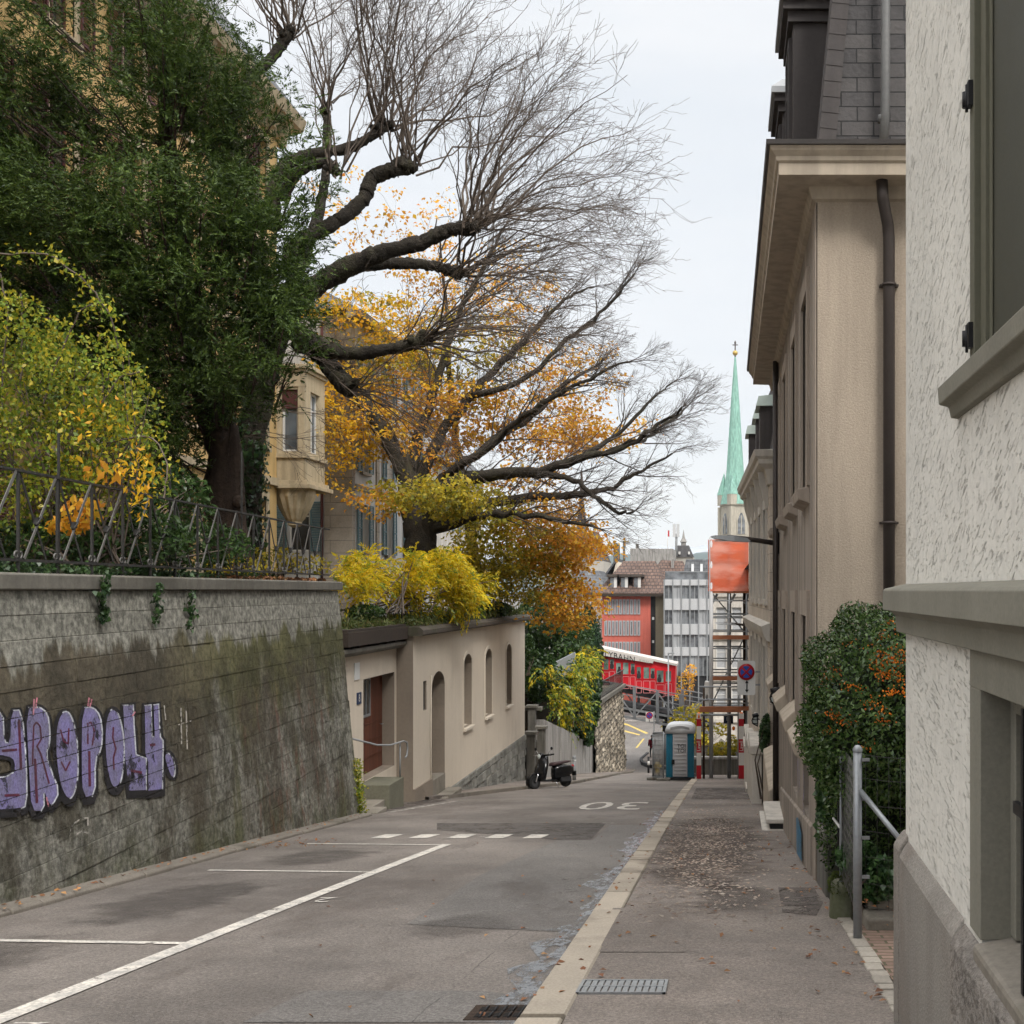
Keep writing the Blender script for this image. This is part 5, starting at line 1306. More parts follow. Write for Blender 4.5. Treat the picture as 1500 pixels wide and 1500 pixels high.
# ivy along the coping, one object that nobody could count
C = []
for _ in range(2600):
    y = random.uniform(9.5, 21); k = 1 if y < 17 else .4
    if random.random() > k: continue
    C.append((wall_x(y, 1.88)-random.uniform(.12, .6), y, 1.90+abs(random.gauss(0, .05))))
o = leafobj('ground_ivy', M['ivy'], None, C, rdir(len(C), (.3, 0, .2)), .07, .8, .25, Nb=np.tile([0, 0, 1.2], (len(C), 1))); o['kind'] = 'stuff'; o['label'] = 'green ground ivy growing along the coping of the graffiti wall'
C = []
for _ in range(700):
    y = random.uniform(18.6, 24.2); C.append((wall_x(y, 1.88)-random.uniform(.1, .6), y, 1.895+random.random()*.03))
o = leafobj('leaf_litter', M['deadleaf'], None, C, rdir(len(C)), .09, .6, .2, Nb=np.tile([0, 0, 2], (len(C), 1))); o['kind'] = 'stuff'; o['label'] = 'brown fallen leaves lying on the coping under the railing'
for i, (px, y0, y1, lab) in enumerate(((148, 850, 910, 'longest ivy trail hanging down the graffiti wall below the coping'), (228, 855, 910, 'thin ivy trail hanging between two others on the graffiti wall'), (276, 868, 915, 'short ivy trail hanging on the graffiti wall, nearest the door'))):
    t = thing('hanging_ivy', lab, 'ivy', wpt(px, y0, .03), 'ivy trails hanging from the coping'); C = []; N = []; pts = []
    for k in range(14):
        py = y0+(y1-y0)*k/13; q = Vector(wpt(px+math.sin(k*.9)*3+random.gauss(0, 1), py, .03 if py > 880 else .09)); pts.append(q)
        for _ in range(9 if i == 0 else 5): C.append(tuple(q+Vector((random.uniform(0, .05), random.gauss(0, .05), random.gauss(0, .04))))); N.append((1.5, 0, .3))
    MB().tube(pts, .006, 4).build('stem', M['twig'], t); ivy_patch(t, 'leaves', C, N, .07)
t = thing('moss_clump', 'bright green moss and weeds at the bottom corner of the graffiti wall by the steps', 'plant', (wall_x(24.4, -2.5), 24.4, gz(24.4)))
C = []; N = []
for _ in range(700):
    z = random.uniform(-3.0, -1.75); C.append((wall_x(24.4, z)+random.gauss(.02, .05), 24.45+random.gauss(0, .12), z)); N.append((1, .6, .4))
leafobj('foliage', M['climber'], t, C, rdir(len(C), (0, 0, .2)), .06, .6, .25)

# ---- plants on the pavilion roof
def spray_shrub(name, label, base, ells, parts, nf, k, l0, l1, size, asp, droop, stems=40, hole=1.0, cat='shrub', stemm='twig', bias=(.25, -.1, .1)):
    t = thing(name, label, cat, base); mb = MB(); F = []
    tot = sum(e[2]*e[3] for e in ells)
    for (px, py, rx, ry, d, rd) in ells:
        F.append(inell(int(nf*rx*ry/tot)+1, px, py, rx, ry, d, rd, .1))
        for _ in range(max(2, stems//len(ells))):
            b = Vector(inell(1, px, py, rx*.95, ry*.95, d, rd)[0]); a = Vector(base)+Vector((random.gauss(0, .5), random.gauss(0, .8), 0))
            mb.tube([a, a.lerp(b, .5)+Vector((random.gauss(0, .15), random.gauss(0, .15), .12)), b], [.03, .018, .006], 4, caps=False)
    mb.build('stems', M[stemm], t, fix=False); F = np.concatenate(F)
    f = 2.4/max(.3, np.ptp(F[:, 2])); h = np.sin(F[:, 0]*f*3.1+F[:, 2]*f*2.2)+np.sin(F[:, 2]*f*4-F[:, 1]*1.7+1)+np.sin(F[:, 1]*2.3+F[:, 0]*f*2)+RNG.normal(size=len(F))*.6
    F = F[h > -hole]; D = RNG.normal(size=F.shape)*.7+np.array(bias); r = RNG.random(len(F)); lo = 0
    for i, (m, sh, nm) in enumerate(parts):
        kk = (r >= lo) & (r < lo+sh); lo += sh
        C, A, _ = fronds(F[kk], D[kk], l0, l1, k, size*.45, droop); leafobj(nm, M[m], t, C, A, size, asp, .2)
    return t
wis = spray_shrub('yellow_roof_shrub', 'bright yellow feathery shrub spilling over the pavilion roof edge', P(560, 898, 30.5), [(540, 836, 48, 30, 30, 1.0), (590, 846, 52, 34, 31.5, 1.0), (645, 846, 46, 34, 33, .9), (668, 872, 36, 36, 33.5, .7), (520, 858, 28, 28, 28.5, .7), (625, 882, 42, 20, 32.2, .5), (640, 822, 44, 18, 33, .8), (690, 858, 20, 26, 34.5, .6), (580, 815, 40, 14, 31, .6), (700, 850, 30, 10, 35, .4)], [('wisteria', .8, 'yellow_foliage'), ('climber', .2, 'green_foliage')], 2500, 11, .30, .55, .115, .34, .22, 20, .35)
for k, (px, py) in enumerate(((520, 890), (560, 902), (600, 908))):
    pass
mb = MB()
tt = thing('roof_railing', 'thin rusty pipe railing on the pavilion roof beside the yellow shrub', 'railing', (-8.3, 38, .8))
for z in (1.15, 1.5): MB().tube([(-8.35, 30.5, z), (-8.35, 46, z)], .016, 6).build('pipe_rail', M['iron'], tt)
for y in (30.6, 34, 38, 42, 45.9): MB().tube([(-8.35, y, .75), (-8.35, y, 1.52)], .018, 6).build('rail_post', M['iron'], tt)
C = []; 
for _ in range(9000):
    y = random.uniform(25.6, 46.3); x = random.uniform(-9.6, -7.75) if y > 30 else random.uniform(-9.6, -8.15); dn = .5+.5*math.sin(y*2.3)*math.sin(y*.9+1)
    C.append((x, y, .82+abs(random.gauss(0, .11))*(.4+dn)))
C = np.array(C); o = leafobj('roof_planting', M['grassy'], None, C, rdir(len(C), (0, 0, 1.2)), .15, .28, .2); o['kind'] = 'stuff'; o['label'] = 'grass and low green plants growing on the pavilion roof'
shrub('roof_fern', 'dark green leafy clump on the roof edge at the left end above the door', 'plant', P(535, 905, 28.5), [(535, 897, 30, 12, 28.5, .4)], 'green', .11, .4, 700, 6)
shrub('roof_fern', 'mid green leafy clump at the far end of the pavilion roof', 'plant', P(730, 898, 41), [(728, 892, 22, 11, 41, .5)], 'ivy', .11, .5, 600, 6)
# ================================================================== MIDDLE OF THE STREET, LEFT SIDE
s = thing('garden_stairs', 'narrow concrete garden stairs with capped piers beside the pavilion, above the scooter', 'stairs', (-8.6, 49, gz(49)))
for i in range(9):
    x = -8.1-i*.32; MB().box(x-.34, x, 47.2, 49.4, -8, -5.6+i*.24).build('stair_tread', M['step'], s, bevel=.01)
for (x, y, zt) in ((-7.72, 46.95, -3.95), (-7.75, 49.7, -4.05), (-8.35, 51.0, -3.3)):
    p = MB().box(x-.16, x+.16, y-.16, y+.16, -7.5, zt).build('pier', M['concrete_d'], s, bevel=.012)
    MB().box(x-.24, x+.24, y-.24, y+.24, zt, zt+.12).build('pier_cap', M['coping'], p, bevel=.012)
mb = MB(); mb.hexa([(-10.4, 49.6, -8), (-7.9, 49.6, -8), (-7.9, 49.85, -8), (-10.4, 49.85, -8), (-10.4, 49.6, -2.6), (-7.9, 49.6, -4.6), (-7.9, 49.85, -4.6), (-10.4, 49.85, -2.6)]); mb.build('cheek_wall', M['concrete_d'], s)
MB().box(-8.3, -7.72, 46.95+.1, 47.05, -6, -4.5).build('iron_gate', M['iron'], s)
MB().box(-9.6, -7.95, 50.95, 51.4, -3.42, -3.28).build('landing_slab', M['coping'], s, bevel=.01)

cw = thing('concrete_wall', 'pale grey board marked concrete wall behind the scooter, its top sloping downhill', 'wall', (-7.9, 60, gz(60)))
y = 51.4; zt = lambda y: -3.85-(y-51.4)*.18
while y < 69.5:
    y2 = y+1.28; o = random.uniform(-.02, .03)
    MB().hexa([(-8.3, y, -11), (-7.9+o, y, -11), (-7.9+o, y2-.03, -11), (-8.3, y2-.03, -11), (-8.3, y, zt(y)), (-7.9+o, y, zt(y)), (-7.9+o, y2-.03, zt(y2)), (-8.3, y2-.03, zt(y2))]).build('wall_panel', M['concrete'], cw, bevel=.012); y = y2
rw = thing('rubble_wall', 'old rubble stone retaining wall at the foot of the street below the small iron railing', 'wall', (-7.8, 79, gz(79)))
mb = MB(); vs = []; fs = []; ny, nz = 72, 34; zt = lambda y: -5.05-(y-70)*.02
for i in range(ny+1):
    for j in range(nz+1):
        y = 69.4+19*i/ny; z = -12.2+(zt(y)+12.2)*j/nz; b = .07*math.sin(i*1.7+j*2.9)*math.sin(i*.9-j*1.3)+random.uniform(-.06, .06)
        vs.append((-7.78+b+.10*(1-j/nz)*3, y, z))
fs = [(i*(nz+1)+j, (i+1)*(nz+1)+j, (i+1)*(nz+1)+j+1, i*(nz+1)+j+1) for i in range(ny) for j in range(nz)]
mb.add(vs, fs); mb.build('stone_face', M['rubble2'], rw)
mb = MB(); mb.box(-9.5, -7.9, 69.2, 88.2, -12, -5.3); mb.build('wall_core', M['rubble2'], rw)
mb = MB(); mb.loft([[(-8.4, t, zt(t)-.02), (-7.55, t, zt(t)-.02), (-7.55, t, zt(t)+.22), (-8.4, t, zt(t)+.26)] for t in (69.2, 79, 88.6)], smooth=False); mb.build('coping', M['coping'], rw)
ir = thing('balustrade', 'small black iron balustrade on top of the rubble wall by the red tram', 'railing', (-7.75, 79, -5))
mb = MB(); mb.beam((-7.72, 69.6, -3.82), (-7.72, 88.2, -4.15), .06, .05); mb.beam((-7.72, 69.6, -4.7), (-7.72, 88.2, -5.05), .04, .04); mb.build('rails', M['iron'], ir)
mb = MB(); y = 69.7
while y < 88.2: mb.beam((-7.72, y, -4.85-(y-69.6)*.018), (-7.72, y, -3.84-(y-69.6)*.018), .03, .03); y += .5
mb.build('balusters', M['iron'], ir)

# planting above the concrete wall
def bushes(name, label, cat, base, ells, m, size, asp, n, **k): return shrub(name, label, cat, base, ells, m, size, asp, n, **k)
spray_shrub('golden_climber', 'yellow green climber hanging over the grey concrete wall', P(835, 1060, 62), [(832, 1000, 26, 34, 61, 1.6), (818, 1020, 16, 30, 58, 1), (862, 966, 20, 22, 66, 1.4), (846, 980, 22, 24, 63, 1.4), (828, 1050, 16, 22, 60, .8), (800, 985, 20, 14, 58, 1), (845, 1030, 22, 34, 62, 1.2)], [('wisteria', .2, 'yellow_foliage'), ('climber', .55, 'yellow_green_foliage'), ('ivy', .25, 'green_foliage')], 1150, 9, .4, .9, .20, .42, .4, 24, .6)
bushes('hanging_ivy_curtain', 'dark green ivy curtain hanging down beside the yellow climber on the concrete wall', 'ivy', P(862, 1080, 66), [(860, 1030, 20, 45, 66, 1), (868, 1000, 14, 30, 67, 1), (852, 1050, 16, 32, 64, .8), (862, 1078, 7, 16, 65.5, .5)], 'ivy', .24, .7, 3800, stems=8, bias=(.3, 0, -.9))
bushes('dark_hedge', 'dense dark evergreen hedge rising behind the garden stairs', 'hedge', P(800, 1000, 62), [(795, 905, 34, 42, 62, 3), (815, 950, 34, 40, 64, 3), (840, 930, 30, 36, 68, 3), (790, 990, 26, 40, 60, 2), (830, 985, 30, 30, 66, 2)], 'green', .28, .5, 8000, stems=16)
bushes('dark_cypress', 'pointed dark conifer beside the red tram', 'tree', P(862, 1000, 78), [(862, 930, 18, 40, 78, 1.6), (852, 960, 20, 36, 77, 1.6), (872, 955, 12, 34, 79, 1.4), (862, 905, 9, 22, 78, .8)], 'conif', .26, .35, 4500, stems=6, bias=(0, 0, .9))
bushes('clipped_bush', 'small rounded clipped bush beside the end wall of the pavilion', 'bush', P(773, 990, 50), [(773, 948, 10, 20, 50, .5)], 'green', .12, .5, 1200, stems=3)
t = thing('stair_screen', 'slanted grey metal screen standing in the yellow climber', 'screen', P(824, 990, 60))
a, b = P(806, 974, 60), P(842, 956, 62); mb = MB(); mb.hexa([a-Vector((0, 0, .9)), b-Vector((0, 0, .9)), b-Vector((-.04, 0, .9)), a-Vector((-.04, 0, .9)), a, b, b+Vector((.04, 0, 0)), a+Vector((.04, 0, 0))]); mb.build('screen_panel', M['steel'], t)
MB().tube([a, b], .04, 6).build('screen_rail', M['galv'], t)

# ---- scooter
sc = thing('motor_scooter', 'parked glossy black motor scooter with a maroon seat and chrome trim at the kerb', 'scooter')
def rect_ring(x, z, hw, hh, r=.35, n=14, dz=0):
    out = []
    for i in range(n):
        a = 2*math.pi*i/n; c, s_ = math.cos(a), math.sin(a); e = .6
        out.append((x, hw*math.copysign(abs(c)**e, c), z+hh*math.copysign(abs(s_)**e, s_)))
    return out
def wheel(x, y, name):
    MX = Matrix.Translation((x, y, .225)) @ Matrix.Rotation(R(90), 4, 'X')
    w_ = MB().lathe([(.13, -.04), (.15, -.05), (.19, -.055), (.215, -.04), (.225, 0), (.215, .04), (.19, .055), (.15, .05), (.13, .04)], MX, 24).build(name, M['rubber'], sc)
    mb = MB().lathe([(.14, -.03), (.12, -.02), (.03, -.035), (.03, .035), (.12, .02), (.14, .03)], MX, 20); mb.build('rim', M['dark'], w_)
wheel(.66, 0, 'front_wheel'); wheel(-.62, 0, 'rear_wheel')
mb = MB(); rings = []
for i in range(9):
    a = R(-25+i*23); rings.append([(.66+math.cos(a)*.27, w, .225+math.sin(a)*.27*1.05) for w in (-.085, -.06, 0, .06, .085)]+[(.66+math.cos(a)*.245, w, .225+math.sin(a)*.245) for w in (.07, 0, -.07)])
mb.loft(rings); mb.build('front_fender', M['scoot'], sc)
mb = MB(); rings = []
for (x, z, hw, t) in ((.50, .24, .16, .03), (.53, .34, .25, .03), (.52, .5, .29, .035), (.475, .66, .285, .035), (.42, .80, .25, .04), (.37, .92, .16, .06), (.345, .99, .11, .07)):
    r_ = []
    for k in range(9): f = -1+k/4; r_.append((x-.12*f*f+t, hw*f, z))
    for k in range(8, -1, -1): f = -1+k/4; r_.append((x-.12*f*f-t, hw*f*.97, z))
    rings.append(r_)
mb.loft(rings); ls = mb.build('leg_shield', M['scoot'], sc)
mb = MB(); mb.tube([(.50+.06, 0, .36), (.50+.05, 0, .5), (.455+.05, 0, .65), (.40+.06, 0, .80)], [.02, .03, .026, .018], 8); mb.build('horn_cover', M['scoot'], ls)
for s_ in (-1, 1):
    mb = MB(); pts = [(.50-.13, .21*s_, .37), (.38, .25*s_, .5), (.335, .245*s_, .65), (.29, .21*s_, .80), (.25, .13*s_, .92)]; mb.tube(pts, .014, 6); mb.build('shield_trim', M['chrome'], ls)
mb = MB(); mb.loft([rect_ring(x, z, hw, hh) for x, z, hw, hh in ((.48, .30, .14, .03), (.38, .25, .17, .03), (.1, .235, .18, .035), (-.2, .25, .17, .05))]); mb.build('floorboard', M['scoot'], sc)
mb = MB(); mb.loft([rect_ring(x, z, hw, hh) for x, z, hw, hh in ((-.10, .44, .09, .16), (-.14, .47, .13, .22), (-.3, .50, .19, .22), (-.5, .51, .225, .20), (-.7, .52, .205, .17), (-.85, .54, .14, .12), (-.93, .55, .05, .06))]); rb = mb.build('rear_body', M['scoot'], sc)
mb = MB(); mb.loft([rect_ring(x, z, hw, hh) for x, z, hw, hh in ((-.02, .70, .09, .03), (-.08, .735, .14, .055), (-.25, .745, .155, .055), (-.42, .765, .16, .05), (-.62, .79, .145, .045), (-.78, .795, .09, .03))]); mb.build('seat', M['seat'], sc)
mb = MB(); mb.tube([(.66, .07, .225), (.56, .06, .42), (.48, .04, .6)], .022, 8); mb.tube([(.66, -.07, .225), (.56, -.06, .42)], .02, 8); mb.build('fork', M['chrome'], sc)
mb = MB(); mb.loft([rect_ring(x, z, hw, hh) for x, z, hw, hh in ((.44, 1.0, .075, .075), (.40, 1.01, .10, .09), (.30, 1.0, .10, .075), (.22, .99, .06, .04))]); mb.tube([(.22, -.36, 1.05), (.27, -.2, 1.03), (.32, 0, 1.02), (.27, .2, 1.03), (.22, .33, 1.04)], .03, 8); hb = mb.build('handlebar', M['scoot'], sc)
MB().lathe([(.001, .02), (.05, .012), (.075, 0), (.08, -.02)], Matrix.Translation((.445, 0, 1.0)) @ Matrix.Rotation(R(90), 4, 'Y'), 18).build('headlight', M['lens'], hb)
for s_ in (-1, 1):
    MB().tube([(.21, .3*s_, 1.04), (.19, .42*s_, 1.045)], .024, 8).build('grip', M['rubber'], hb)
    mr = MB().tube([(.26, .22*s_, 1.05), (.25, .30*s_, 1.15), (.24, .36*s_, 1.21)], .007, 6).build('mirror_stalk', M['chrome'], sc)
    MB().ball((.24, .38*s_, 1.23), (.015, .06, .05), 6).build('mirror', M['rubber'], mr)
    MB().tube([(.27, .26*s_, 1.04), (.34, .38*s_, 1.035)], .008, 5).build('brake_lever', M['chrome'], hb)
mb = MB(); mb.tube([(-.2, -.16, .2), (-.4, -.17, .2)], .03, 8); mb.tube([(-.4, -.18, .21), (-.85, -.19, .26)], .055, 10); mb.build('exhaust', M['dark'], sc)
mb = MB(); mb.ball((-.93, 0, .64), (.04, .07, .05), 6); mb.build('tail_light', M['signred'], sc)
mb = MB(); mb.box(-1.0, -.97, -.09, .09, .34, .48); mb.hexa([(-.95, -.08, .45), (-.8, -.08, .42), (-.8, .08, .42), (-.95, .08, .45), (-1.0, -.08, .48), (-.8, -.08, .5), (-.8, .08, .5), (-1.0, .08, .48)]); mb.build('mudguard', M['rubber'], sc)
mb = MB(); mb.tube([(-.80, -.1, .82), (-.93, -.08, .80), (-.93, .08, .80), (-.80, .1, .82)], .012, 6); mb.build('grab_rail', M['chrome'], sc)
mb = MB(); mb.tube([(-.1, .12, .24), (-.14, .20, .0)], .012, 6); mb.build('stand', M['chrome'], sc)
mb = MB(); mb.ball((-.62, -.1, .23), (.13, .05, .12), 6); mb.box(-.72, -.3, .09, .17, .18, .32); mb.build('engine', M['dark'], sc)
sc.location = ((807-CPX)/FPX*39.6, 39.6, gz(39.6)+.01); sc.rotation_euler = Euler((R(7), R(-3.2), R(229)), 'XYZ'); sc.scale = (1.06, 1.06, 1.06)

bo = thing('bollard', 'slim dark grey metal bollard on the pavement behind the scooter', 'bollard', (-5.95, 46.3, gz(46.3)+.09))
MB().lathe([(.001, 0), (.075, 0), (.075, .78), (.001, .78)], Matrix.Translation((-5.95, 46.3, gz(46.3)+.08)), 14).build('post', M['steel'], bo)
MB().lathe([(.075, .80), (.08, .84), (.08, .92), (.03, .97), (.001, .975)], Matrix.Translation((-5.95, 46.3, gz(46.3)+.08)), 14).build('cap', M['steel'], bo)
MB().lathe([(.078, .84), (.078, .90)], Matrix.Translation((-5.95, 46.3, gz(46.3)+.02)), 14).build('reflective_band', M['signgrey'], bo)

# ---- funicular and its bridge
DB = 92.0; KB = FPX/DB
def B(px, py, y=DB): return Vector(((px-CPX)/KB, y, EYE-(py-CPY)/KB))
hand = lambda px: 1000.6+.178*(px-920)
br = thing('funicular_bridge', 'grey steel truss bridge carrying the red tram down across the lower street', 'bridge', B(960, 1045))
for yy, nm in ((90.2, 'front'), (94.6, 'rear')):
    mb = MB()
    for dy_, th in ((0, .07), (14, .05), (33, .16), (45, .18)): mb.beam(B(858, hand(858)+dy_, yy), B(1180, hand(1180)+dy_*1.1, yy), .1, th)
    mb.build('truss_chord', M['steel'], br)
    k = 0
    for px in range(866, 1180, 33):
        MB().beam(B(px, hand(px), yy), B(px, hand(px)+45, yy), .22, .18).build('truss_post', M['galv'], br)
        if k % 2: a, b = B(px, hand(px)+2, yy-.05), B(px-33, hand(px-33)+44, yy-.05)
        else: a, b = B(px, hand(px)+44, yy-.05), B(px-33, hand(px-33)+2, yy-.05)
        MB().beam(a, b, .06, .09).build('truss_diagonal', M['steel'], br); k += 1
mb = MB(); a, b = B(858, hand(858)+30), B(1180, hand(1180)+32)
mb.hexa([(a.x, 90.4, a.z-.5), (b.x, 90.4, b.z-.5), (b.x, 94.4, b.z-.5), (a.x, 94.4, a.z-.5), (a.x, 90.4, a.z), (b.x, 90.4, b.z), (b.x, 94.4, b.z), (a.x, 94.4, a.z)]); mb.build('deck', M['dark'], br)
for px in (975, 1075):
    mb = MB(); q = B(px, hand(px)+44); mb.box(q.x-.16, q.x+.16, 90.6, 90.95, -12.6, q.z); mb.box(q.x-.16, q.x+.16, 94.0, 94.3, -12.6, q.z); mb.beam(q+Vector((.1, -1.2, -1.9)), q+Vector((2.6, -1.2, -.6)), .2, .2); mb.build('pier', M['black'], br)
tr = thing('funicular_car', 'red funicular tram car with a white lettered roof band descending the bridge', 'tram', B(930, 1015))
YF, YB = 91.2, 93.6
rt = lambda px: 949+.207*(px-885); bt = lambda px: 992+.222*(px-870)
mb = MB(); f = [B(838, rt(838)+6, YF), B(990.5, rt(990.5)+2, YF), B(989, bt(989), YF), B(838, bt(838), YF)]; mb.prism([(p.x, p.z) for p in f], lambda u, v, w: (u, w, v), YF, YB); mb.build('body', M['red'], tr, bevel=.05)
mb = MB(); f = [B(842, bt(842), YF), B(985, bt(985), YF), B(980, bt(980)+11, YF), B(842, bt(842)+13, YF)]; mb.prism([(p.x, p.z) for p in f], lambda u, v, w: (u, w, v), YF+.2, YB-.2); mb.build('underframe', M['dark'], tr)
mb = MB(); f = [B(834, rt(834)-1, YF), B(992.5, rt(992.5), YF), B(992.5, rt(992.5)+3.2, YF), B(834, rt(834)+2.5, YF)]; mb.prism([(p.x, p.z) for p in f], lambda u, v, w: (u, w, v), YF-.22, YB+.2); rf = mb.build('roof', M['tramwhite'], tr)
mb = MB(); f = [B(834, rt(834)+1, YF), B(959, rt(959)+1, YF), B(957.5, rt(957.5)+6.5, YF), B(834, rt(834)+13, YF)]; mb.prism([(p.x, p.z) for p in f], lambda u, v, w: (u, w, v), YF-.26, YF-.02); fb = mb.build('roof_band', M['tramwhite'], tr)
vs, fs = text_mesh('POLYBAHN', .74, spacing=1.05); c = B(902, rt(902)+7.2, YF-.275); sl_ = -.207
MB().add([(c.x+v[0]*.80, c.y, c.z+v[1]*.86+v[0]*.80*sl_) for v in vs], fs).build('roof_lettering', M['black'], fb, fix=False)
vs, fs = text_mesh('ETH ZH', .34); c = B(945, rt(945)+5.5, YF-.275)
mb = MB()
for (a, b) in ((938, 941), (942.2, 946), (947, 949.5), (950.4, 952)): mb.quad(*[B(px, rt(px)+dy_, YF-.275) for px, dy_ in ((a, 4), (b, 4), (b, 7.4), (a, 7.4))])
mb.build('roof_mark', M['greycream'], fb, fix=False)
wins = [(846, 853, 958, 974), (856, 862, 958, 974), (866, 873, 960, 976), (875, 881, 961, 977), (886, 893, 964, 980), (895, 901, 964.5, 979), (904, 911, 970, 987), (914, 922, 969.5, 986.5), (925, 931, 971, 987), (934, 940, 976, 993), (944, 952, 976.5, 993), (954, 960, 978, 993), (963, 973, 981, 998.5), (976, 984, 982, 997)]
for i, (a, b, c_, d_) in enumerate(wins):
    mb = MB(); p, q = B(a, d_, YF-.02), B(b, c_, YF-.02); mb.box(p.x, q.x, YF-.03, YF+.02, p.z, q.z); wo = mb.build('tram_window', M['tramglass'], tr)
    mb = MB()
    for (x0, x1, z0, z1) in ((p.x-.05, p.x, p.z-.05, q.z+.05), (q.x, q.x+.05, p.z-.05, q.z+.05), (p.x, q.x, q.z, q.z+.05), (p.x, q.x, p.z-.05, p.z)): mb.box(x0, x1, YF-.05, YF, z0, z1)
    mb.build('window_frame', M['red'], wo)
    if i % 3 != 1:
        mb = MB(); cx = (p.x+q.x)/2+random.uniform(-.08, .08); mb.ball((cx, YF-.033, p.z+.22), (.17, .012, .24), 5); mb.ball((cx, YF-.033, p.z+.5), (.10, .012, .12), 5); mb.build('passenger_figure', M['dark'], wo)  # flat dark figure of a passenger, set against the pane
    mb = MB(); z1 = p.z-.16; z0 = z1-.95; x0, x1 = p.x-.04, q.x+.05; t_ = .035
    for (u0, u1, w0, w1) in ((x0, x0+t_, z0, z1), (x1-t_, x1, z0, z1), (x0, x1, z1-t_, z1), (x0, x1, z0, z0+t_)): mb.box(u0, u1, YF-.03, YF-.003, w0, w1)
    mb.build('panel_outline', M['pinkline'], tr)
mb = MB(); mb.beam(B(862, bt(862)+1, YF-.02), B(989, bt(989)-1, YF-.02), .04, .05); mb.build('trim_line', M['pinkline'], tr)
pl = thing('lamp_mast', 'slender pale mast standing before the right end of the red tram', 'mast', P(979, 1128, 89))
MB().tube([P(979, 1140, 89), P(979, 957, 89)], [.09, .05], 8).build('pole', M['galv'], pl); MB().obox(P(983, 957, 89), (.5, .2, .1)).build('lamp_head', M['zinc'], pl)
hl = thing('hanging_lamp', 'small pale street lamp hanging below the steel bridge', 'lamp', P(921, 1038, 91))
MB().tube([P(921, hand(921)+42, 91), P(921, 1036, 91)], .03, 6).build('suspension_rod', M['steel'], hl); MB().lathe([(.05, .2), (.45, .05), (.5, -.05), (.001, -.08)], Matrix.Translation(P(921, 1039, 91)), 14).build('lamp_shade', M['white'], hl)

# ---- far end of the street
def no_stop(parent, c, r, nrm_y=-1, cross=True):
    dsc = MB().lathe([(.001, .012), (r, .012), (r, 0), (.001, 0)], Matrix.Translation(c) @ Matrix.Rotation(R(90), 4, 'X'), 32).build('red_disc', M['signred'], parent)
    mb = MB(); bw = .17
    for k in range(4 if cross else 1):
        a0 = math.pi/2*k
        def arc(a, b): return [(r*.72*math.cos(t), r*.72*math.sin(t)) for t in np.linspace(a, b, 10)]
        if cross: pts = [(.16*r*math.cos(a0+0), .16*r*math.sin(a0+0))]+arc(a0-math.pi/4+bw, a0+math.pi/4-bw)
        mb.poly([(c.x+u, c.y-.016, c.z+v) for u, v in pts])
    mb.build('blue_fields', M['signblue'], dsc, fix=False)
t = thing('far_parking_sign', 'small distant no parking sign on a pole by the lower street', 'sign', P(951, 1130, 85))
MB().tube([P(958, 1140, 85.2), P(958, 1042, 85.2)], .04, 8).build('pole', M['steel'], t)
MB().box(*(lambda a, b: (a.x, b.x, 84.9, 84.94, b.z, a.z))(P(946, 1043, 85), P(957, 1057, 85))).build('plate', M['white'], t)
c = P(951.3, 1048, 84.88); MB().lathe([(.001, 0.0), (.24, 0.0)], Matrix.Translation(c) @ Matrix.Rotation(R(90), 4, 'X'), 20).build('red_disc', M['signred'], t)
MB().lathe([(.001, 0.0), (.17, 0.0)], Matrix.Translation(c+Vector((0, -.012, 0))) @ Matrix.Rotation(R(90), 4, 'X'), 20).build('blue_field', M['signblue'], t)
MB().beam(c+Vector((-.16, -.024, .16)), c+Vector((.16, -.024, -.16)), .05, .012, up=(0, 1, 0)).build('red_bar', M['signred'], t)
MB().box(c.x-.02, c.x+.02, 84.86, 84.88, c.z-.45, c.z-.28).build('arrow', M['black'], t)

# traffic island and small things by the corner
mb = MB(); pts = [(-6.6, 98.5), (-6.9, 95), (-6.6, 92.5), (-5.8, 90), (-4.8, 88.6), (-3.4, 88), (-2.0, 88), (-2.0, 99)]
mb.prism(pts, lambda u, v, w: (u, v, gz(v)+w), -.1, .16); mb.build('lower_pavement', M['pave'])['kind'] = 'structure'
mb = MB(); 
for a, b in zip(pts[:6], pts[1:7]): mb.beam((a[0], a[1], gz(a[1])+.1), (b[0], b[1], gz(b[1])+.1), .2, .3)
mb.build('lower_kerb', M['dark'])['kind'] = 'structure'
t = thing('hydrant', 'small yellow hydrant at the corner beside the site fence', 'hydrant', P(963, 1128, 76)); q = P(963, 1125, 76)
MB().lathe([(.22, -.5), (.22, .25), (.27, .3), (.2, .5), (.001, .56)], Matrix.Translation(q) @ Matrix.Scale(.7, 4), 12).build('barrel', M['yellow_line'], t); MB().tube([q+Vector((-.26, 0, .1)), q+Vector((.26, 0, .1))], .07, 8).build('outlet', M['yellow_line'], t)
t = thing('marker_post', 'short black and white marker post at the corner of the lower street', 'bollard', P(950, 1132, 80)); q = P(950, 1128, 80)
MB().tube([q-Vector((0, 0, .4)), q+Vector((0, 0, .9))], .07, 8).build('post', M['black'], t); MB().tube([q+Vector((0, 0, .35)), q+Vector((0, 0, .6))], .08, 8).build('white_band', M['white'], t)

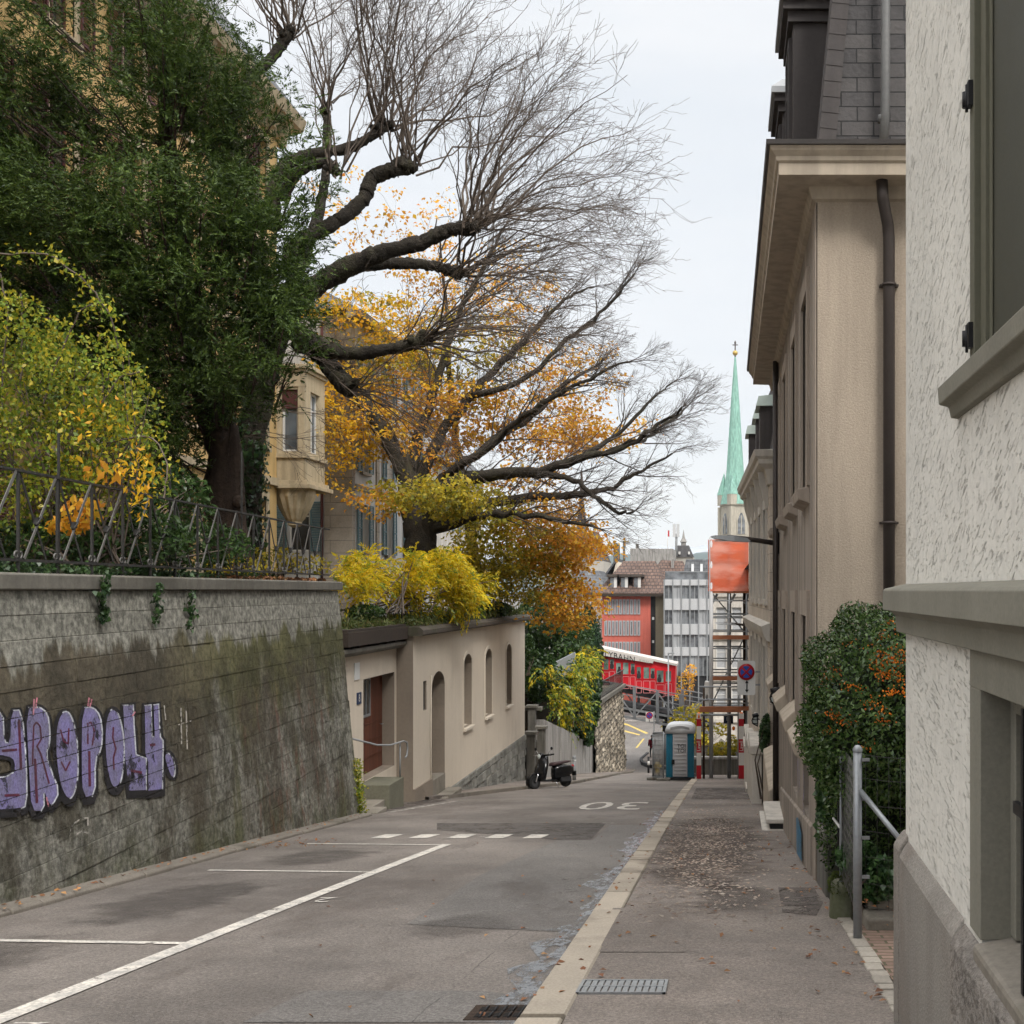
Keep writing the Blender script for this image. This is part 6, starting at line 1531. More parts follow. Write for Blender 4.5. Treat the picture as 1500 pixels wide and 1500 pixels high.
# ---- person in a red coat
per = thing('person', 'person in a dark red coat and dark trousers walking away at the corner', 'person')
def skinbody(name, joints, edges, m, parent, sub=2):
    me = bpy.data.meshes.new(name); me.from_pydata([j[0] for j in joints], edges, []); o = bpy.data.objects.new(name, me); COL.objects.link(o); me.materials.append(m)
    sm_ = o.modifiers.new('skin', 'SKIN'); sv = me.skin_vertices[0].data
    for i, j in enumerate(joints): sv[i].radius = j[1] if hasattr(j[1], '__len__') else (j[1], j[1])
    sv[0].use_root = True; sb = o.modifiers.new('sub', 'SUBSURF'); sb.levels = sb.render_levels = sub
    if parent: o.parent = parent
    return o
J = [((0, 0, .92), (.15, .11)), ((0, 0, 1.15), (.14, .10)), ((0, 0, 1.38), (.18, .10)), ((0, 0, 1.50), .06), ((0, .01, 1.60), (.075, .09)), ((0, .01, 1.70), (.07, .085)),
     ((.09, 0, .85), .09), ((.10, -.08, .47), .062), ((.10, .02, .09), .045), ((.10, -.13, .04), .035), ((-.09, 0, .85), .09), ((-.10, .10, .47), .062), ((-.10, .26, .12), .045), ((-.10, .14, .04), .035),
     ((.2, 0, 1.40), .055), ((.25, .06, 1.13), .045), ((.24, -.02, .90), .035), ((-.2, 0, 1.40), .055), ((-.25, -.06, 1.13), .045), ((-.24, .06, .90), .035)]
E = [(0, 1), (1, 2), (2, 3), (3, 4), (4, 5), (0, 6), (6, 7), (7, 8), (8, 9), (0, 10), (10, 11), (11, 12), (12, 13), (2, 14), (14, 15), (15, 16), (2, 17), (17, 18), (18, 19)]
skinbody('body', J, E, M['trouser'], per)
JC = [((0, 0, 1.2), (.20, .15)), ((0, 0, .98), (.21, .16)), ((0, 0, .72), (.20, .17)), ((0, 0, 1.40), (.20, .13)), ((0, 0, 1.49), (.09, .09)), ((.22, 0, 1.40), .075), ((.27, .06, 1.13), .065), ((.26, -.02, .94), .055), ((-.22, 0, 1.40), .075), ((-.27, -.06, 1.13), .065), ((-.26, .06, .94), .055)]
skinbody('coat', JC, [(0, 1), (1, 2), (0, 3), (3, 4), (3, 5), (5, 6), (6, 7), (3, 8), (8, 9), (9, 10)], M['coat'], per)
h = MB().ball((0, .0, 1.66), (.085, .10, .115), 8).build('head', M['skin'], per); MB().ball((0, -.015, 1.69), (.098, .108, .108), 8).build('hair', M['hair'], h)
per.location = ((955-CPX)/FPX*96, 96, gz(96)+.14); per.rotation_euler = (0, 0, R(200)); per.scale = (1.02, 1.02, 1.02)

# ---- portable toilet
D0 = 50.0; zb = gz(D0)+.02; x0, x1 = -2.58, -1.41; xc = (x0+x1)/2
pt = thing('portable_toilet', 'blue portable toilet cabin with a pale grey door and white domed roof', 'toilet', (xc, D0+.6, zb))
mb = MB(); mb.box(x0+.03, x1-.03, D0+.03, D0+1.14, zb+.1, zb+1.98); mb.build('cabin', M['pottyblue'], pt, bevel=.05)
for x in (x0, x1-.27):
    mb = MB()
    mb.box(x, x+.27, D0, D0+.1, zb+.12, zb+1.96)
    for k in range(4): mb.box(x+.03+k*.062, x+.055+k*.062, D0-.012, D0, zb+.2, zb+1.9)
    mb.build('front_panel', M['pottyblue'], pt, bevel=.02)
mb = MB(); mb.box(x0+.28, x1-.28, D0-.02, D0+.06, zb+.14, zb+1.95)
for k in range(11): mb.box(x0+.33, x1-.33, D0-.035, D0-.02, zb+.24+k*.155, zb+.30+k*.155)
dp = mb.build('door', M['pottygrey'], pt, bevel=.012)
for k, dz_ in enumerate((0, -.2)):
    vs, fs = text_mesh('TOI', .22); MB().add([(xc+.06+v[0], D0-.04, zb+1.42+dz_+v[1]) for v in vs], fs).build('door_lettering', M['black'], dp, fix=False)
MB().box(x0+.24, x0+.36, D0-.06, D0-.03, zb+.66, zb+.86).build('door_latch', M['black'], dp)
mb = MB(); mb.box(x0-.03, x1+.03, D0-.03, D0+1.2, zb, zb+.11); mb.build('base_skid', M['dark'], pt)
mb = MB(); rings = []
for i in range(8):
    t_ = i/7; y = D0-.06+t_*1.3; hh = .40-.06*abs(t_-.4)
    r_ = [(x1+.04, y, zb+1.95), (x0-.04, y, zb+1.95)]
    for k in range(13): a = math.pi-math.pi*k/12; r_.append((xc+(x1-x0+.08)/2*math.copysign(abs(math.cos(a))**.55, math.cos(a)), y, zb+1.99+hh*.93*math.sin(a)**.7))
    rings.append(r_)
mb.loft(rings); rf = mb.build('domed_roof', M['pottywhite'], pt)
mb = MB(); n = 9
pts = [(xc+.40*(2*k/n-1), zb+2.10+.07*math.sin(math.pi*k/n)) for k in range(n+1)]; mb.prism(pts+[(p[0], p[1]+.10) for p in pts[::-1]], lambda u, v, w: (u, w, v), D0-.075, D0-.03); mb.build('roof_vent', M['steel'], rf)

fp = thing('site_fence', 'grey mesh construction fence panel leaning beside the portable toilet', 'fence', (-3.0, 49.6, gz(49.6)))
fa, fb_ = Vector((-3.15, 50.4, 0)), Vector((-2.62, 48.9, 0))
def F(t, z): p = fa.lerp(fb_, t); return Vector((p.x, p.y, gz(p.y)+z))
mb = MB()
for a, b in ((F(0, .1), F(0, 2.0)), (F(1, .1), F(1, 2.0)), (F(0, 2.0), F(1, 2.0)), (F(0, .15), F(1, .15))): mb.tube([a, b], .024, 8)
mb.build('frame', M['galv'], fp); mb = MB()
for k in range(1, 17): mb.tube([F(k/17, .15), F(k/17, 2.0)], .009, 4)
for k in range(1, 10): mb.tube([F(0, .15+k*.19), F(1, .15+k*.19)], .009, 4)
mb.build('wire_mesh', M['steel'], fp)
for t_ in (0.03, .97): MB().obox(F(t_, .06), (.55, .24, .13)).build('foot_block', M['concrete_d'], fp, bevel=.02)
fp2 = thing('site_fence', 'mesh construction fence panel behind the portable toilet, seen edge on by the yellow hydrant', 'fence', (-3.2, 51.5, gz(51.5)))
fa, fb_ = Vector((-3.3, 52.6, 0)), Vector((-2.7, 52.4, 0)); mb = MB()
for a, b in ((F(0, .1), F(0, 2.0)), (F(1, .1), F(1, 2.0)), (F(0, 2.0), F(1, 2.0)), (F(0, .15), F(1, .15))): mb.tube([a, b], .024, 8)
mb.build('frame', M['galv'], fp2); mb = MB()
for k in range(1, 12): mb.tube([F(k/12, .15), F(k/12, 2.0)], .009, 4)
mb.build('wire_mesh', M['steel'], fp2)
for t_ in (.5,): MB().obox(F(t_, .06), (.24, .5, .13)).build('foot_block', M['concrete_d'], fp2, bevel=.02)

# ---- scaffold over the pavement
sf = thing('scaffold', 'tall grey tube scaffold over the pavement, wrapped in orange netting at the top', 'scaffold', (0, 51.5, gz(51)))
sx = (-.70, .06, .80); sy = (50.7, 52.6); Z = lambda py, d=50.7: EYE-(py-CPY)/FPX*d
for x in sx:
    for y in sy: MB().tube([(x, y, gz(y)+.08), (x, y, 3.95)], .04 if x > -.6 or y > 51 else .085, 10).build('standard', M['panel'] if x < -.6 and y < 51 else M['galv'], sf)
for x in (.06, .74): MB().tube([(x, 51.6, gz(51.6)+.08), (x, 51.6, Z(868))], .085, 8).build('support_column', M['bark_red'] if x > .5 else M['steel'], sf)
for x in (-.66, .10, .70): MB().beam((x, 50.9, Z(884)), (x+.22, 50.9, Z(870)), .1, .1).build('corner_brace', M['steel'], sf)
mb = MB()
for z in (Z(1030), Z(1006), Z(985), Z(968), Z(950), Z(925), Z(905), Z(900), Z(880), Z(868), 1.9, 2.5, 2.9, 3.4, 3.85):
    for y in sy: mb.tube([(sx[0], y, z), (sx[2]+.1, y, z)], .028, 6)
    for x in (sx[0], sx[2]): mb.tube([(x, sy[0], z), (x, sy[1], z)], .028, 6)
mb.tube([(sx[0], 52.6, -3.3), (sx[2], 52.6, -.2)], .028, 6); mb.tube([(sx[0], 52.6, 1.6), (sx[2], 52.6, -.2)], .028, 6)
mb.build('ledger_tubes', M['steel'], sf)
for z in (Z(1040), Z(996), Z(936), Z(868)):
    MB().box(sx[0]-.05, sx[2]+.1, sy[0]-.03, sy[1], z, z+.06).build('platform', M['steel'], sf)
    MB().box(sx[0]-.05, sx[2]+.1, sy[0]-.06, sy[0]-.02, z-.02, z+.16).build('toe_board', M['board'], sf)
nm = MB(); vs = []; fs = []; nx, nz = 16, 14
for i in range(nx+1):
    for j in range(nz+1):
        x = sx[0]-.04+(sx[2]-sx[0]+.12)*i/nx; z = Z(866)+(3.86-Z(866))*j/nz; vs.append((x, sy[0]-.10+.02*math.sin(i*.6)+.03*math.sin(j*1.1), z))
fs = [(i*(nz+1)+j, (i+1)*(nz+1)+j, (i+1)*(nz+1)+j+1, i*(nz+1)+j+1) for i in range(nx) for j in range(nz)]
nm.add(vs, fs, 0, True)
b = len(vs); vs = []
for i in range(nx+1):
    for j in range(nz+1):
        y = sy[0]+(sy[1]-sy[0])*i/nx; z = Z(866)+(3.86-Z(866))*j/nz; vs.append((sx[0]-.10+.04*math.sin(i*1.1+j*.7), y, z))
nm.add(vs, fs, 0, True); nm.build('netting', M['net'], sf, fix=False)
nm = MB(); nm.quad((sx[0]-.1, 52.66, Z(866)), (sx[2]+.1, 52.66, Z(866)), (sx[2]+.1, 52.66, 3.86), (sx[0]-.1, 52.66, 3.86)); nm.build('rear_netting', M['net'], sf, fix=False)
for (px, py, h_) in ((1035, 1013, .9), (1036, 1028, .7)): MB().obox(P(px, py, 50.9), (.26, .3, h_), Matrix.Rotation(R(8), 3, 'Y')).build('white_sheet', M['white'], sf, bevel=.05)

gt = thing('pavement_gate', 'red and white warning posts with orange lamps under a board beam framing the pavement', 'gate', (-.3, 49.5, gz(49.5)))
def warn_post(x, y, w, txt):
    zb_ = gz(y)+.08; z = zb_; hs = [(.56, 'signred'), (.52, 'white'), (.56, 'signred'), (.54, 'white'), (.30, 'signred')]
    core = MB().box(x-w/2+.005, x+w/2-.005, y+.005, y+w-.005, zb_, zb_+2.7).build('warning_post', M['white'], gt)
    for i, (h_, m) in enumerate(hs):
        o = MB().box(x-w/2, x+w/2, y, y+w, z, z+h_).build('colour_band', M[m], core)
        if i == 2:
            vs, fs = text_mesh('Lawil', .2); MB().add([(x-v[1]*1.0, y-.006, z+h_/2+v[0]*1.05) for v in vs], fs).build('post_lettering', M['white'], core, fix=False)
        z += h_
    lp = MB().lathe([(.001, 0), (.09, 0), (.10, .08), (.09, .2), (.05, .26), (.001, .27)], Matrix.Translation((x, y+w/2, z)), 14).build('warning_lamp', M['orange_lamp'], core)
warn_post((1023.7-CPX)/FPX*49.5, 49.5, .19, 1); warn_post((1086-CPX)/FPX*49.5, 49.5, .22, 1)
zg = EYE-(1040-CPY)/FPX*49.6
MB().box(-1.18, .56, 49.62, 49.8, zg-.1, zg+.13).build('board_beam', M['board'], gt); MB().tube([(-1.2, 49.6, zg-.2), (.62, 49.6, zg-.2)], .05, 8).build('steel_beam', M['galv'], gt)
for zq in (1006, 1025): MB().tube([(-1.2, 49.75, EYE-(zq-CPY)/FPX*49.75), (.7, 49.75, EYE-(zq-CPY)/FPX*49.75)], .035, 8).build('guard_tube', M['galv'], gt)
for x in (-1.0, .45): MB().tube([(x, 49.95, gz(50)+.08), (x, 49.95, zg+.9)], .045, 8).build('support_tube', M['bark_red'] if x < 0 else M['steel'], gt)
MB().ball((.245, 49.7, EYE-(1067-CPY)/FPX*49.7), (.07, .07, .09), 7).build('hanging_lamp', M['orange_lamp'], gt)
t = thing('blue_sign', 'dark blue square sign with a white bracket mark under the scaffold', 'sign', P(1067, 1053, 53)); a, b = P(1060, 1046, 53), P(1074, 1060, 53)
pl_ = MB().box(a.x, b.x, 53, 53.04, b.z, a.z).build('plate', M['darkblue'], t); mb = MB(); w_ = b.x-a.x
for (u0, u1, v0, v1) in ((.3, .38, .3, .65), (.62, .7, .3, .65), (.3, .7, .3, .36)): mb.box(a.x+u0*w_, a.x+u1*w_, 52.98, 53, b.z+v0*w_, b.z+v1*w_)
mb.build('bracket_mark', M['white'], pl_); MB().tube([(a.x+w_/2, 53.05, a.z), (a.x+w_/2, 53.05, -3.2)], .02, 6).build('hanger', M['steel'], t)
t = thing('planter_wall', 'low concrete planter wall beyond the scaffold passage', 'wall', (-.3, 60, gz(60)))
MB().box(-2.2, .9, 59.8, 60.1, -9, -6.75).build('wall_face', M['concrete_d'], t); MB().box(-2.25, .92, 59.74, 60.16, -6.75, -6.63).build('coping', M['concrete'], t, bevel=.01)
MB().box(-2.2, .9, 60.1, 66, -9, -6.85).build('planting_bed', M['soil'], t)
shrub('planter_bush', 'green bush growing out of the low planter behind the passage', 'bush', (-.3, 61, -6.8), [(1058, 1098, 16, 12, 61, .8), (1072, 1092, 10, 16, 62, .6), (1045, 1102, 10, 8, 61, .6)], 'olive', .16, .5, 1100, 8)
shrub('yellow_sapling', 'thin tree with sparse orange leaves over the passage and toilet', 'tree', P(1010, 1120, 66), [(1003, 1052, 22, 18, 66, 1.2), (1015, 1075, 14, 26, 66, 1), (1056, 1068, 18, 9, 64, .8), (1030, 1050, 12, 14, 66, .8), (990, 1062, 12, 16, 66, .8)], 'olive', .24, .6, 420, 26)
shrub('pale_sapling', 'bare sapling with a few orange leaves between the tram and the scaffold', 'tree', P(1010, 1050, 100), [(1005, 1000, 16, 18, 100, 1.2), (1012, 985, 10, 14, 100, 1), (998, 1018, 10, 12, 100, 1)], 'orange', .24, .6, 300, 24)
t = thing('stair_balustrade', 'pale sloping handrail wall seen through the scaffold passage', 'balustrade', P(1065, 1100, 70)); a, b = P(1054, 1084, 68), P(1074, 1099, 68); mb = MB(); mb.beam(a, b, .3, .3); mb.build('sloping_cap', M['white_st'], t); mb = MB(); mb.beam(a-Vector((0, 0, .5)), b-Vector((0, 0, .5)), .2, .7); mb.build('cheek', M['concrete_d'], t)
# ================================================================== RIGHT SIDE: TAUPE TOWNHOUSE
M['upipe'] = mat('dull_grey_zinc_pipe', (.125, .125, .122), .6, .25, 3, .2, 20, .1, 40, metal=.2)
th = thing('taupe_townhouse', 'tall taupe beige roughcast townhouse with a deep cornice and dark slate mansard', 'house', (4, 19, gz(19)))
Y0, Y1 = 12.8, 25.0; TS = TX(XW, -1)
ucols = [(14.0, 15.05), (16.35, 17.4), (19.1, 20.15), (21.2, 21.7), (22.7, 23.75)]
ops = [(a, b, 2.92, 5.22) for a, b in ucols]+[(a, b, .02, 1.40) for a, b in ucols]+[(14.0, 15.05, -1.0, -.42), (16.35, 17.4, -1.15, -.5)]
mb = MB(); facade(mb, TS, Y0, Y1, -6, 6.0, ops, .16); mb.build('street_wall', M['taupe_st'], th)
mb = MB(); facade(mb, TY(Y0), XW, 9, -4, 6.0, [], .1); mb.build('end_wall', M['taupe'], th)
mb = MB(); mb.quad((XW, Y1, -8), (XW, Y1, 6), (9, Y1, 6), (9, Y1, -8)); mb.quad((9, Y0, -8), (9, Y0, 6), (9, Y1, 6), (9, Y1, -8)); mb.build('rear_wall', M['taupe'], th)
for a, b in ucols:
    for z0, z1 in ((2.92, 5.22), (.02, 1.40)):
        window(th, 'taupe', b-a, z1-z0, (XW+.13, b, z0), R(-90))
        mb = MB()
        for (u0, u1, v0, v1) in ((a-.15, a, z0, z1), (b, b+.15, z0, z1), (a-.15, b+.15, z1, z1+(.24 if z0 > 2 else .30))): mb.box(XW-.035, XW+.02, u0, u1, v0, v1)
        mb.build('window_surround', M['taupe_trim'], th)
    if b-a > .8:
        mb = MB()
        mb.hexa([(XW-.13, a-.12, 2.76), (XW+.02, a-.12, 2.70), (XW+.02, b+.12, 2.70), (XW-.13, b+.12, 2.76), (XW-.15, a-.12, 2.88), (XW+.02, a-.12, 2.92), (XW+.02, b+.12, 2.92), (XW-.15, b+.12, 2.88)]); mb.build('window_sill', M['taupe_trim'], th, bevel=.012)
        mb = MB(); mb.hexa([(XW-.17, a-.1, -.22), (XW+.02, a-.1, -.34), (XW+.02, b+.14, -.34), (XW-.17, b+.14, -.22), (XW-.20, a-.1, -.08), (XW+.02, a-.1, .12), (XW+.02, b+.14, .12), (XW-.20, b+.14, -.08)]); mb.build('ground_floor_sill', M['cornice'], th, bevel=.015)
    MB().box(XW-.02, XW+.05, a+.02, b-.02, 1.40, 1.62).build('blind_box', M['cornice'], th)
for a, b, c, d in ((14.0, 15.05, -1.0, -.42), (16.35, 17.4, -1.15, -.5)): MB().box(XW+.1, XW+.155, a, b, c, d).build('cellar_opening', M['void'], th)
MB().box(XW-.012, XW+.01, Y0-.0, Y0+.42, -3, 5.85).build('corner_strip', M['taupe_trim'], th)
mb = MB()
mb.hexa([(XW-.05, 13.3, -4), (XW+.01, 13.3, -4), (XW+.01, 21.0, -5), (XW-.05, 21.0, -5), (XW-.03, 13.3, gz(13.3)+.62), (XW+.01, 13.3, gz(13.3)+.66), (XW+.01, 21.0, gz(21)+.75), (XW-.03, 21.0, gz(21)+.72)]); mb.build('base_plinth', M['taupe_st'], th, bevel=.01)
mb = MB(); mb.poly([(XW-.056, y, z) for y, z in ((14.4, gz(14.4)+.12), (15.5, gz(15.4)+.1), (15.6, gz(15.5)+.55), (15.2, gz(15.2)+.60), (14.5, gz(14.5)+.45))]); mb.build('blue_paint_patch', M['gf_blue'], th, fix=False)
mb = MB(); 
for r in ([(14.95, -.55), (14.75, -.75), (15.0, -.95), (14.7, -1.1)], [(16.2, -.6), (16.0, -1.0)], [(15.9, -.5), (15.7, -.9)]):
    for q in stroke(r, .05): mb.poly([(XW-.006, p[0], p[1]) for p in q])
mb.build('purple_tag', M['gf_purple'], th, fix=False)
# cornice wrapped round the corner
prof = [(0, 5.86), (.05, 5.88), (.08, 5.98), (.09, 6.0), (.42, 6.01), (.42, 6.13), (.445, 6.15), (.455, 6.19), (.50, 6.24), (.515, 6.28), (.515, 6.30), (0, 6.34)]
mb = MB(); mb.loft([[(XW-o, Y1, z) for o, z in prof], [(XW-o, Y0-o, z) for o, z in prof], [(9.3, Y0-o, z) for o, z in prof]], smooth=False); mb.build('cornice', M['cornice'], th)
prof = [(.50, 6.28), (.545, 6.285), (.555, 6.33), (.50, 6.35), (.30, 6.36)]
mb = MB(); mb.loft([[(XW-o, Y1+.02, z) for o, z in prof], [(XW-o, Y0-o, z) for o, z in prof], [(9.3, Y0-o, z) for o, z in prof]], smooth=False); mb.build('roof_gutter', M['gutter_metal'], th)
zb_, zt_ = 6.33, 9.7; xa, xc_ = XW+.02, XW+.36; ya, yc = Y0+.05, Y0+.42
slm = brickmat('dark_slate_front', (.045, .042, .043), (.072, .066, .064), (.012, .012, .012), 'xz', .35, .165, .008, .9, .65, .25); sls = brickmat('dark_slate_side', (.045, .042, .043), (.072, .066, .064), (.012, .012, .012), 'yz', .35, .165, .008, .9, .65, .25)
rf = MB().poly([(xa, ya, zb_), (9, ya, zb_), (9, yc, zt_), (xc_, yc, zt_)]).build('slate_front', slm, th)
MB().poly([(xa, ya, zb_), (xa, Y1, zb_), (xc_, Y1, zt_), (xc_, yc, zt_)]).build('slate_side', sls, th); MB().poly([(xc_, yc, zt_), (9, yc, zt_), (9, Y1, zt_), (xc_, Y1, zt_)]).build('upper_roof', M['zinc'], th)
mb = MB(); 
for k in range(19):
    z = zb_+k*.178; t_ = (z-zb_)/(zt_-zb_); x = xa+(xc_-xa)*t_; y = ya+(yc-ya)*t_
    mb.hexa([(x-.015, y-.03, z), (x+.17, y-.03, z-.02), (x+.17, y+.05, z-.02), (x-.03, y+.2, z), (x+.005, y-.004, z+.185), (x+.19, y-.004, z+.165), (x+.19, y+.07, z+.165), (x-.01, y+.2, z+.185)])
mb.build('hip_slates', M['dormer'], th)
for d0 in (13.9, 16.5, 19.0, 21.4, 23.6):
    dm = MB().box(.76, 1.6, d0, d0+1.1, 6.34, 8.42).build('dormer', M['dormer'], th, bevel=.01)
    mb = MB(); mb.box(.70, 1.6, d0-.05, d0+1.15, 8.30, 8.42); mb.box(.64, 1.6, d0-.11, d0+1.21, 8.42, 8.52); mb.build('dormer_cornice', M['dormer'], dm)
    mb = MB(); mb.box(.60, 1.6, d0-.16, d0+1.26, 8.52, 8.60); mb.hexa([(.60, d0-.16, 8.602), (1.6, d0-.16, 8.602), (1.6, d0+1.26, 8.602), (.60, d0+1.26, 8.602), (.75, d0, 8.76), (1.6, d0, 8.78), (1.6, d0+1.1, 8.78), (.75, d0+1.1, 8.76)]); mb.build('zinc_lid', M['zinc'], dm)
    window(th, 'dark', .8, 1.6, (.745, d0+.95, 6.6), R(-90))
mb = MB(); mb.tube([(1.66, 12.78, 6.36), (1.68, 12.74, 6.8), (1.72, 12.95, 9.5)], .05, 10); mb.tube([(1.663, 12.78, 6.70), (1.667, 12.77, 6.78)], .062, 10); mb.build('upper_downpipe', M['upipe'], th)
mb = MB(); mb.tube([(1.62, 12.55, 6.02), (1.63, 12.55, 5.82), (1.70, 12.68, 5.58), (1.715, 12.70, 5.45), (1.715, 12.70, -1.5)], .062, 12); dpp = mb.build('downpipe', M['pipe'], th)
for z in (4.95, 2.42, -.1): mb = MB(); mb.lathe([(.068, -.015), (.078, -.015), (.078, .015), (.068, .015)], Matrix.Translation((1.715, 12.70, z)), 12); mb.box(1.62, 1.82, 12.72, 12.79, z-.012, z+.012); mb.build('pipe_clamp', M['pipe'], dpp)
MB().tube([(XW-.07, 21.9, 5.9), (XW-.07, 21.9, -2.4)], .055, 8).build('street_downpipe', M['pipe'], th)
mb = MB(); mb.hexa([(XW-.20, 22.1, -4.6), (XW+.02, 22.1, -4.6), (XW+.02, 25.3, -5), (XW-.20, 25.3, -5), (XW-.20, 22.1, -2.0), (XW+.02, 22.1, -1.9), (XW+.02, 25.3, -1.55), (XW-.20, 25.3, -1.65)]); mb.build('stone_cheek', M['cornice'], th, bevel=.03)

def bulkhead(name, label, x, y, z):
    t = thing(name, label, 'lamp', (x, y, z), 'caged bulkhead lamps on the house fronts')
    MB().lathe([(.001, -.02), (.11, -.02), (.12, .02), (.10, .05), (.001, .05)], Matrix.Translation((x, y, z)) @ Matrix.Rotation(R(-90), 4, 'Y'), 18).build('back_plate', M['black'], t)
    MB().ball((x-.08, y, z), (.09, .085, .13), 8).build('glass', M['lens'], t); mb = MB()
    for k in (-1, 0, 1): mb.tube([(x-.03, y+k*.07, z+.14), (x-.15, y+k*.05, z+.08), (x-.18, y+k*.05, z), (x-.15, y+k*.05, z-.08), (x-.03, y+k*.07, z-.14)], .012, 5)
    for k in (-.07, .03): mb.tube([(x-.02, y-.11, z+k), (x-.13, y-.09, z+k), (x-.175, y, z+k), (x-.13, y+.09, z+k), (x-.02, y+.11, z+k)], .012, 5)
    mb.lathe([(.11, .0), (.12, .06), (.02, .09)], Matrix.Translation((x-.06, y, z+.10)), 12); mb.build('cage', M['black'], t)
bulkhead('wall_lamp', 'larger caged black bulkhead lamp on the taupe wall beside the downpipe', XW-.035, 20.8, -.17)
bulkhead('wall_lamp', 'small caged black bulkhead lamp beyond the sign pole', .80, 30.6, -1.63)
stp = thing('doorstep', 'white two tier stone doorstep projecting from the taupe townhouse', 'doorstep', (.8, 20.2, gz(20)))
MB().box(.66, XW, 19.7, 21.3, gz(19.7)-.25, gz(19.7)-.02).build('lower_gap_shade', M['dark'], stp); MB().hexa([(.58, 19.6, gz(19.7)+.0), (XW, 19.6, gz(19.7)+.0), (XW, 21.4, gz(19.7)+.0), (.58, 21.4, gz(19.7)+.0), (.56, 19.6, gz(19.7)+.09), (XW, 19.6, gz(19.7)+.09), (XW, 21.4, gz(19.7)+.09), (.56, 21.4, gz(19.7)+.09)]).build('tread', M['white_st'], stp, bevel=.02)  # dark blocks below both treads paint in the shade of the gaps
MB().box(.70, XW, 19.75, 21.3, gz(19.7)+.09, gz(19.7)+.19).build('upper_gap_shade', M['dark'], stp); MB().box(.63, XW, 19.66, 21.35, gz(19.7)+.19, gz(19.7)+.27).build('upper_tread', M['white_st'], stp, bevel=.02)

# ---- pale ashlar house next along
x2 = lambda y: .93-.03*(y-27)
ah = thing('ashlar_house', 'pale ashlar stone house with a carved cornice and dark dormers beyond the taupe townhouse', 'house', (4, 31, gz(31)))
T2 = lambda u, w, z: (x2(u)-w, u, z); Ya, Yb = 26.6, 36.5
cols = [(27.6, 28.5), (29.6, 30.5), (31.6, 32.5), (33.6, 34.5)]
ops = [(a, b, 1.5, 3.6) for a, b in cols]+[(a, b, -1.6, .4) for a, b in cols]
mb = MB(); facade(mb, T2, Ya, Yb, -8, 4.3, ops, .18); mb.build('street_wall', M['beige2'], ah); mb = MB(); mb.quad((x2(Ya), Ya, -6), (8, Ya, -6), (8, Ya, 4.3), (x2(Ya), Ya, 4.3)); mb.quad((x2(Yb), Yb, -8), (8, Yb, -8), (8, Yb, 4.3), (x2(Yb), Yb, 4.3)); mb.build('end_wall', M['beige2x'], ah)
for a, b in cols:
    for z0, z1 in ((1.5, 3.6), (-1.6, .4)):
        window(ah, 'w', b-a, z1-z0, (x2(b)+.14, b, z0), R(-90)); mb = MB()
        for (u0, u1, v0, v1) in ((a-.14, a, z0, z1), (b, b+.14, z0, z1), (a-.14, b+.14, z1, z1+.22), (a-.18, b+.18, z0-.14, z0)): mb.hexa([T2(u0, -.02, v0), T2(u1, -.02, v0), T2(u1, .05, v0), T2(u0, .05, v0), T2(u0, -.02, v1), T2(u1, -.02, v1), T2(u1, .05, v1), T2(u0, .05, v1)])
        mb.build('window_surround', M['white_st'], ah)
prof = [(0, 4.05), (.05, 4.08), (.08, 4.25), (.12, 4.4), (.26, 4.5), (.27, 4.6), (.33, 4.66), (.36, 4.8), (-.1, 4.86)]
mb = MB(); mb.loft([[(x2(y)-o, y-(o if y < 30 else 0), z) for o, z in prof] for y in (Ya, Yb)], smooth=False); mb.loft([[(x2(Ya)-o, Ya-o, z) for o, z in prof], [(8, Ya-o, z) for o, z in prof]], smooth=False); mb.build('cornice', M['white_st'], ah)
prof = [(0, .55), (.1, .6), (.16, .75), (.2, .9), (.0, .98)]
mb = MB(); mb.loft([[(x2(y)-o, y, z) for o, z in prof] for y in (Ya-.05, Yb)], smooth=False); mb.build('band_course', M['white_st'], ah)
for a in (27.2, 29.1, 31.1, 33.1, 35.0): mb = MB(); mb.loft([[(x2(a)-o, y, z) for o, z in ((0, 3.55), (.06, 3.6), (.2, 4.1), (.24, 4.4), (0, 4.4))] for y in (a, a+.2)], smooth=False); mb.build('cornice_bracket', M['white_st'], ah)
mb = MB(); mb.hexa([(x2(Ya)+.05, Ya, 4.82), (8, Ya, 4.82), (8, Yb, 4.82), (x2(Yb)+.05, Yb, 4.82), (x2(Ya)+.5, Ya+.4, 7.4), (8, Ya+.4, 7.4), (8, Yb-.4, 7.4), (x2(Yb)+.5, Yb-.4, 7.4)]); mb.build('mansard_roof', M['slate'], ah)
for d0, xl in ((28.0, .66), (30.1, .62), (33.0, .49)):
    dm = MB().box(xl+.1, 2.0, d0, d0+1.0, 4.8, 6.02).build('dormer', M['dormer'], ah); MB().hexa([(xl, d0-.1, 6.02), (2, d0-.1, 6.02), (2, d0+1.1, 6.02), (xl, d0+1.1, 6.02), (xl+.06, d0-.06, 6.25), (2, d0, 6.4), (2, d0+1, 6.4), (xl+.06, d0+1.06, 6.25)]).build('dormer_lid', M['tealzinc'], dm)
sc2 = thing('stone_stair_cheek', 'white stepped stone stair wall in front of the pale ashlar house', 'stair wall', (.7, 34, gz(34)))
for (a, b, z, zb2) in ((27.8, 30.6, -1.9, -2.7), (30.6, 34.4, -2.25, -3.3), (34.4, 38.5, -2.6, -4.2), (38.5, 41, -3.3, -5.6)): MB().box(.56, .80, a, b-.02, zb2-1.2, z-.22).build('wall_block', M['white_st'], sc2, bevel=.02); MB().box(.52, .84, a-.04, b, z-.22, z).build('wall_cap', M['white_st'], sc2, bevel=.03)
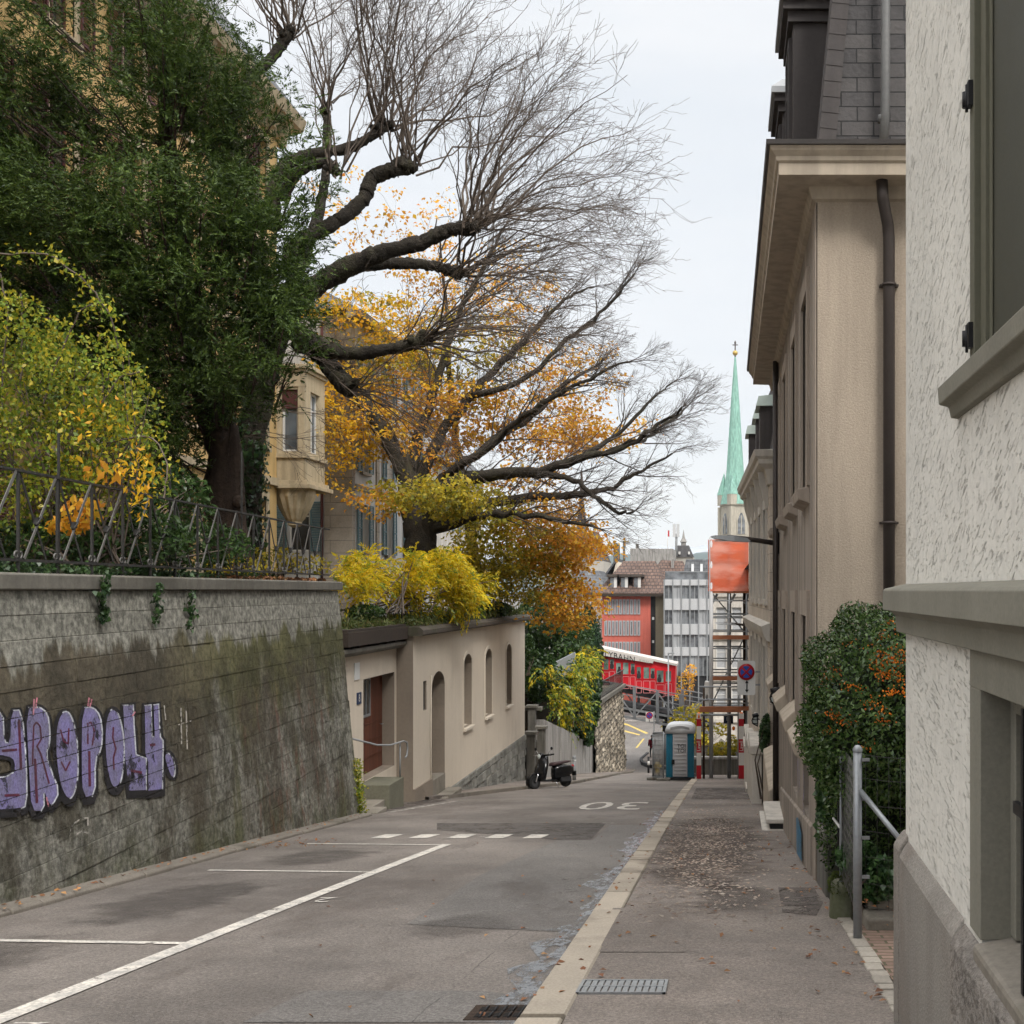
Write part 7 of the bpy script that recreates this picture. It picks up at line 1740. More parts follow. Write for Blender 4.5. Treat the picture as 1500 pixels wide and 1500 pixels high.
t = thing('stone_step', 'small white stone step on the pavement by the sign pole', 'step', (.8, 35, gz(35)))
MB().box(.52, .95, 34.4, 35.6, gz(35)-.1, gz(35)+.26).build('lower_block', M['white_st'], t, bevel=.02); MB().box(.66, .95, 34.5, 35.6, gz(35)+.27, gz(35)+.44).build('upper_block', M['white_st'], t, bevel=.02)
shrub('wall_shrub', 'small green shrub growing against the wall beside the sign pole', 'shrub', (.9, 27, -3.0), [(1120, 1078, 8, 26, 26.6, .3), (1123, 1060, 5, 16, 26.4, .3)], 'ivy', .09, .55, 900, 6)
nb = thing('corner_house', 'white walled house front seen behind the scaffold tubes', 'house', (2, 78, -11)); y = 78
ops = [(-.75+k*1.0, -.1+k*1.0, a, a+1.5) for k in range(4) for a in (-6.2, -3.4, -.9)]
mb = MB(); facade(mb, TY(y), -1.1, 4.2, -12, 1.9, ops, .2); mb.quad((-1.1, y, -12), (-1.1, y+10, -12), (-1.1, y+10, 1.9), (-1.1, y, 1.9)); mb.build('wall', M['white_st'], nb)
for o in ops: window(nb, 'pale', o[1]-o[0], 1.5, (o[0], y+.16, o[2]), 0)
mb = MB()
for z in (-6.9, -4.2, -1.5, 1.3): mb.box(-1.2, 4.2, y-.14, y+.02, z, z+.22)
mb.build('string_course', M['white_st'], nb); MB().hexa([(-1.4, y-.4, 1.9), (4.4, y-.4, 1.9), (4.4, y+10, 1.9), (-1.4, y+10, 1.9), (.6, y+2, 3.0), (3, y+2, 3.0), (3, y+8, 3.0), (.6, y+8, 3.0)]).build('roof', M['slate_far'], nb)
rb_ = thing('row_house', 'plain beige house wall running on behind the scaffold', 'house', (4, 48, gz(48))); mb = MB(); mb.box(.93, 9, 37, 62, -9, 2.6); mb.build('wall', M['beige2'], rb_); MB().hexa([(.7, 36.8, 2.6), (9, 36.8, 2.6), (9, 62.2, 2.6), (.7, 62.2, 2.6), (2.5, 38, 4.2), (9, 38, 4.2), (9, 61, 4.2), (2.5, 61, 4.2)]).build('roof', M['slate'], rb_)

# ---- sign and street lamps
sg = thing('no_stopping_sign', 'no stopping sign with red ring and blue fields on a grey pole', 'sign', (.86, 29.8, gz(29.8)))
MB().tube([(.865, 29.8, gz(29.8)+.05), (.865, 29.8, -.1)], .038, 10).build('pole', M['galv'], sg)
a, b = P(1080, 968, 29.6), P(1106.5, 1018, 29.6); pts = []
r_ = .045
for cx, cz, a0 in ((b.x-r_, a.z-r_, 0), (a.x+r_, a.z-r_, 90), (a.x+r_, b.z+r_, 180), (b.x-r_, b.z+r_, 270)):
    for k in range(6): t_ = R(a0+k*18); pts.append((cx+r_*math.cos(t_), cz+r_*math.sin(t_)))
pl_ = MB().prism(pts, lambda u, v, w: (u, w, v), 29.6, 29.63).build('plate', M['signgrey'], sg); c = P(1093.2, 984.3, 29.59); no_stop(pl_, c+Vector((0, .001, 0)), .205)
q = P(1094, 1005.5, 29.59); mb = MB(); mb.box(q.x-.013, q.x+.013, 29.58, 29.598, q.z-.10, q.z+.10)
for s_ in (1, -1): mb.poly([(q.x-.045, 29.585, q.z+s_*.08), (q.x+.045, 29.585, q.z+s_*.08), (q.x, 29.585, q.z+s_*.155)])
mb.build('arrow', M['black'], pl_, fix=False)
for py in (984, 1003): mb = MB(); z = P(0, py, 29.7).z; mb.box(a.x+.1, .87, 29.66, 29.69, z-.02, z+.02); mb.lathe([(.05, -.03), (.055, -.03), (.055, .03), (.05, .03)], Matrix.Translation((.865, 29.8, z)), 10); mb.build('clamp', M['galv'], sg)
def street_lamp(label, d, pxw, pxh, py, hl, wth=.3):
    t = thing('street_lamp', label, 'lamp', P(pxw, py, d), 'bracket street lamps on the house walls'); a, b = P(pxw, py+6*22/d, d), P(pxh, py-4*22/d, d)
    MB().tube([a, a.lerp(b, .5)+Vector((0, 0, .03)), b.lerp(a, .25)+Vector((0, 0, .03))], [.05, .042, .036], 10).build('arm', M['pipe'], t); MB().obox(a+Vector((.03, 0, 0)), (.06, .16, .4)).build('wall_bracket', M['pipe'], t)
    e = b.lerp(a, .60); hd = MB(); L_ = (e-b); rings = []
    for f, hw, h0, h1 in ((0, .12, -.012, .004), (.12, .16, -.035, .03), (.6, .15, -.045, .06), (1, .05, -.03, .035)): q = b+L_*f; rings.append([(q.x, q.y-hw, q.z+h0), (q.x, q.y+hw, q.z+h0), (q.x, q.y+hw*.6, q.z+h1), (q.x, q.y-hw*.6, q.z+h1)])
    hd.loft(rings, smooth=False); hd.build('lamp_head', M['steel'], t); q = b+L_*.4; MB().box(q.x-.22, q.x+.22, q.y-.1, q.y+.1, q.z-.055, q.z-.042).build('lamp_glass', M['lens'], t)
street_lamp('flat grey street lamp on a bracket arm in front of the orange scaffold netting', 22, 1138, 1041, 790, .5)
street_lamp('small grey street lamp on a bracket arm below the orange scaffold netting', 47, 1100, 1047, 914, .5)

# ================================================================== WHITE STUCCO HOUSE CLOSE BY
fh = thing('stucco_house', 'near white scraped stucco house with grey stone ledges, an olive shutter and granite plinth', 'house', (4, 2, gz(2)))
uw, lw = (2.95, 4.61, 2.54, 5.38), (2.6, 4.46, .36, 1.345)
mb = MB(); facade(mb, TS, -5, 6.37, .2, 9.5, [uw, lw], .22); mb.build('street_wall', M['stucco'], fh)
mb = MB(); mb.quad((XW, 6.37, -2), (XW, 6.37, 9.5), (9, 6.37, 9.5), (9, 6.37, -2)); mb.quad((XW, -5, -2), (XW, -5, 9.5), (9, -5, 9.5), (9, -5, -2)); mb.build('end_wall', M['stucco'], fh)
mb = MB(); mb.box(.6, 9.3, -5.3, 6.6, 9.5, 9.8); mb.build('roof_edge', M['cornice'], fh)
# ledge between the storeys
mb = MB(); prof = [(0, 1.47), (.045, 1.48), (.05, 1.565), (.075, 1.59), (.11, 1.595), (.11, 1.70), (.10, 1.71), (0, 1.735)]
mb.loft([[(XW-o, -5, z) for o, z in prof], [(XW-o, 6.37+o, z) for o, z in prof], [(9, 6.37+o, z) for o, z in prof]], smooth=False); mb.build('ledge', M['sand'], fh, bevel=.004)
# upper window: sill, jamb, closed shutter, hinges
mb = MB(); mb.loft([[(XW-o, y, z) for o, z in ((-.1, 2.40), (.03, 2.41), (.04, 2.455), (.08, 2.465), (.085, 2.535), (-.1, 2.545))] for y in (2.6, 4.93)], smooth=False); mb.build('window_sill', M['sand'], fh, bevel=.005)
mb = MB(); mb.box(XW-.012, XW+.22, 4.55, 4.63, 2.545, 5.4); mb.box(XW-.012, XW+.22, 2.95, 4.55, 5.3, 5.4); mb.build('window_jamb', M['olive_frame'], fh, bevel=.004)
sh = MB().box(XW+.035, XW+.07, 2.95, 4.549, 2.548, 5.3).build('shutter', M['olive_wood'], fh)
mb = MB(); mb.box(XW+.012, XW+.034, 4.46, 4.548, 2.549, 5.29); mb.box(XW+.026, XW+.034, 4.42, 4.459, 2.549, 5.29); mb.build('shutter_stile', M['olive_frame'], sh, bevel=.003)
MB().box(XW+.02, XW+.034, 2.95, 4.42, 2.549, 2.6).build('shutter_rail', M['olive_wood'], sh)
for py in (146, 496):
    z = EYE-(py-CPY)/FPX*4.63; mb = MB(); mb.box(XW-.03, XW-.012, 4.565, 4.61, z-.045, z+.05); mb.tube([(XW-.028, 4.635, z-.03), (XW-.028, 4.635, z+.03)], .013, 10); mb.tube([(XW-.03, 4.60, z-.06), (XW-.03, 4.60, z+.045)], .006, 8); mb.box(XW-.03, XW, 4.61, 4.66, z-.025, z+.005); mb.build('hinge', M['black'], sh)
# lower window
mb = MB(); mb.box(XW-.012, XW+.32, 4.44, 4.63, .40, 1.33); mb.box(XW-.012, XW+.32, 2.6, 4.63, 1.33, 1.475); mb.build('lower_window_surround', M['sand'], fh, bevel=.004)
mb = MB(); mb.box(XW+.10, XW+.22, 4.36, 4.44, .42, 1.33); mb.box(XW+.10, XW+.22, 2.6, 4.36, 1.25, 1.33); mb.build('lower_window_rebate', M['sand'], fh, bevel=.004)
MB().box(XW+.22, XW+.24, 2.5, 4.5, .3, 1.5).build('lower_window_pane', M['glass'], fh)
mb = MB(); mb.hexa([(XW-.03, 2.6, .2), (XW+.22, 2.6, .2), (XW+.22, 4.46, .2), (XW-.03, 4.46, .2), (XW-.04, 2.6, .385), (XW+.22, 2.6, .43), (XW+.22, 4.46, .43), (XW-.04, 4.46, .385)]); mb.build('lower_window_sill', M['step'], fh, bevel=.02)
mb = MB()
for y in (3.84, 3.68, 3.52): mb.box(XW-.005, XW+.022, y-.014, y+.014, .40, 1.32)
for z in (.98,): mb.box(XW+.0, XW+.018, 3.4, 3.98, z-.02, z+.02)
mb.build('window_bars', M['black'], fh)
def plinth(y0, y1, name, m, o=.05, z1=.375):
    mb = MB(); mb.loft([[(XW+.1, y, -1.9), (XW-o, y, -1.9), (XW-o, y, z1-.07), (XW-o+.012, y, z1-.045), (XW-.002, y, z1+.01), (XW+.1, y, z1+.01)] for y in (y0, y1)], smooth=False); return mb.build(name, m, fh, bevel=.012)
plinth(4.80, 6.28, 'plinth_block', M['granite']); plinth(6.285, 6.46, 'plinth_block', M['granite'], .055, .40); plinth(1.2, 4.79, 'plinth_block', M['granite2'], .06, .36); plinth(-5, 1.19, 'plinth_block', M['granite'])
mb = MB(); mb.box(XW-.075, XW-.05, 3.6, 4.42, -.75, -.02); cwn = mb.build('cellar_window', M['void'], fh); mb = MB()
for (a, b, c, d) in ((4.34, 4.42, -.75, -.02), (3.6, 4.34, -.1, -.02)): mb.box(XW-.09, XW-.05, a, b, c, d)
mb.build('cellar_frame', M['steel'], cwn)

# ================================================================== HEDGE AND SMALL GARDEN FENCE
hd = thing('firethorn_hedge', 'dense clipped green firethorn hedge with clusters of orange berries between the two houses', 'hedge', (1.5, 10.6, gz(10.6)))
def shell(n, c, r, e=2.6, jit=.13, zmin=-9):
    u = RNG.normal(size=(n*2, 3)); u /= (np.abs(u)**e).sum(1, keepdims=True)**(1/e); nn = u/np.linalg.norm(u, axis=1, keepdims=True)
    bump_ = 1+.05*np.sin(u[:, :1]*9+u[:, 2:]*7)+.04*np.sin(u[:, 2:]*15-u[:, 1:2]*8)
    p = np.array(c)+u*np.array(r)*bump_*(1-np.abs(RNG.normal(size=(n*2, 1)))*jit); k = (p[:, 2] > zmin) & (p[:, 1] < c[1]+r[1]*.6); return p[k][:n], nn[k][:n]
hc = [((1.60, 10.7, .66), (.94, 1.0, .94), 34000), ((1.66, 11.55, -.45), (.74, .72, .98), 15000)]
C, N = [], []; core = MB()
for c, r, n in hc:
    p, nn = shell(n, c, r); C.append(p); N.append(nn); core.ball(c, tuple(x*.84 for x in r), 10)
core.build('dark_core', mat('dark_hedge_interior', (.012, .018, .008), .95), hd); C = np.concatenate(C); N = np.concatenate(N)  # solid core, near black to paint the shade between the leaves
leafobj('foliage', M['hedge'], hd, C, RNG.normal(size=(len(C), 3))*.7+N*.5+np.array([0, 0, .15]), .046, .44, .2, Nb=N*1.4)
bp = [(1258, 884), (1268, 882), (1280, 886), (1292, 884), (1232, 932), (1236, 940), (1228, 938), (1245, 936), (1250, 944), (1222, 944), (1286, 902), (1300, 905), (1312, 915), (1300, 915), (1318, 908), (1288, 962), (1298, 958), (1283, 968), (1306, 966), (1310, 974), (1290, 986), (1300, 990), (1312, 988), (1318, 992), (1190, 976), (1215, 986), (1212, 996), (1196, 980), (1216, 1072), (1322, 1010), (1314, 965), (1322, 958), (1210, 1006), (1275, 1030), (1240, 1060), (1206, 1240), (1254, 1010), (1322, 880), (1268, 1095), (1180, 1010), (1272, 890), (1300, 930), (1225, 985)]+[(random.uniform(1185, 1325), random.uniform(885, 1130)) for _ in range(16)]
mb = MB(); from mathutils.bvhtree import BVHTree
bv = BVHTree.FromPolygons([Vector(v) for v in core.v], core.f)
for px, py in bp:
    o = Vector((0, 0, EYE)); dr_ = (P(px, py, 10)-o).normalized(); h, nn, i_, ds = bv.ray_cast(o, dr_)
    if h is None: continue
    for _ in range(24):
        q = h+dr_*-.16+Vector((random.gauss(0, .045), random.gauss(0, .03), random.gauss(0, .022))); r = random.uniform(.007, .011)
        mb.add([q+Vector(v)*r for v in ((1, 0, 0), (-1, 0, 0), (0, 1, 0), (0, -1, 0), (0, 0, 1), (0, 0, -1))], [(0, 2, 4), (2, 1, 4), (1, 3, 4), (3, 0, 4), (2, 0, 5), (1, 2, 5), (3, 1, 5), (0, 3, 5)], 0, True)
mb.build('berries', M['berry'], hd, fix=False)
t = thing('wall_ivy_strip', 'narrow strip of dark green ivy climbing down from the firethorn hedge at the house corner', 'ivy', (1.0, 12.3, gz(12.3))); C = []; N = []
for _ in range(2600): C.append((random.uniform(.93, 1.2), 12.45+random.gauss(0, .12), random.uniform(-.95, .55))); N.append((-.5, -1.2, .2))
ivy_patch(t, 'leaves', C, N, .055)
gf = thing('garden_fence', 'galvanised fence post with a diagonal brace and wire mesh in front of the firethorn hedge', 'fence', (1.0, 9.2, gz(9.2)))
MB().tube([(1.0, 9.2, gz(9.2)-.1), (1.0, 9.2, .47)], .034, 14).build('post', M['galv'], gf); MB().lathe([(.038, 0), (.038, .02), (.02, .045), (.001, .05)], Matrix.Translation((1.0, 9.2, .462)), 14).build('post_cap', M['galv'], gf)
MB().tube([(1.02, 9.18, .16), (1.34, 8.75, -.22)], .021, 10).build('brace', M['galv'], gf); mb = MB()
for z in (.44, .26, .06, -.14, -.34, -.54, -.72): mb.tube([(1.0, 9.2, z), (1.2, 9.1, z-.012), (1.9, 8.9, z-.03)], .0022, 4)
for k in range(10): x = 1.06+k*.085; mb.tube([(x, 9.2-(x-1)*.33, .43), (x, 9.2-(x-1)*.33, -.75)], .0016, 4)
mb.build('wire_mesh', M['iron'], gf); mb = MB()
for z in (.40, .1, -.2, -.5): mb.box(1.03, 1.09, 9.17, 9.19, z-.012, z+.012)
mb.build('wire_bracket', M['galv'], gf)
cl = thing('wire_gate', 'dark post and sagging chain link panel between the fence post and the house corner', 'gate', (.96, 10.7, gz(10.7)))
MB().tube([(1.02, 10.8, gz(10.8)+.3), (1.02, 10.8, .36)], .03, 8).build('post', M['black'], cl); MB().tube([(.975, 10.3, gz(10.3)+.05), (.975, 10.3, .32)], .012, 6).build('frame_tube', M['galv'], cl); MB().tube([(.975, 10.3, -.35), (.95, 10.75, -.35)], .012, 6).build('latch', M['white'], cl); mb = MB()
for k in range(-6, 12):
    y0 = 9.3+k*.11
    for s_ in (1, -1):
        pts = [(y0+s_*.001, -.78), (y0+s_*1.1*.75, .36)]; (ya, za), (yb, zb3) = pts
        for lo in (9.24, 10.3):
            pass
        f0 = max(0, min(1, (9.24-ya)/(yb-ya))) if s_ > 0 else max(0, min(1, (10.3-ya)/(yb-ya))); f1 = max(0, min(1, (10.3-ya)/(yb-ya))) if s_ > 0 else max(0, min(1, (9.24-ya)/(yb-ya)))
        if f1-f0 > .05: mb.tube([(.985, ya+(yb-ya)*f0, za+(zb3-za)*f0), (.985, ya+(yb-ya)*f1, za+(zb3-za)*f1)], .002, 4)
mb.build('chain_link', M['iron_grey'], cl)
t = thing('mossy_stone', 'low moss covered stone block at the pavement edge below the ivy', 'stone', (1.0, 10.35, gz(10.35))); mb = MB(); rings = []
for z, k in ((-.1, 1.0), (.1, 1.02), (.27, .97), (.36, .82), (.39, .5)): rings.append([(.985+.10*k*math.copysign(abs(math.cos(a))**.5, math.cos(a))+random.gauss(0, .005), 10.35+.15*k*math.copysign(abs(math.sin(a))**.5, math.sin(a)), gz(11)+.08+z) for a in [i*math.pi/8 for i in range(16)]])
mb.loft(rings); mb.build('stone', M['mossy'], t); C, N = shell(900, (.985, 10.35, gz(10.35)+.30), (.115, .165, .17), jit=.03, zmin=gz(10.35)+.30); leafobj('moss', mat('moss_tufts', (.075, .095, .02), .95), t, C, N, .022, .5, .2)
t = thing('boundary_stub', 'grey concrete stub wall at the corner of the taupe townhouse', 'wall', (1.0, 12.2, gz(12.2))); MB().box(.95, 1.2, 11.55, 12.75, -2, gz(12)+.62).build('stub', M['concrete_d'], t, bevel=.02); MB().box(.93, 1.22, 11.5, 12.76, gz(12)+.62, gz(12)+.70).build('cap', M['coping'], t, bevel=.015)
t = thing('stone_slabs', 'two worn stone slabs stacked as a low step in front of the ivy', 'steps', (1.3, 9.8, gz(9.8))); MB().box(1.12, 1.9, 9.6, 10.3, gz(9.8)-.1, gz(9.8)+.2).build('lower_slab', M['step'], t, bevel=.02); MB().box(1.16, 1.9, 9.85, 10.5, gz(9.8)+.2, gz(9.8)+.30).build('upper_slab', M['step'], t, bevel=.02)
shrub('ground_ivy_plant', 'low dark ivy plant at the foot of the galvanised fence post', 'plant', (1.2, 10, gz(10)), [(1262, 1262, 24, 30, 10.0, .2), (1278, 1300, 34, 22, 10.0, .2), (1240, 1256, 14, 20, 10.3, .15), (1294, 1285, 20, 30, 9.7, .2)], 'ivy', .07, .85, 2000, 14, bias=(-.2, -.5, -.1))
# ================================================================== THE CITY BELOW
def px_box(px0, px1, py0, d, depth, zbase=-13): a, b = P(px0, py0, d), P(px1, py0, d); return a.x, b.x, d, d+depth, zbase, a.z
def far_windows(parent, m, fr, rows, d, name='window'):
    for (xs_, y0, y1, w_) in rows:
        for px in xs_:
            a, b = P(px, y1, d), P(px+w_, y0, d); k = .11 if fr else 0; mb = MB(); mb.box(a.x, b.x, d-.10, d+.02, a.z, b.z)
            o = mb.build(name, m if not fr else fr, parent)
            if fr: MB().box(a.x+k, b.x-k, d-.13, d-.099, a.z+k*1.2, b.z-k*1.2).build('pane', m, o)
pk = thing('pink_building', 'salmon pink office building with a brown hipped tile roof and three dormers', 'building', P(915, 960, 135)); d = 135
x0, x1, y0, y1, z0, z1 = px_box(882, 953, 868, d, 14); MB().box(x0, x1, y0, y1, z0, z1).build('wall', M['pinkwall'], pk)
xk1 = P(953, 0, d).x; xk2 = P(974, 0, d).x; MB().box(xk1+.01, P(960, 0, d).x, d+.3, y1, z0, z1).build('glass_strip', M['dark'], pk); MB().box(P(960, 0, d).x+.01, xk2, d+.1, y1, z0, z1).build('side_wall', M['khaki'], pk)
for py in (905, 939): MB().box(P(955, 0, d).x, P(958, 0, d).x, d+.2, d+.32, P(0, py+3, d).z, P(0, py-1, d).z).build('strip_window', M['signgrey'], pk)
far_windows(pk, M['glass_grey'], M['blind'], [([885.5+k*5.35 for k in range(10)], 878, 900, 4.2), ([885.5+k*5.35 for k in range(10)], 909, 931, 4.2), ([885.5+k*5.35 for k in range(10)], 940, 960, 4.2), ([885.5+k*5.35 for k in range(10)], 972, 990, 4.2)], d)
ex0, ex1 = P(874, 0, d).x, P(978, 0, d).x; ez = P(0, 869, d).z; rz = P(0, 822, d+7).z
mb = MB(); mb.hexa([(ex0, d-.8, ez), (ex1, d-.8, ez), (ex1, y1+.8, ez), (ex0, y1+.8, ez), (P(914, 0, d+7).x, d+6.5, rz), (P(960, 0, d+7).x, d+6.5, rz), (P(960, 0, d+7).x, d+7.5, rz), (P(914, 0, d+7).x, d+7.5, rz)]); mb.build('tile_roof', M['tile'], pk)
mb = MB(); mb.box(ex0, ex1, d-.9, y1+.9, ez-.35, ez-.01); mb.build('eaves', M['timber'], pk)
for px in (893, 909, 928):
    a, b = P(px-1, 863, d+.6), P(px+11, 845, d+.6); dm = MB().box(a.x, b.x, d+.6, d+5, a.z, b.z).build('dormer', M['tile'], pk); MB().box(a.x-.25, b.x+.25, d+.2, d+5.4, b.z, b.z+.3).build('dormer_roof', M['oldroof'], dm); MB().box(a.x+.15, b.x-.15, d+.52, d+.61, a.z+.15, b.z-.1).build('dormer_window', M['glass_grey'], dm); MB().box(b.x-.35, b.x-.02, d+.45, d+.6, a.z, b.z-.05).build('dormer_frame', M['white'], dm)
r2 = thing('brown_roofed_house', 'house with a broad brown tiled roof behind the salmon pink building', 'house', P(985, 860, 152)); d2 = 152; a, b, t0, t1 = P(945, 862, d2), P(1012, 862, d2), P(968, 820, d2+5), P(1000, 822, d2+5)
MB().box(a.x, b.x, d2, d2+12, -13, a.z).build('wall', M['khaki'], r2); MB().hexa([(a.x-.5, d2-.5, a.z), (b.x+.5, d2-.5, a.z), (b.x+.5, d2+12.5, a.z), (a.x-.5, d2+12.5, a.z), (t0.x, d2+5.5, t0.z), (t1.x, d2+5.5, t1.z), (t1.x, d2+6.5, t1.z), (t0.x, d2+6.5, t0.z)]).build('tile_roof', M['tile'], r2)
MB().box(P(981, 0, d2).x, P(985, 0, d2).x, d2+4, d2+5, P(0, 845, d2).z, P(0, 818, d2).z).build('chimney', M['concrete'], r2)

of = thing('grey_office', 'grey and white office block with ribbon windows and a glass roof terrace', 'building', P(1010, 960, 122)); d = 122
x0, x1, y0, y1, z0, z1 = px_box(972, 1050, 849, d, 16); MB().box(x0+.05, x1, y0+.3, y1, z0, z1-.02).build('core', M['dark'], of)
for (a, b) in ((849, 857.5), (877, 893.5), (914, 929.5), (948, 960.5)): MB().box(x0, x1+.05, d-.1, y1, P(0, b, d).z, P(0, a, d).z).build('facade_band', M['panel'], of)
for (a, b) in ((857.5, 877), (893.5, 914), (929.5, 948), (960.5, 990)):
    for k in range(6):
        px = 973.5+k*12.6; o = MB().box(P(px, 0, d).x, P(px+11.4, 0, d).x, d+.12, d+.31, P(0, b, d).z, P(0, a, d).z).build('window', M['glass_grey'] if (k*7+int(a)) % 3 else M['blind'], of)
        mb = MB(); xm = P(px+6, 0, d).x; mb.box(xm-.05, xm+.05, d+.08, d+.12, P(0, b, d).z, P(0, a, d).z); mb.build('window_post', M['steel'], o)
mb = MB()
for k in range(7): x = P(973+k*12.6, 0, d).x; mb.box(x-.06, x+.06, d-.2, d-.1, z0, z1+.0)
mb.build('mullions', M['steel'], of); a, b = P(974, 849, d), P(1050, 838, d)
MB().box(a.x, b.x, d+.4, d+.45, a.z, b.z).build('terrace_glass', M['glass_grey'], of); MB().box(a.x, b.x, d+.38, d+.47, b.z, b.z+.08).build('terrace_rail', M['steel'], of)
a, b = P(1000, 848, d+4), P(1052, 819, d+4); ph = MB().hexa([(a.x, d+4, a.z), (b.x, d+4, a.z), (b.x, d+14, a.z), (a.x, d+14, a.z), (a.x+.3, d+5, b.z), (b.x, d+5, b.z), (b.x, d+13, b.z), (a.x+.3, d+13, b.z)]).build('penthouse', M['slate_far'], of)
for px in (1014, 1027): a, b = P(px-1.5, 846, d+3.9), P(px+2.5, 826, d+4.4); MB().hexa([(a.x, d+3.7, a.z), (b.x, d+3.7, a.z), (b.x, d+5, a.z), (a.x, d+5, a.z), (a.x, d+4.5, b.z), (b.x, d+4.5, b.z), (b.x, d+5.4, b.z), (a.x, d+5.4, b.z)]).build('roof_window', M['panel'], ph)

ph_ = thing('pale_house', 'pale house with a grey slate roof and tall windows left of the salmon pink building', 'house', P(860, 930, 150)); d = 150
x0, x1, y0, y1, z0, z1 = px_box(812, 886, 868, d, 14); MB().box(x0, x1, y0, y1, z0, z1).build('wall', M['greycream'], ph_)
far_windows(ph_, M['glass_grey'], M['white'], [([815+k*7.1 for k in range(10)], a, b, 3.6) for a, b in ((874, 889), (897, 912), (920, 935))], d)
MB().hexa([(x0-.6, d-.6, z1), (x1+.6, d-.6, z1), (x1+.6, y1, z1), (x0-.6, y1, z1), (x0+2.5, d+4, P(0, 836, d+4).z), (x1-1.2, d+4, P(0, 836, d+4).z), (x1-1.2, y1-3, P(0, 836, d+4).z), (x0+2.5, y1-3, P(0, 836, d+4).z)]).build('slate_roof', M['slate_far'], ph_)
g2 = thing('gabled_house', 'narrow house with a pale gable end and slate roof left of the pink building', 'house', P(890, 850, 160)); d = 160; a, b = P(868, 872, d), P(914, 872, d); c = P(903, 822, d)
MB().prism([(a.x+2, -13), (b.x, -13), (b.x, a.z), (c.x, c.z), (a.x+2, a.z)], lambda u, v, w: (u, w, v), d, d+10).build('gable_wall', M['frame_cream'], g2); MB().hexa([(a.x, d-.3, a.z), (c.x, d-.3, c.z), (c.x, d+10, c.z), (a.x, d+10, a.z), (a.x, d-.3, a.z+.4), (c.x, d-.3, c.z+.4), (c.x, d+10, c.z+.4), (a.x, d+10, a.z+.4)]).build('roof_slope', M['slate_far'], g2)
ob = thing('old_roof_house', 'house with a steep dark brown truncated roof behind the orange leaves', 'house', P(858, 830, 210)); d = 210; a, b = P(800, 822, d), P(884, 822, d); MB().box(a.x, b.x, d, d+14, -13, a.z).build('wall', M['greycream'], ob); t0, t1 = P(815, 779, d+5), P(874, 779, d+5)
MB().hexa([(a.x, d, a.z), (b.x, d, a.z), (b.x, d+14, a.z), (a.x, d+14, a.z), (t0.x, d+5, t0.z), (t1.x, d+5, t1.z), (t1.x, d+9, t1.z), (t0.x, d+9, t0.z)]).build('steep_roof', M['oldroof'], ob)
fl = thing('slim_spire', 'slim reddish brown spire on a grey turret seen through the branches', 'spire', P(852, 830, 420)); d = 420; q = P(852, 0, d); Zf = lambda py: EYE-(py-CPY)/FPX*d
MB().box(q.x-1.5, q.x+1.5, d-1.5, d+1.5, -13, Zf(764)).build('turret', M['concrete_d'], fl); MB().lathe([(1.7, Zf(764)), (1.0, Zf(742)), (.8, Zf(736)), (.45, Zf(700)), (.02, Zf(683))], Matrix.Translation((q.x, d, 0)), 8, smooth=False).build('spire', M['bark_red'], fl)
cb = thing('concrete_block', 'long flat pale concrete block with chimneys on the skyline', 'building', P(955, 815, 230)); d = 230; x0, x1, y0, y1, z0, z1 = px_box(923, 986, 803.5, d, 20); MB().box(x0, x1, y0, y1, z0, z1).build('wall', M['concrete'], cb, bevel=.1)
for px, t_, w_ in ((897, 795, 6), (911, 792, 3), (903, 797, 3), (930, 796, 4)): MB().box(P(px, 0, d).x, P(px+w_, 0, d).x, d+2, d+3, -10, P(0, t_, d).z).build('chimney', M['concrete_d'], cb)
tu = thing('turret_house', 'dark roofed turret house with a thin spire and a phone mast on the skyline', 'building', P(1002, 815, 245)); d = 245; a, b = P(984, 816, d), P(1016, 816, d); MB().box(a.x, b.x, d, d+6, -12, a.z).build('wall', M['greycream'], tu); t0, t1 = P(992, 799, d+2), P(1009, 799, d+2)
MB().hexa([(a.x, d-.3, a.z), (b.x, d-.3, a.z), (b.x, d+6.3, a.z), (a.x, d+6.3, a.z), (t0.x, d+2, t0.z), (t1.x, d+2, t1.z), (t1.x, d+4, t1.z), (t0.x, d+4, t0.z)]).build('dark_roof', M['slate'], tu)
q = P(1000.5, 0, d); Zf = lambda py, d=245: EYE-(py-CPY)/FPX*d; MB().lathe([(.5, Zf(800)), (.5, Zf(794)), (.75, Zf(793)), (.3, Zf(787)), (.02, Zf(775))], Matrix.Translation((q.x, d+3, 0)), 8, smooth=False).build('thin_spire', M['concrete'], tu)
for px in (994, 1008): a, b = P(px, 812, d-.4), P(px+2.5, 808, d-.4); MB().box(a.x, b.x, d-.5, d+1, a.z, b.z).build('roof_window', M['white'], tu)
q = P(991, 0, d); MB().tube([(q.x, d-1, Zf(815)), (q.x, d-1, Zf(782))], .25, 6).build('phone_mast', M['steel'], tu); mb = MB()
for dx in (-.4, .35): mb.box(q.x+dx-.32, q.x+dx+.28, d-1.4, d-.9, Zf(787), Zf(768))
mb.build('mast_antenna', M['panel'], tu)
fg = thing('roof_flag', 'small red flag on a thin pole on the skyline', 'flag', P(978, 815, 240)); q = P(978, 0, 240); MB().tube([(q.x, 240, P(0, 816, 240).z), (q.x, 240, P(0, 776, 240).z)], .06, 5).build('pole', M['white'], fg); MB().box(q.x+.02, q.x+.35, 239.98, 240.02, P(0, 786, 240).z, P(0, 777, 240).z).build('cloth', M['signred'], fg)

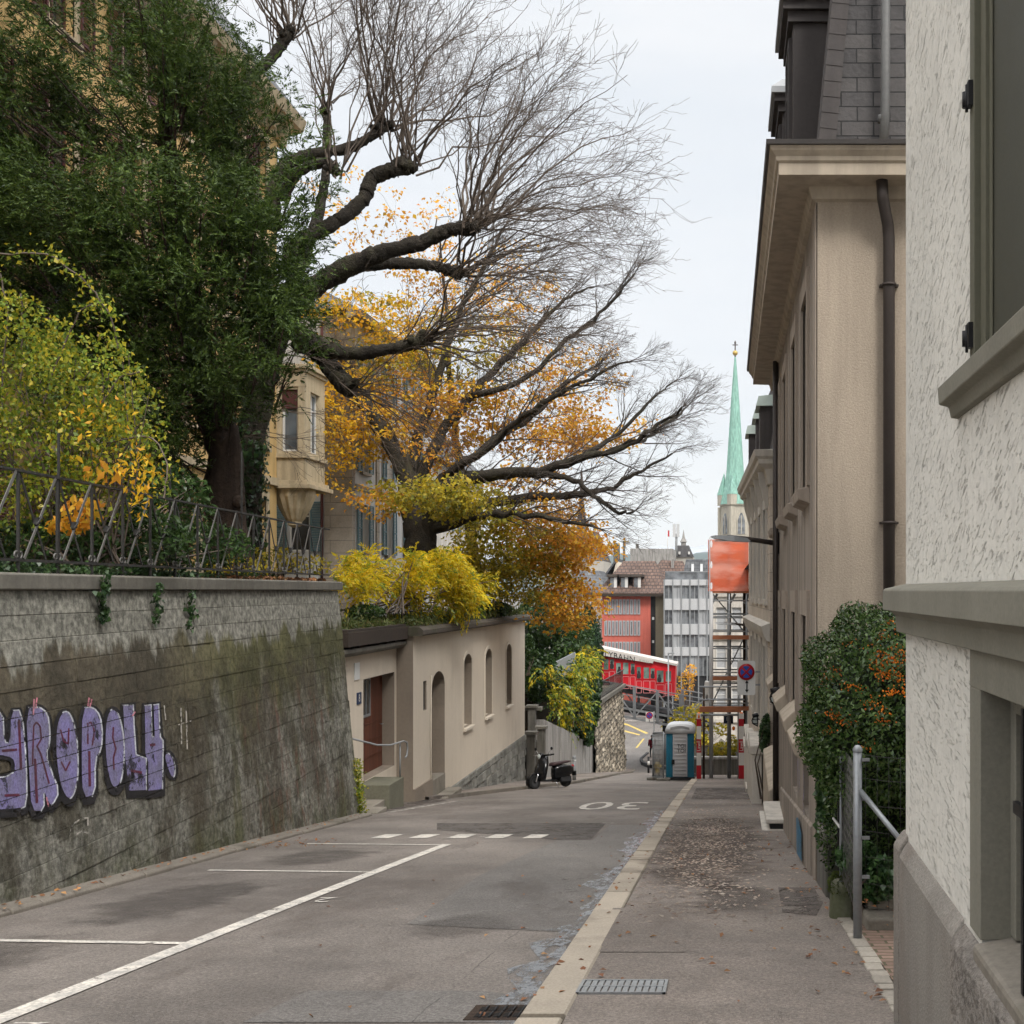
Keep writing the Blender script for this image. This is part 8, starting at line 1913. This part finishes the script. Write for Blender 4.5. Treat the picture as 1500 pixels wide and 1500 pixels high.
# ---- church
chu = thing('church_tower', 'church tower with a tall green copper spire and pointed belfry windows', 'church', P(1077, 900, 330)); d = 330; k = d/FPX; cx = P(1077, 0, d).x; Zc = lambda py: EYE-(py-CPY)*k
s = 33*k; RZ = Matrix.Translation((cx, d+3, 0)) @ Matrix.Rotation(R(31), 4, 'Z')
mb = MB(); mb.box(-s/2, s/2, -s/2, s/2, -14, Zc(736)); mb.xform(RZ); mb.build('tower_body', M['church'], chu)
mb = MB(); mb.box(-s/2-.5, s/2+.5, -s/2-.5, s/2+.5, Zc(739.5), Zc(737)); mb.box(-s/2-.25, s/2+.25, -s/2-.25, s/2+.25, Zc(800), Zc(797))
for sx_ in (-1, 1):
    for sy_ in (-1, 1): mb.box(sx_*s/2-.45, sx_*s/2+.45, sy_*s/2-.45, sy_*s/2+.45, -14, Zc(742))
mb.xform(RZ); mb.build('tower_mouldings', M['church'], chu)
def lancet(w_, h_): 
    pts = [(-w_/2, 0), (w_/2, 0)]
    for i in range(9): a = i/8; pts.append((w_/2*(1-a), h_*.62+h_*.38*math.sin(a*math.pi/2)))
    for i in range(1, 9): a = i/8; pts.append((-w_/2*a, h_*.62+h_*.38*math.cos(a*math.pi/2)))
    return pts
for rot in (0, 90):
    MR = RZ @ Matrix.Rotation(R(-rot), 4, 'Z'); h_ = 31*k
    for nm, w_, off, m in (('window_surround', 3.0, .06, 'church'), ('belfry_window', 2.3, .14, 'void')):
        mb = MB(); mb.prism(lancet(w_, h_*(1.05 if nm != 'belfry_window' else 1)), lambda u, v, w: (u, -s/2-off-.05*w, Zc(782)+v), 0, 1); mb.xform(MR); mb.build(nm, M[m] if m != 'void' else M['glass_grey'], chu)
    mb = MB(); mb.box(-.12, .12, -s/2-.28, -s/2-.18, Zc(782), Zc(755)); mb.xform(MR); mb.build('window_tracery', M['church'], chu)
sp = MB(); n = 8; prof = [(s*.66, 738), (s*.60, 728), (s*.49, 712), (s*.40, 690), (s*.30, 640), (s*.2, 590), (s*.10, 545), (.22, 520)]
rings = []
for r, py in prof: rings.append([(cx+r*math.cos(2*math.pi*(i+.5)/n+R(31)), d+3+r*math.sin(2*math.pi*(i+.5)/n+R(31)), Zc(py)) for i in range(n)])
sp.loft(rings, smooth=False); so_ = sp.build('copper_spire', M['copper'], chu)
for sx_ in (-1, 1):
    for sy_ in (-1, 1):
        mb = MB(); mb.box(sx_*s*.42-1.0, sx_*s*.42+1.0, sy_*s*.42-1.0, sy_*s*.42+1.0, Zc(737), Zc(724)); mb.xform(RZ); tt = mb.build('corner_turret', M['church'], chu); mb = MB(); b0 = [(sx_*s*.42+a*1.1, sy_*s*.42+b*1.1, Zc(724)) for a, b in ((-1, -1), (1, -1), (1, 1), (-1, 1))]; mb.add(b0+[(sx_*s*.36, sy_*s*.36, Zc(690))], [(0, 1, 4), (1, 2, 4), (2, 3, 4), (3, 0, 4), (0, 1, 2, 3)]); mb.xform(RZ); mb.build('turret_roof', M['copper'], tt)
mb = MB(); mb.tube([(cx, d+3, Zc(521)), (cx, d+3, Zc(496))], .16, 6); mb.tube([(cx-.75, d+3, Zc(502)), (cx+.75, d+3, Zc(502))], .14, 6); mb.ball((cx, d+3, Zc(499)), .3, 5); mb.build('cross', M['bark_red'], so_); MB().ball((cx, d+3, Zc(514)), .75, 7).build('gilded_ball', M['gilt'], so_)

# ---- hills and mountains
def ridge(name, d, hs, dep, m, seed):
    rr = random.Random(seed); n = 160; nz = 10; vs = []; fs = []
    for i in range(n+1):
        x = -d*.62+d*1.05*i/n; px = CPX+x/d*FPX
        h = np.interp(px, [p[0] for p in hs], [p[1] for p in hs]); top = (CPY-h)*d/FPX+rr.gauss(0, d*.00035)+d*.0012*math.sin(i*.9)+d*.0008*math.sin(i*2.3+1)
        for j in range(nz+1):
            t_ = j/nz; vs.append((x+rr.gauss(0, d*.0015), d+dep*(t_)-dep*.5+rr.gauss(0, dep*.02), -14+(top+14)*math.sin(t_*math.pi/2)+(rr.gauss(0, d*.0004) if 0 < j < nz else 0)))
    fs = [(i*(nz+1)+j, (i+1)*(nz+1)+j, (i+1)*(nz+1)+j+1, i*(nz+1)+j+1) for i in range(n) for j in range(nz)]
    mb = MB(); mb.add(vs, fs, 0, True); mb.build(name, m)['kind'] = 'structure'
ridge('hill', 4500, [(-200, 800), (600, 812), (860, 808), (930, 800), (960, 798), (990, 800), (1010, 802), (1040, 799), (1100, 800), (1500, 806)], 1500, M['hill'], 2)
ridge('snowy_mountains', 9000, [(-200, 796), (900, 804), (930, 795), (960, 792), (985, 795), (1000, 790), (1015, 793), (1035, 788), (1060, 793), (1100, 790), (1500, 796)], 2500, M['snow'], 5)

# ---- trees and dark band at the lower street
t = thing('low_dark_band', 'low dark band along the far side of the lower street', 'wall', (-9, 136, -12)); MB().box(-22, 2, 136, 136.5, -13, -10.6).build('wall_face', M['concrete_d'], t)  # one long low block in a dark tone
shrub('bank_shrub', 'olive green shrub on the bank behind the bridge beside the pier', 'shrub', P(1000, 1080, 104), [(995, 1068, 26, 26, 104, 1.8), (1020, 1050, 18, 20, 104, 1.5), (1040, 1070, 18, 26, 105, 1.5), (1010, 1090, 30, 20, 103, 1.5)], 'olive', .42, .6, 1500, 24)

# ---- drain covers
dg = thing('street_drain', 'rusty cast iron street drain with curved slots at the kerb', 'drain', (-1.4, 7.0, gz(7))); q0, q1 = gxy(690, 1477), gxy(790, 1477)
def gpt(px, py): x, y = gxy(px, py); return x, y
ax, ay = -1.50, 6.98; W, Dp = .36, .30
def DG(u, v, w): y = ay+v; return (ax+u, y, gz(y)+w)
mb = MB(); mb.prism([(-.04, -.04), (W+.0, -.04), (W+.0, Dp+.04), (-.04, Dp+.04)], DG, -.05, .008); mb.build('frame', M['bark_red'], dg)
mb = MB()
for r_ in range(2):
    for k_ in range(6): u = .01+k_*.056; v = .02+r_*.15; mb.prism([(u, v), (u+.034, v+.012), (u+.034, v+.12), (u, v+.105)], DG, .004, .0105)
mb.build('slots', M['void'], dg)
mb = MB()
for r_ in range(2):
    for k_ in range(6): u = .046+k_*.056; v = .02+r_*.15; mb.tube([DG(u, v-.01, .012), DG(u+.004, v+.06, .02), DG(u-.002, v+.125, .012)], .007, 5)
mb.build('bars', M['dark'], dg)
pd = thing('pavement_grating', 'rectangular steel grating set in the pavement', 'grating', (-.6, 7.2, gz(7.2)))
x0, x1, ya, yb = -.93, -.38, 7.28, 7.66
mb = MB(); 
for (a, b, c, d_) in ((x0, x1, ya, ya+.02), (x0, x1, yb-.02, yb), (x0, x0+.02, ya, yb), (x1-.02, x1, ya, yb)): mb.prism([(a, c), (b, c), (b, d_), (a, d_)], lambda u, v, w: (u, v, gz(v)+w), .05, .094)
mb.build('frame', M['steel'], pd); mb = MB(); k_ = x0+.03
while k_ < x1-.02: mb.prism([(k_, ya+.02), (k_+.032, ya+.02), (k_+.032, yb-.02), (k_, yb-.02)], lambda u, v, w: (u, v, gz(v)+w), .05, .091); k_ += .042
mb.prism([(x0, (ya+yb)/2-.01), (x1, (ya+yb)/2-.01), (x1, (ya+yb)/2+.01), (x0, (ya+yb)/2+.01)], lambda u, v, w: (u, v, gz(v)+w), .05, .093); mb.build('bars', M['steel'], pd)
# ---- fallen leaves, uncountable litter
C = []
for _ in range(420):
    y = 7+abs(random.gauss(0, 11)); x = random.choice((xk(y)+random.gauss(.1, .25), random.uniform(xk(y), XW), XW-abs(random.gauss(0, .25)), random.uniform(-4, -1.2) if random.random() < .35 else xk(y)-abs(random.gauss(0, .15))))
    if random.random() < .62: C.append((x, y, gz(y)+(.095 if x > xk(y) else .014)))
for _ in range(60): y = random.gauss(17.9, .5); x = -6.9+random.gauss(.3, .35); C.append((max(x, xb(y)+.26), y, gz(y)+.016))
for _ in range(120): y = random.uniform(8, 24); C.append((xb(y)+random.uniform(.03, .24), y, gz(y)+.075))
for _ in range(130): C.append((random.uniform(1.1, 1.7), random.uniform(9.0, 10.4), gz(9.8)+random.choice((.10, .11, .31))))
C = np.array(C); A = rdir(len(C)); A[:, 2] *= .15; o = leafobj('fallen_leaves', M['deadleaf'], None, C, A, .052, .6, .2, Nb=np.tile([0, 0, 2.2], (len(C), 1))); o['kind'] = 'stuff'; o['label'] = 'red brown fallen leaves scattered over pavement, kerb and road'
C = []
for _ in range(3600):
    y = random.gauss(17.0, 4.6)
    if y < 10 or y > 32: continue
    x = random.gauss(-.35, .42); 
    if xk(y)+.3 < x < XW-.1: C.append((x, y, gz(y)+.0895))
C = np.array(C); A = rdir(len(C)); A[:, 2] *= .05; o = leafobj('leaf_fragments', M['litter'], None, C, A, .052, .5, .05, Nb=np.tile([0, 0, 5], (len(C), 1))); o['kind'] = 'stuff'; o['label'] = 'pale trodden leaf fragments speckling the pavement'
# ================================================================== LIGHT, SKY, CAMERA
SKYA, SKYZ = 6.25, 2.9
HZ = MB().box(-9500, 9500, -70, 11500, -16, 640).build('haze', bpy.data.materials.new('haze_air')); HZ['kind'] = 'stuff'; HZ['label'] = 'pale air fading the distant hills'
hm = HZ.data.materials[0]; hm.use_nodes = True; hnt = hm.node_tree; hnt.nodes.clear(); ho = hnt.nodes.new('ShaderNodeOutputMaterial'); hv = hnt.nodes.new('ShaderNodeVolumePrincipled')
hv.inputs['Color'].default_value = (.78, .89, 1.0, 1); hv.inputs['Density'].default_value = 8.5e-5; hnt.links.new(hv.outputs[0], ho.inputs['Volume'])
w = bpy.data.worlds.new('World'); SC.world = w; w.use_nodes = True
nt = w.node_tree; nt.nodes.clear(); g = G(nt)
out = nt.nodes.new('ShaderNodeOutputWorld'); bg = nt.nodes.new('ShaderNodeBackground'); nt.links.new(bg.outputs[0], out.inputs[0])
EL, AZ = 48.0, 150.0      # sun high behind the viewer's right shoulder, behind cloud
sky = nt.nodes.new('ShaderNodeTexSky'); sky.sky_type = 'NISHITA'; sky.sun_disc = False; sky.sun_elevation = R(EL); sky.sun_rotation = R(AZ)
sky.air_density = 1.0; sky.dust_density = 3.0; sky.ozone_density = 1.0
tc = nt.nodes.new('ShaderNodeTexCoord'); vec = tc.outputs['Generated']
x = g.xyz(vec); el = x[2]
mp = nt.nodes.new('ShaderNodeMapping'); mp.inputs['Scale'].default_value = (1, 1, 4.5); g.link(vec, mp.inputs[0])
n1 = g.noise(mp.outputs[0], 2.2, 6, .55)
cloud = g.mix(g.step(n1, .3, .7), (SKYA*.93, SKYA*.965, SKYA*1.005), (SKYA*1.07, SKYA*1.07, SKYA*1.075))
warm = g.mix(g.step(el, .015, .15), (SKYA*1.55, SKYA*1.46, SKYA*1.33), cloud)
thick = g.mix(g.step(el, .42, .95), warm, (SKYA*SKYZ, SKYA*SKYZ*.985, SKYA*SKYZ*.97))
cl = g.mix(.9, sky.outputs[0], thick)
g.link(cl, bg.inputs[0]); bg.inputs[1].default_value = .1
sl = bpy.data.lights.new('sun', 'SUN'); sl.energy = 1.5; sl.angle = R(15); sl.color = (1, .965, .91)
so = bpy.data.objects.new('sun', sl); COL.objects.link(so)
# sun_rotation is measured from +y towards +x
a = R(AZ); dirv = Vector((math.sin(a)*math.cos(R(EL)), math.cos(a)*math.cos(R(EL)), math.sin(R(EL))))
so.rotation_euler = (-dirv).to_track_quat('-Z', 'Y').to_euler(); so.location = dirv*40
cam = bpy.data.cameras.new('camera'); cam.sensor_width = 36; cam.sensor_fit = 'HORIZONTAL'; cam.lens = 36*FPX/1500
cam.shift_x = (750-CPX)/1500; cam.shift_y = (CPY-750)/1500
cam.clip_start = .05; cam.clip_end = 40000
co = bpy.data.objects.new('camera', cam); COL.objects.link(co); co.location = (0, 0, EYE); co.rotation_euler = (R(90), 0, 0); SC.camera = co
SC.view_settings.view_transform = 'Standard'; SC.view_settings.look = 'None'; SC.view_settings.gamma = 1; SC.view_settings.exposure = .64
SC.render.engine = 'CYCLES'
cy = SC.cycles; cy.use_denoising = True; cy.max_bounces = 4; cy.diffuse_bounces = 2; cy.glossy_bounces = 2; cy.transmission_bounces = 2; cy.transparent_max_bounces = 8; cy.volume_bounces = 0
cy.use_adaptive_sampling = True; cy.adaptive_threshold = .03; cy.caustics_reflective = False; cy.caustics_refractive = False
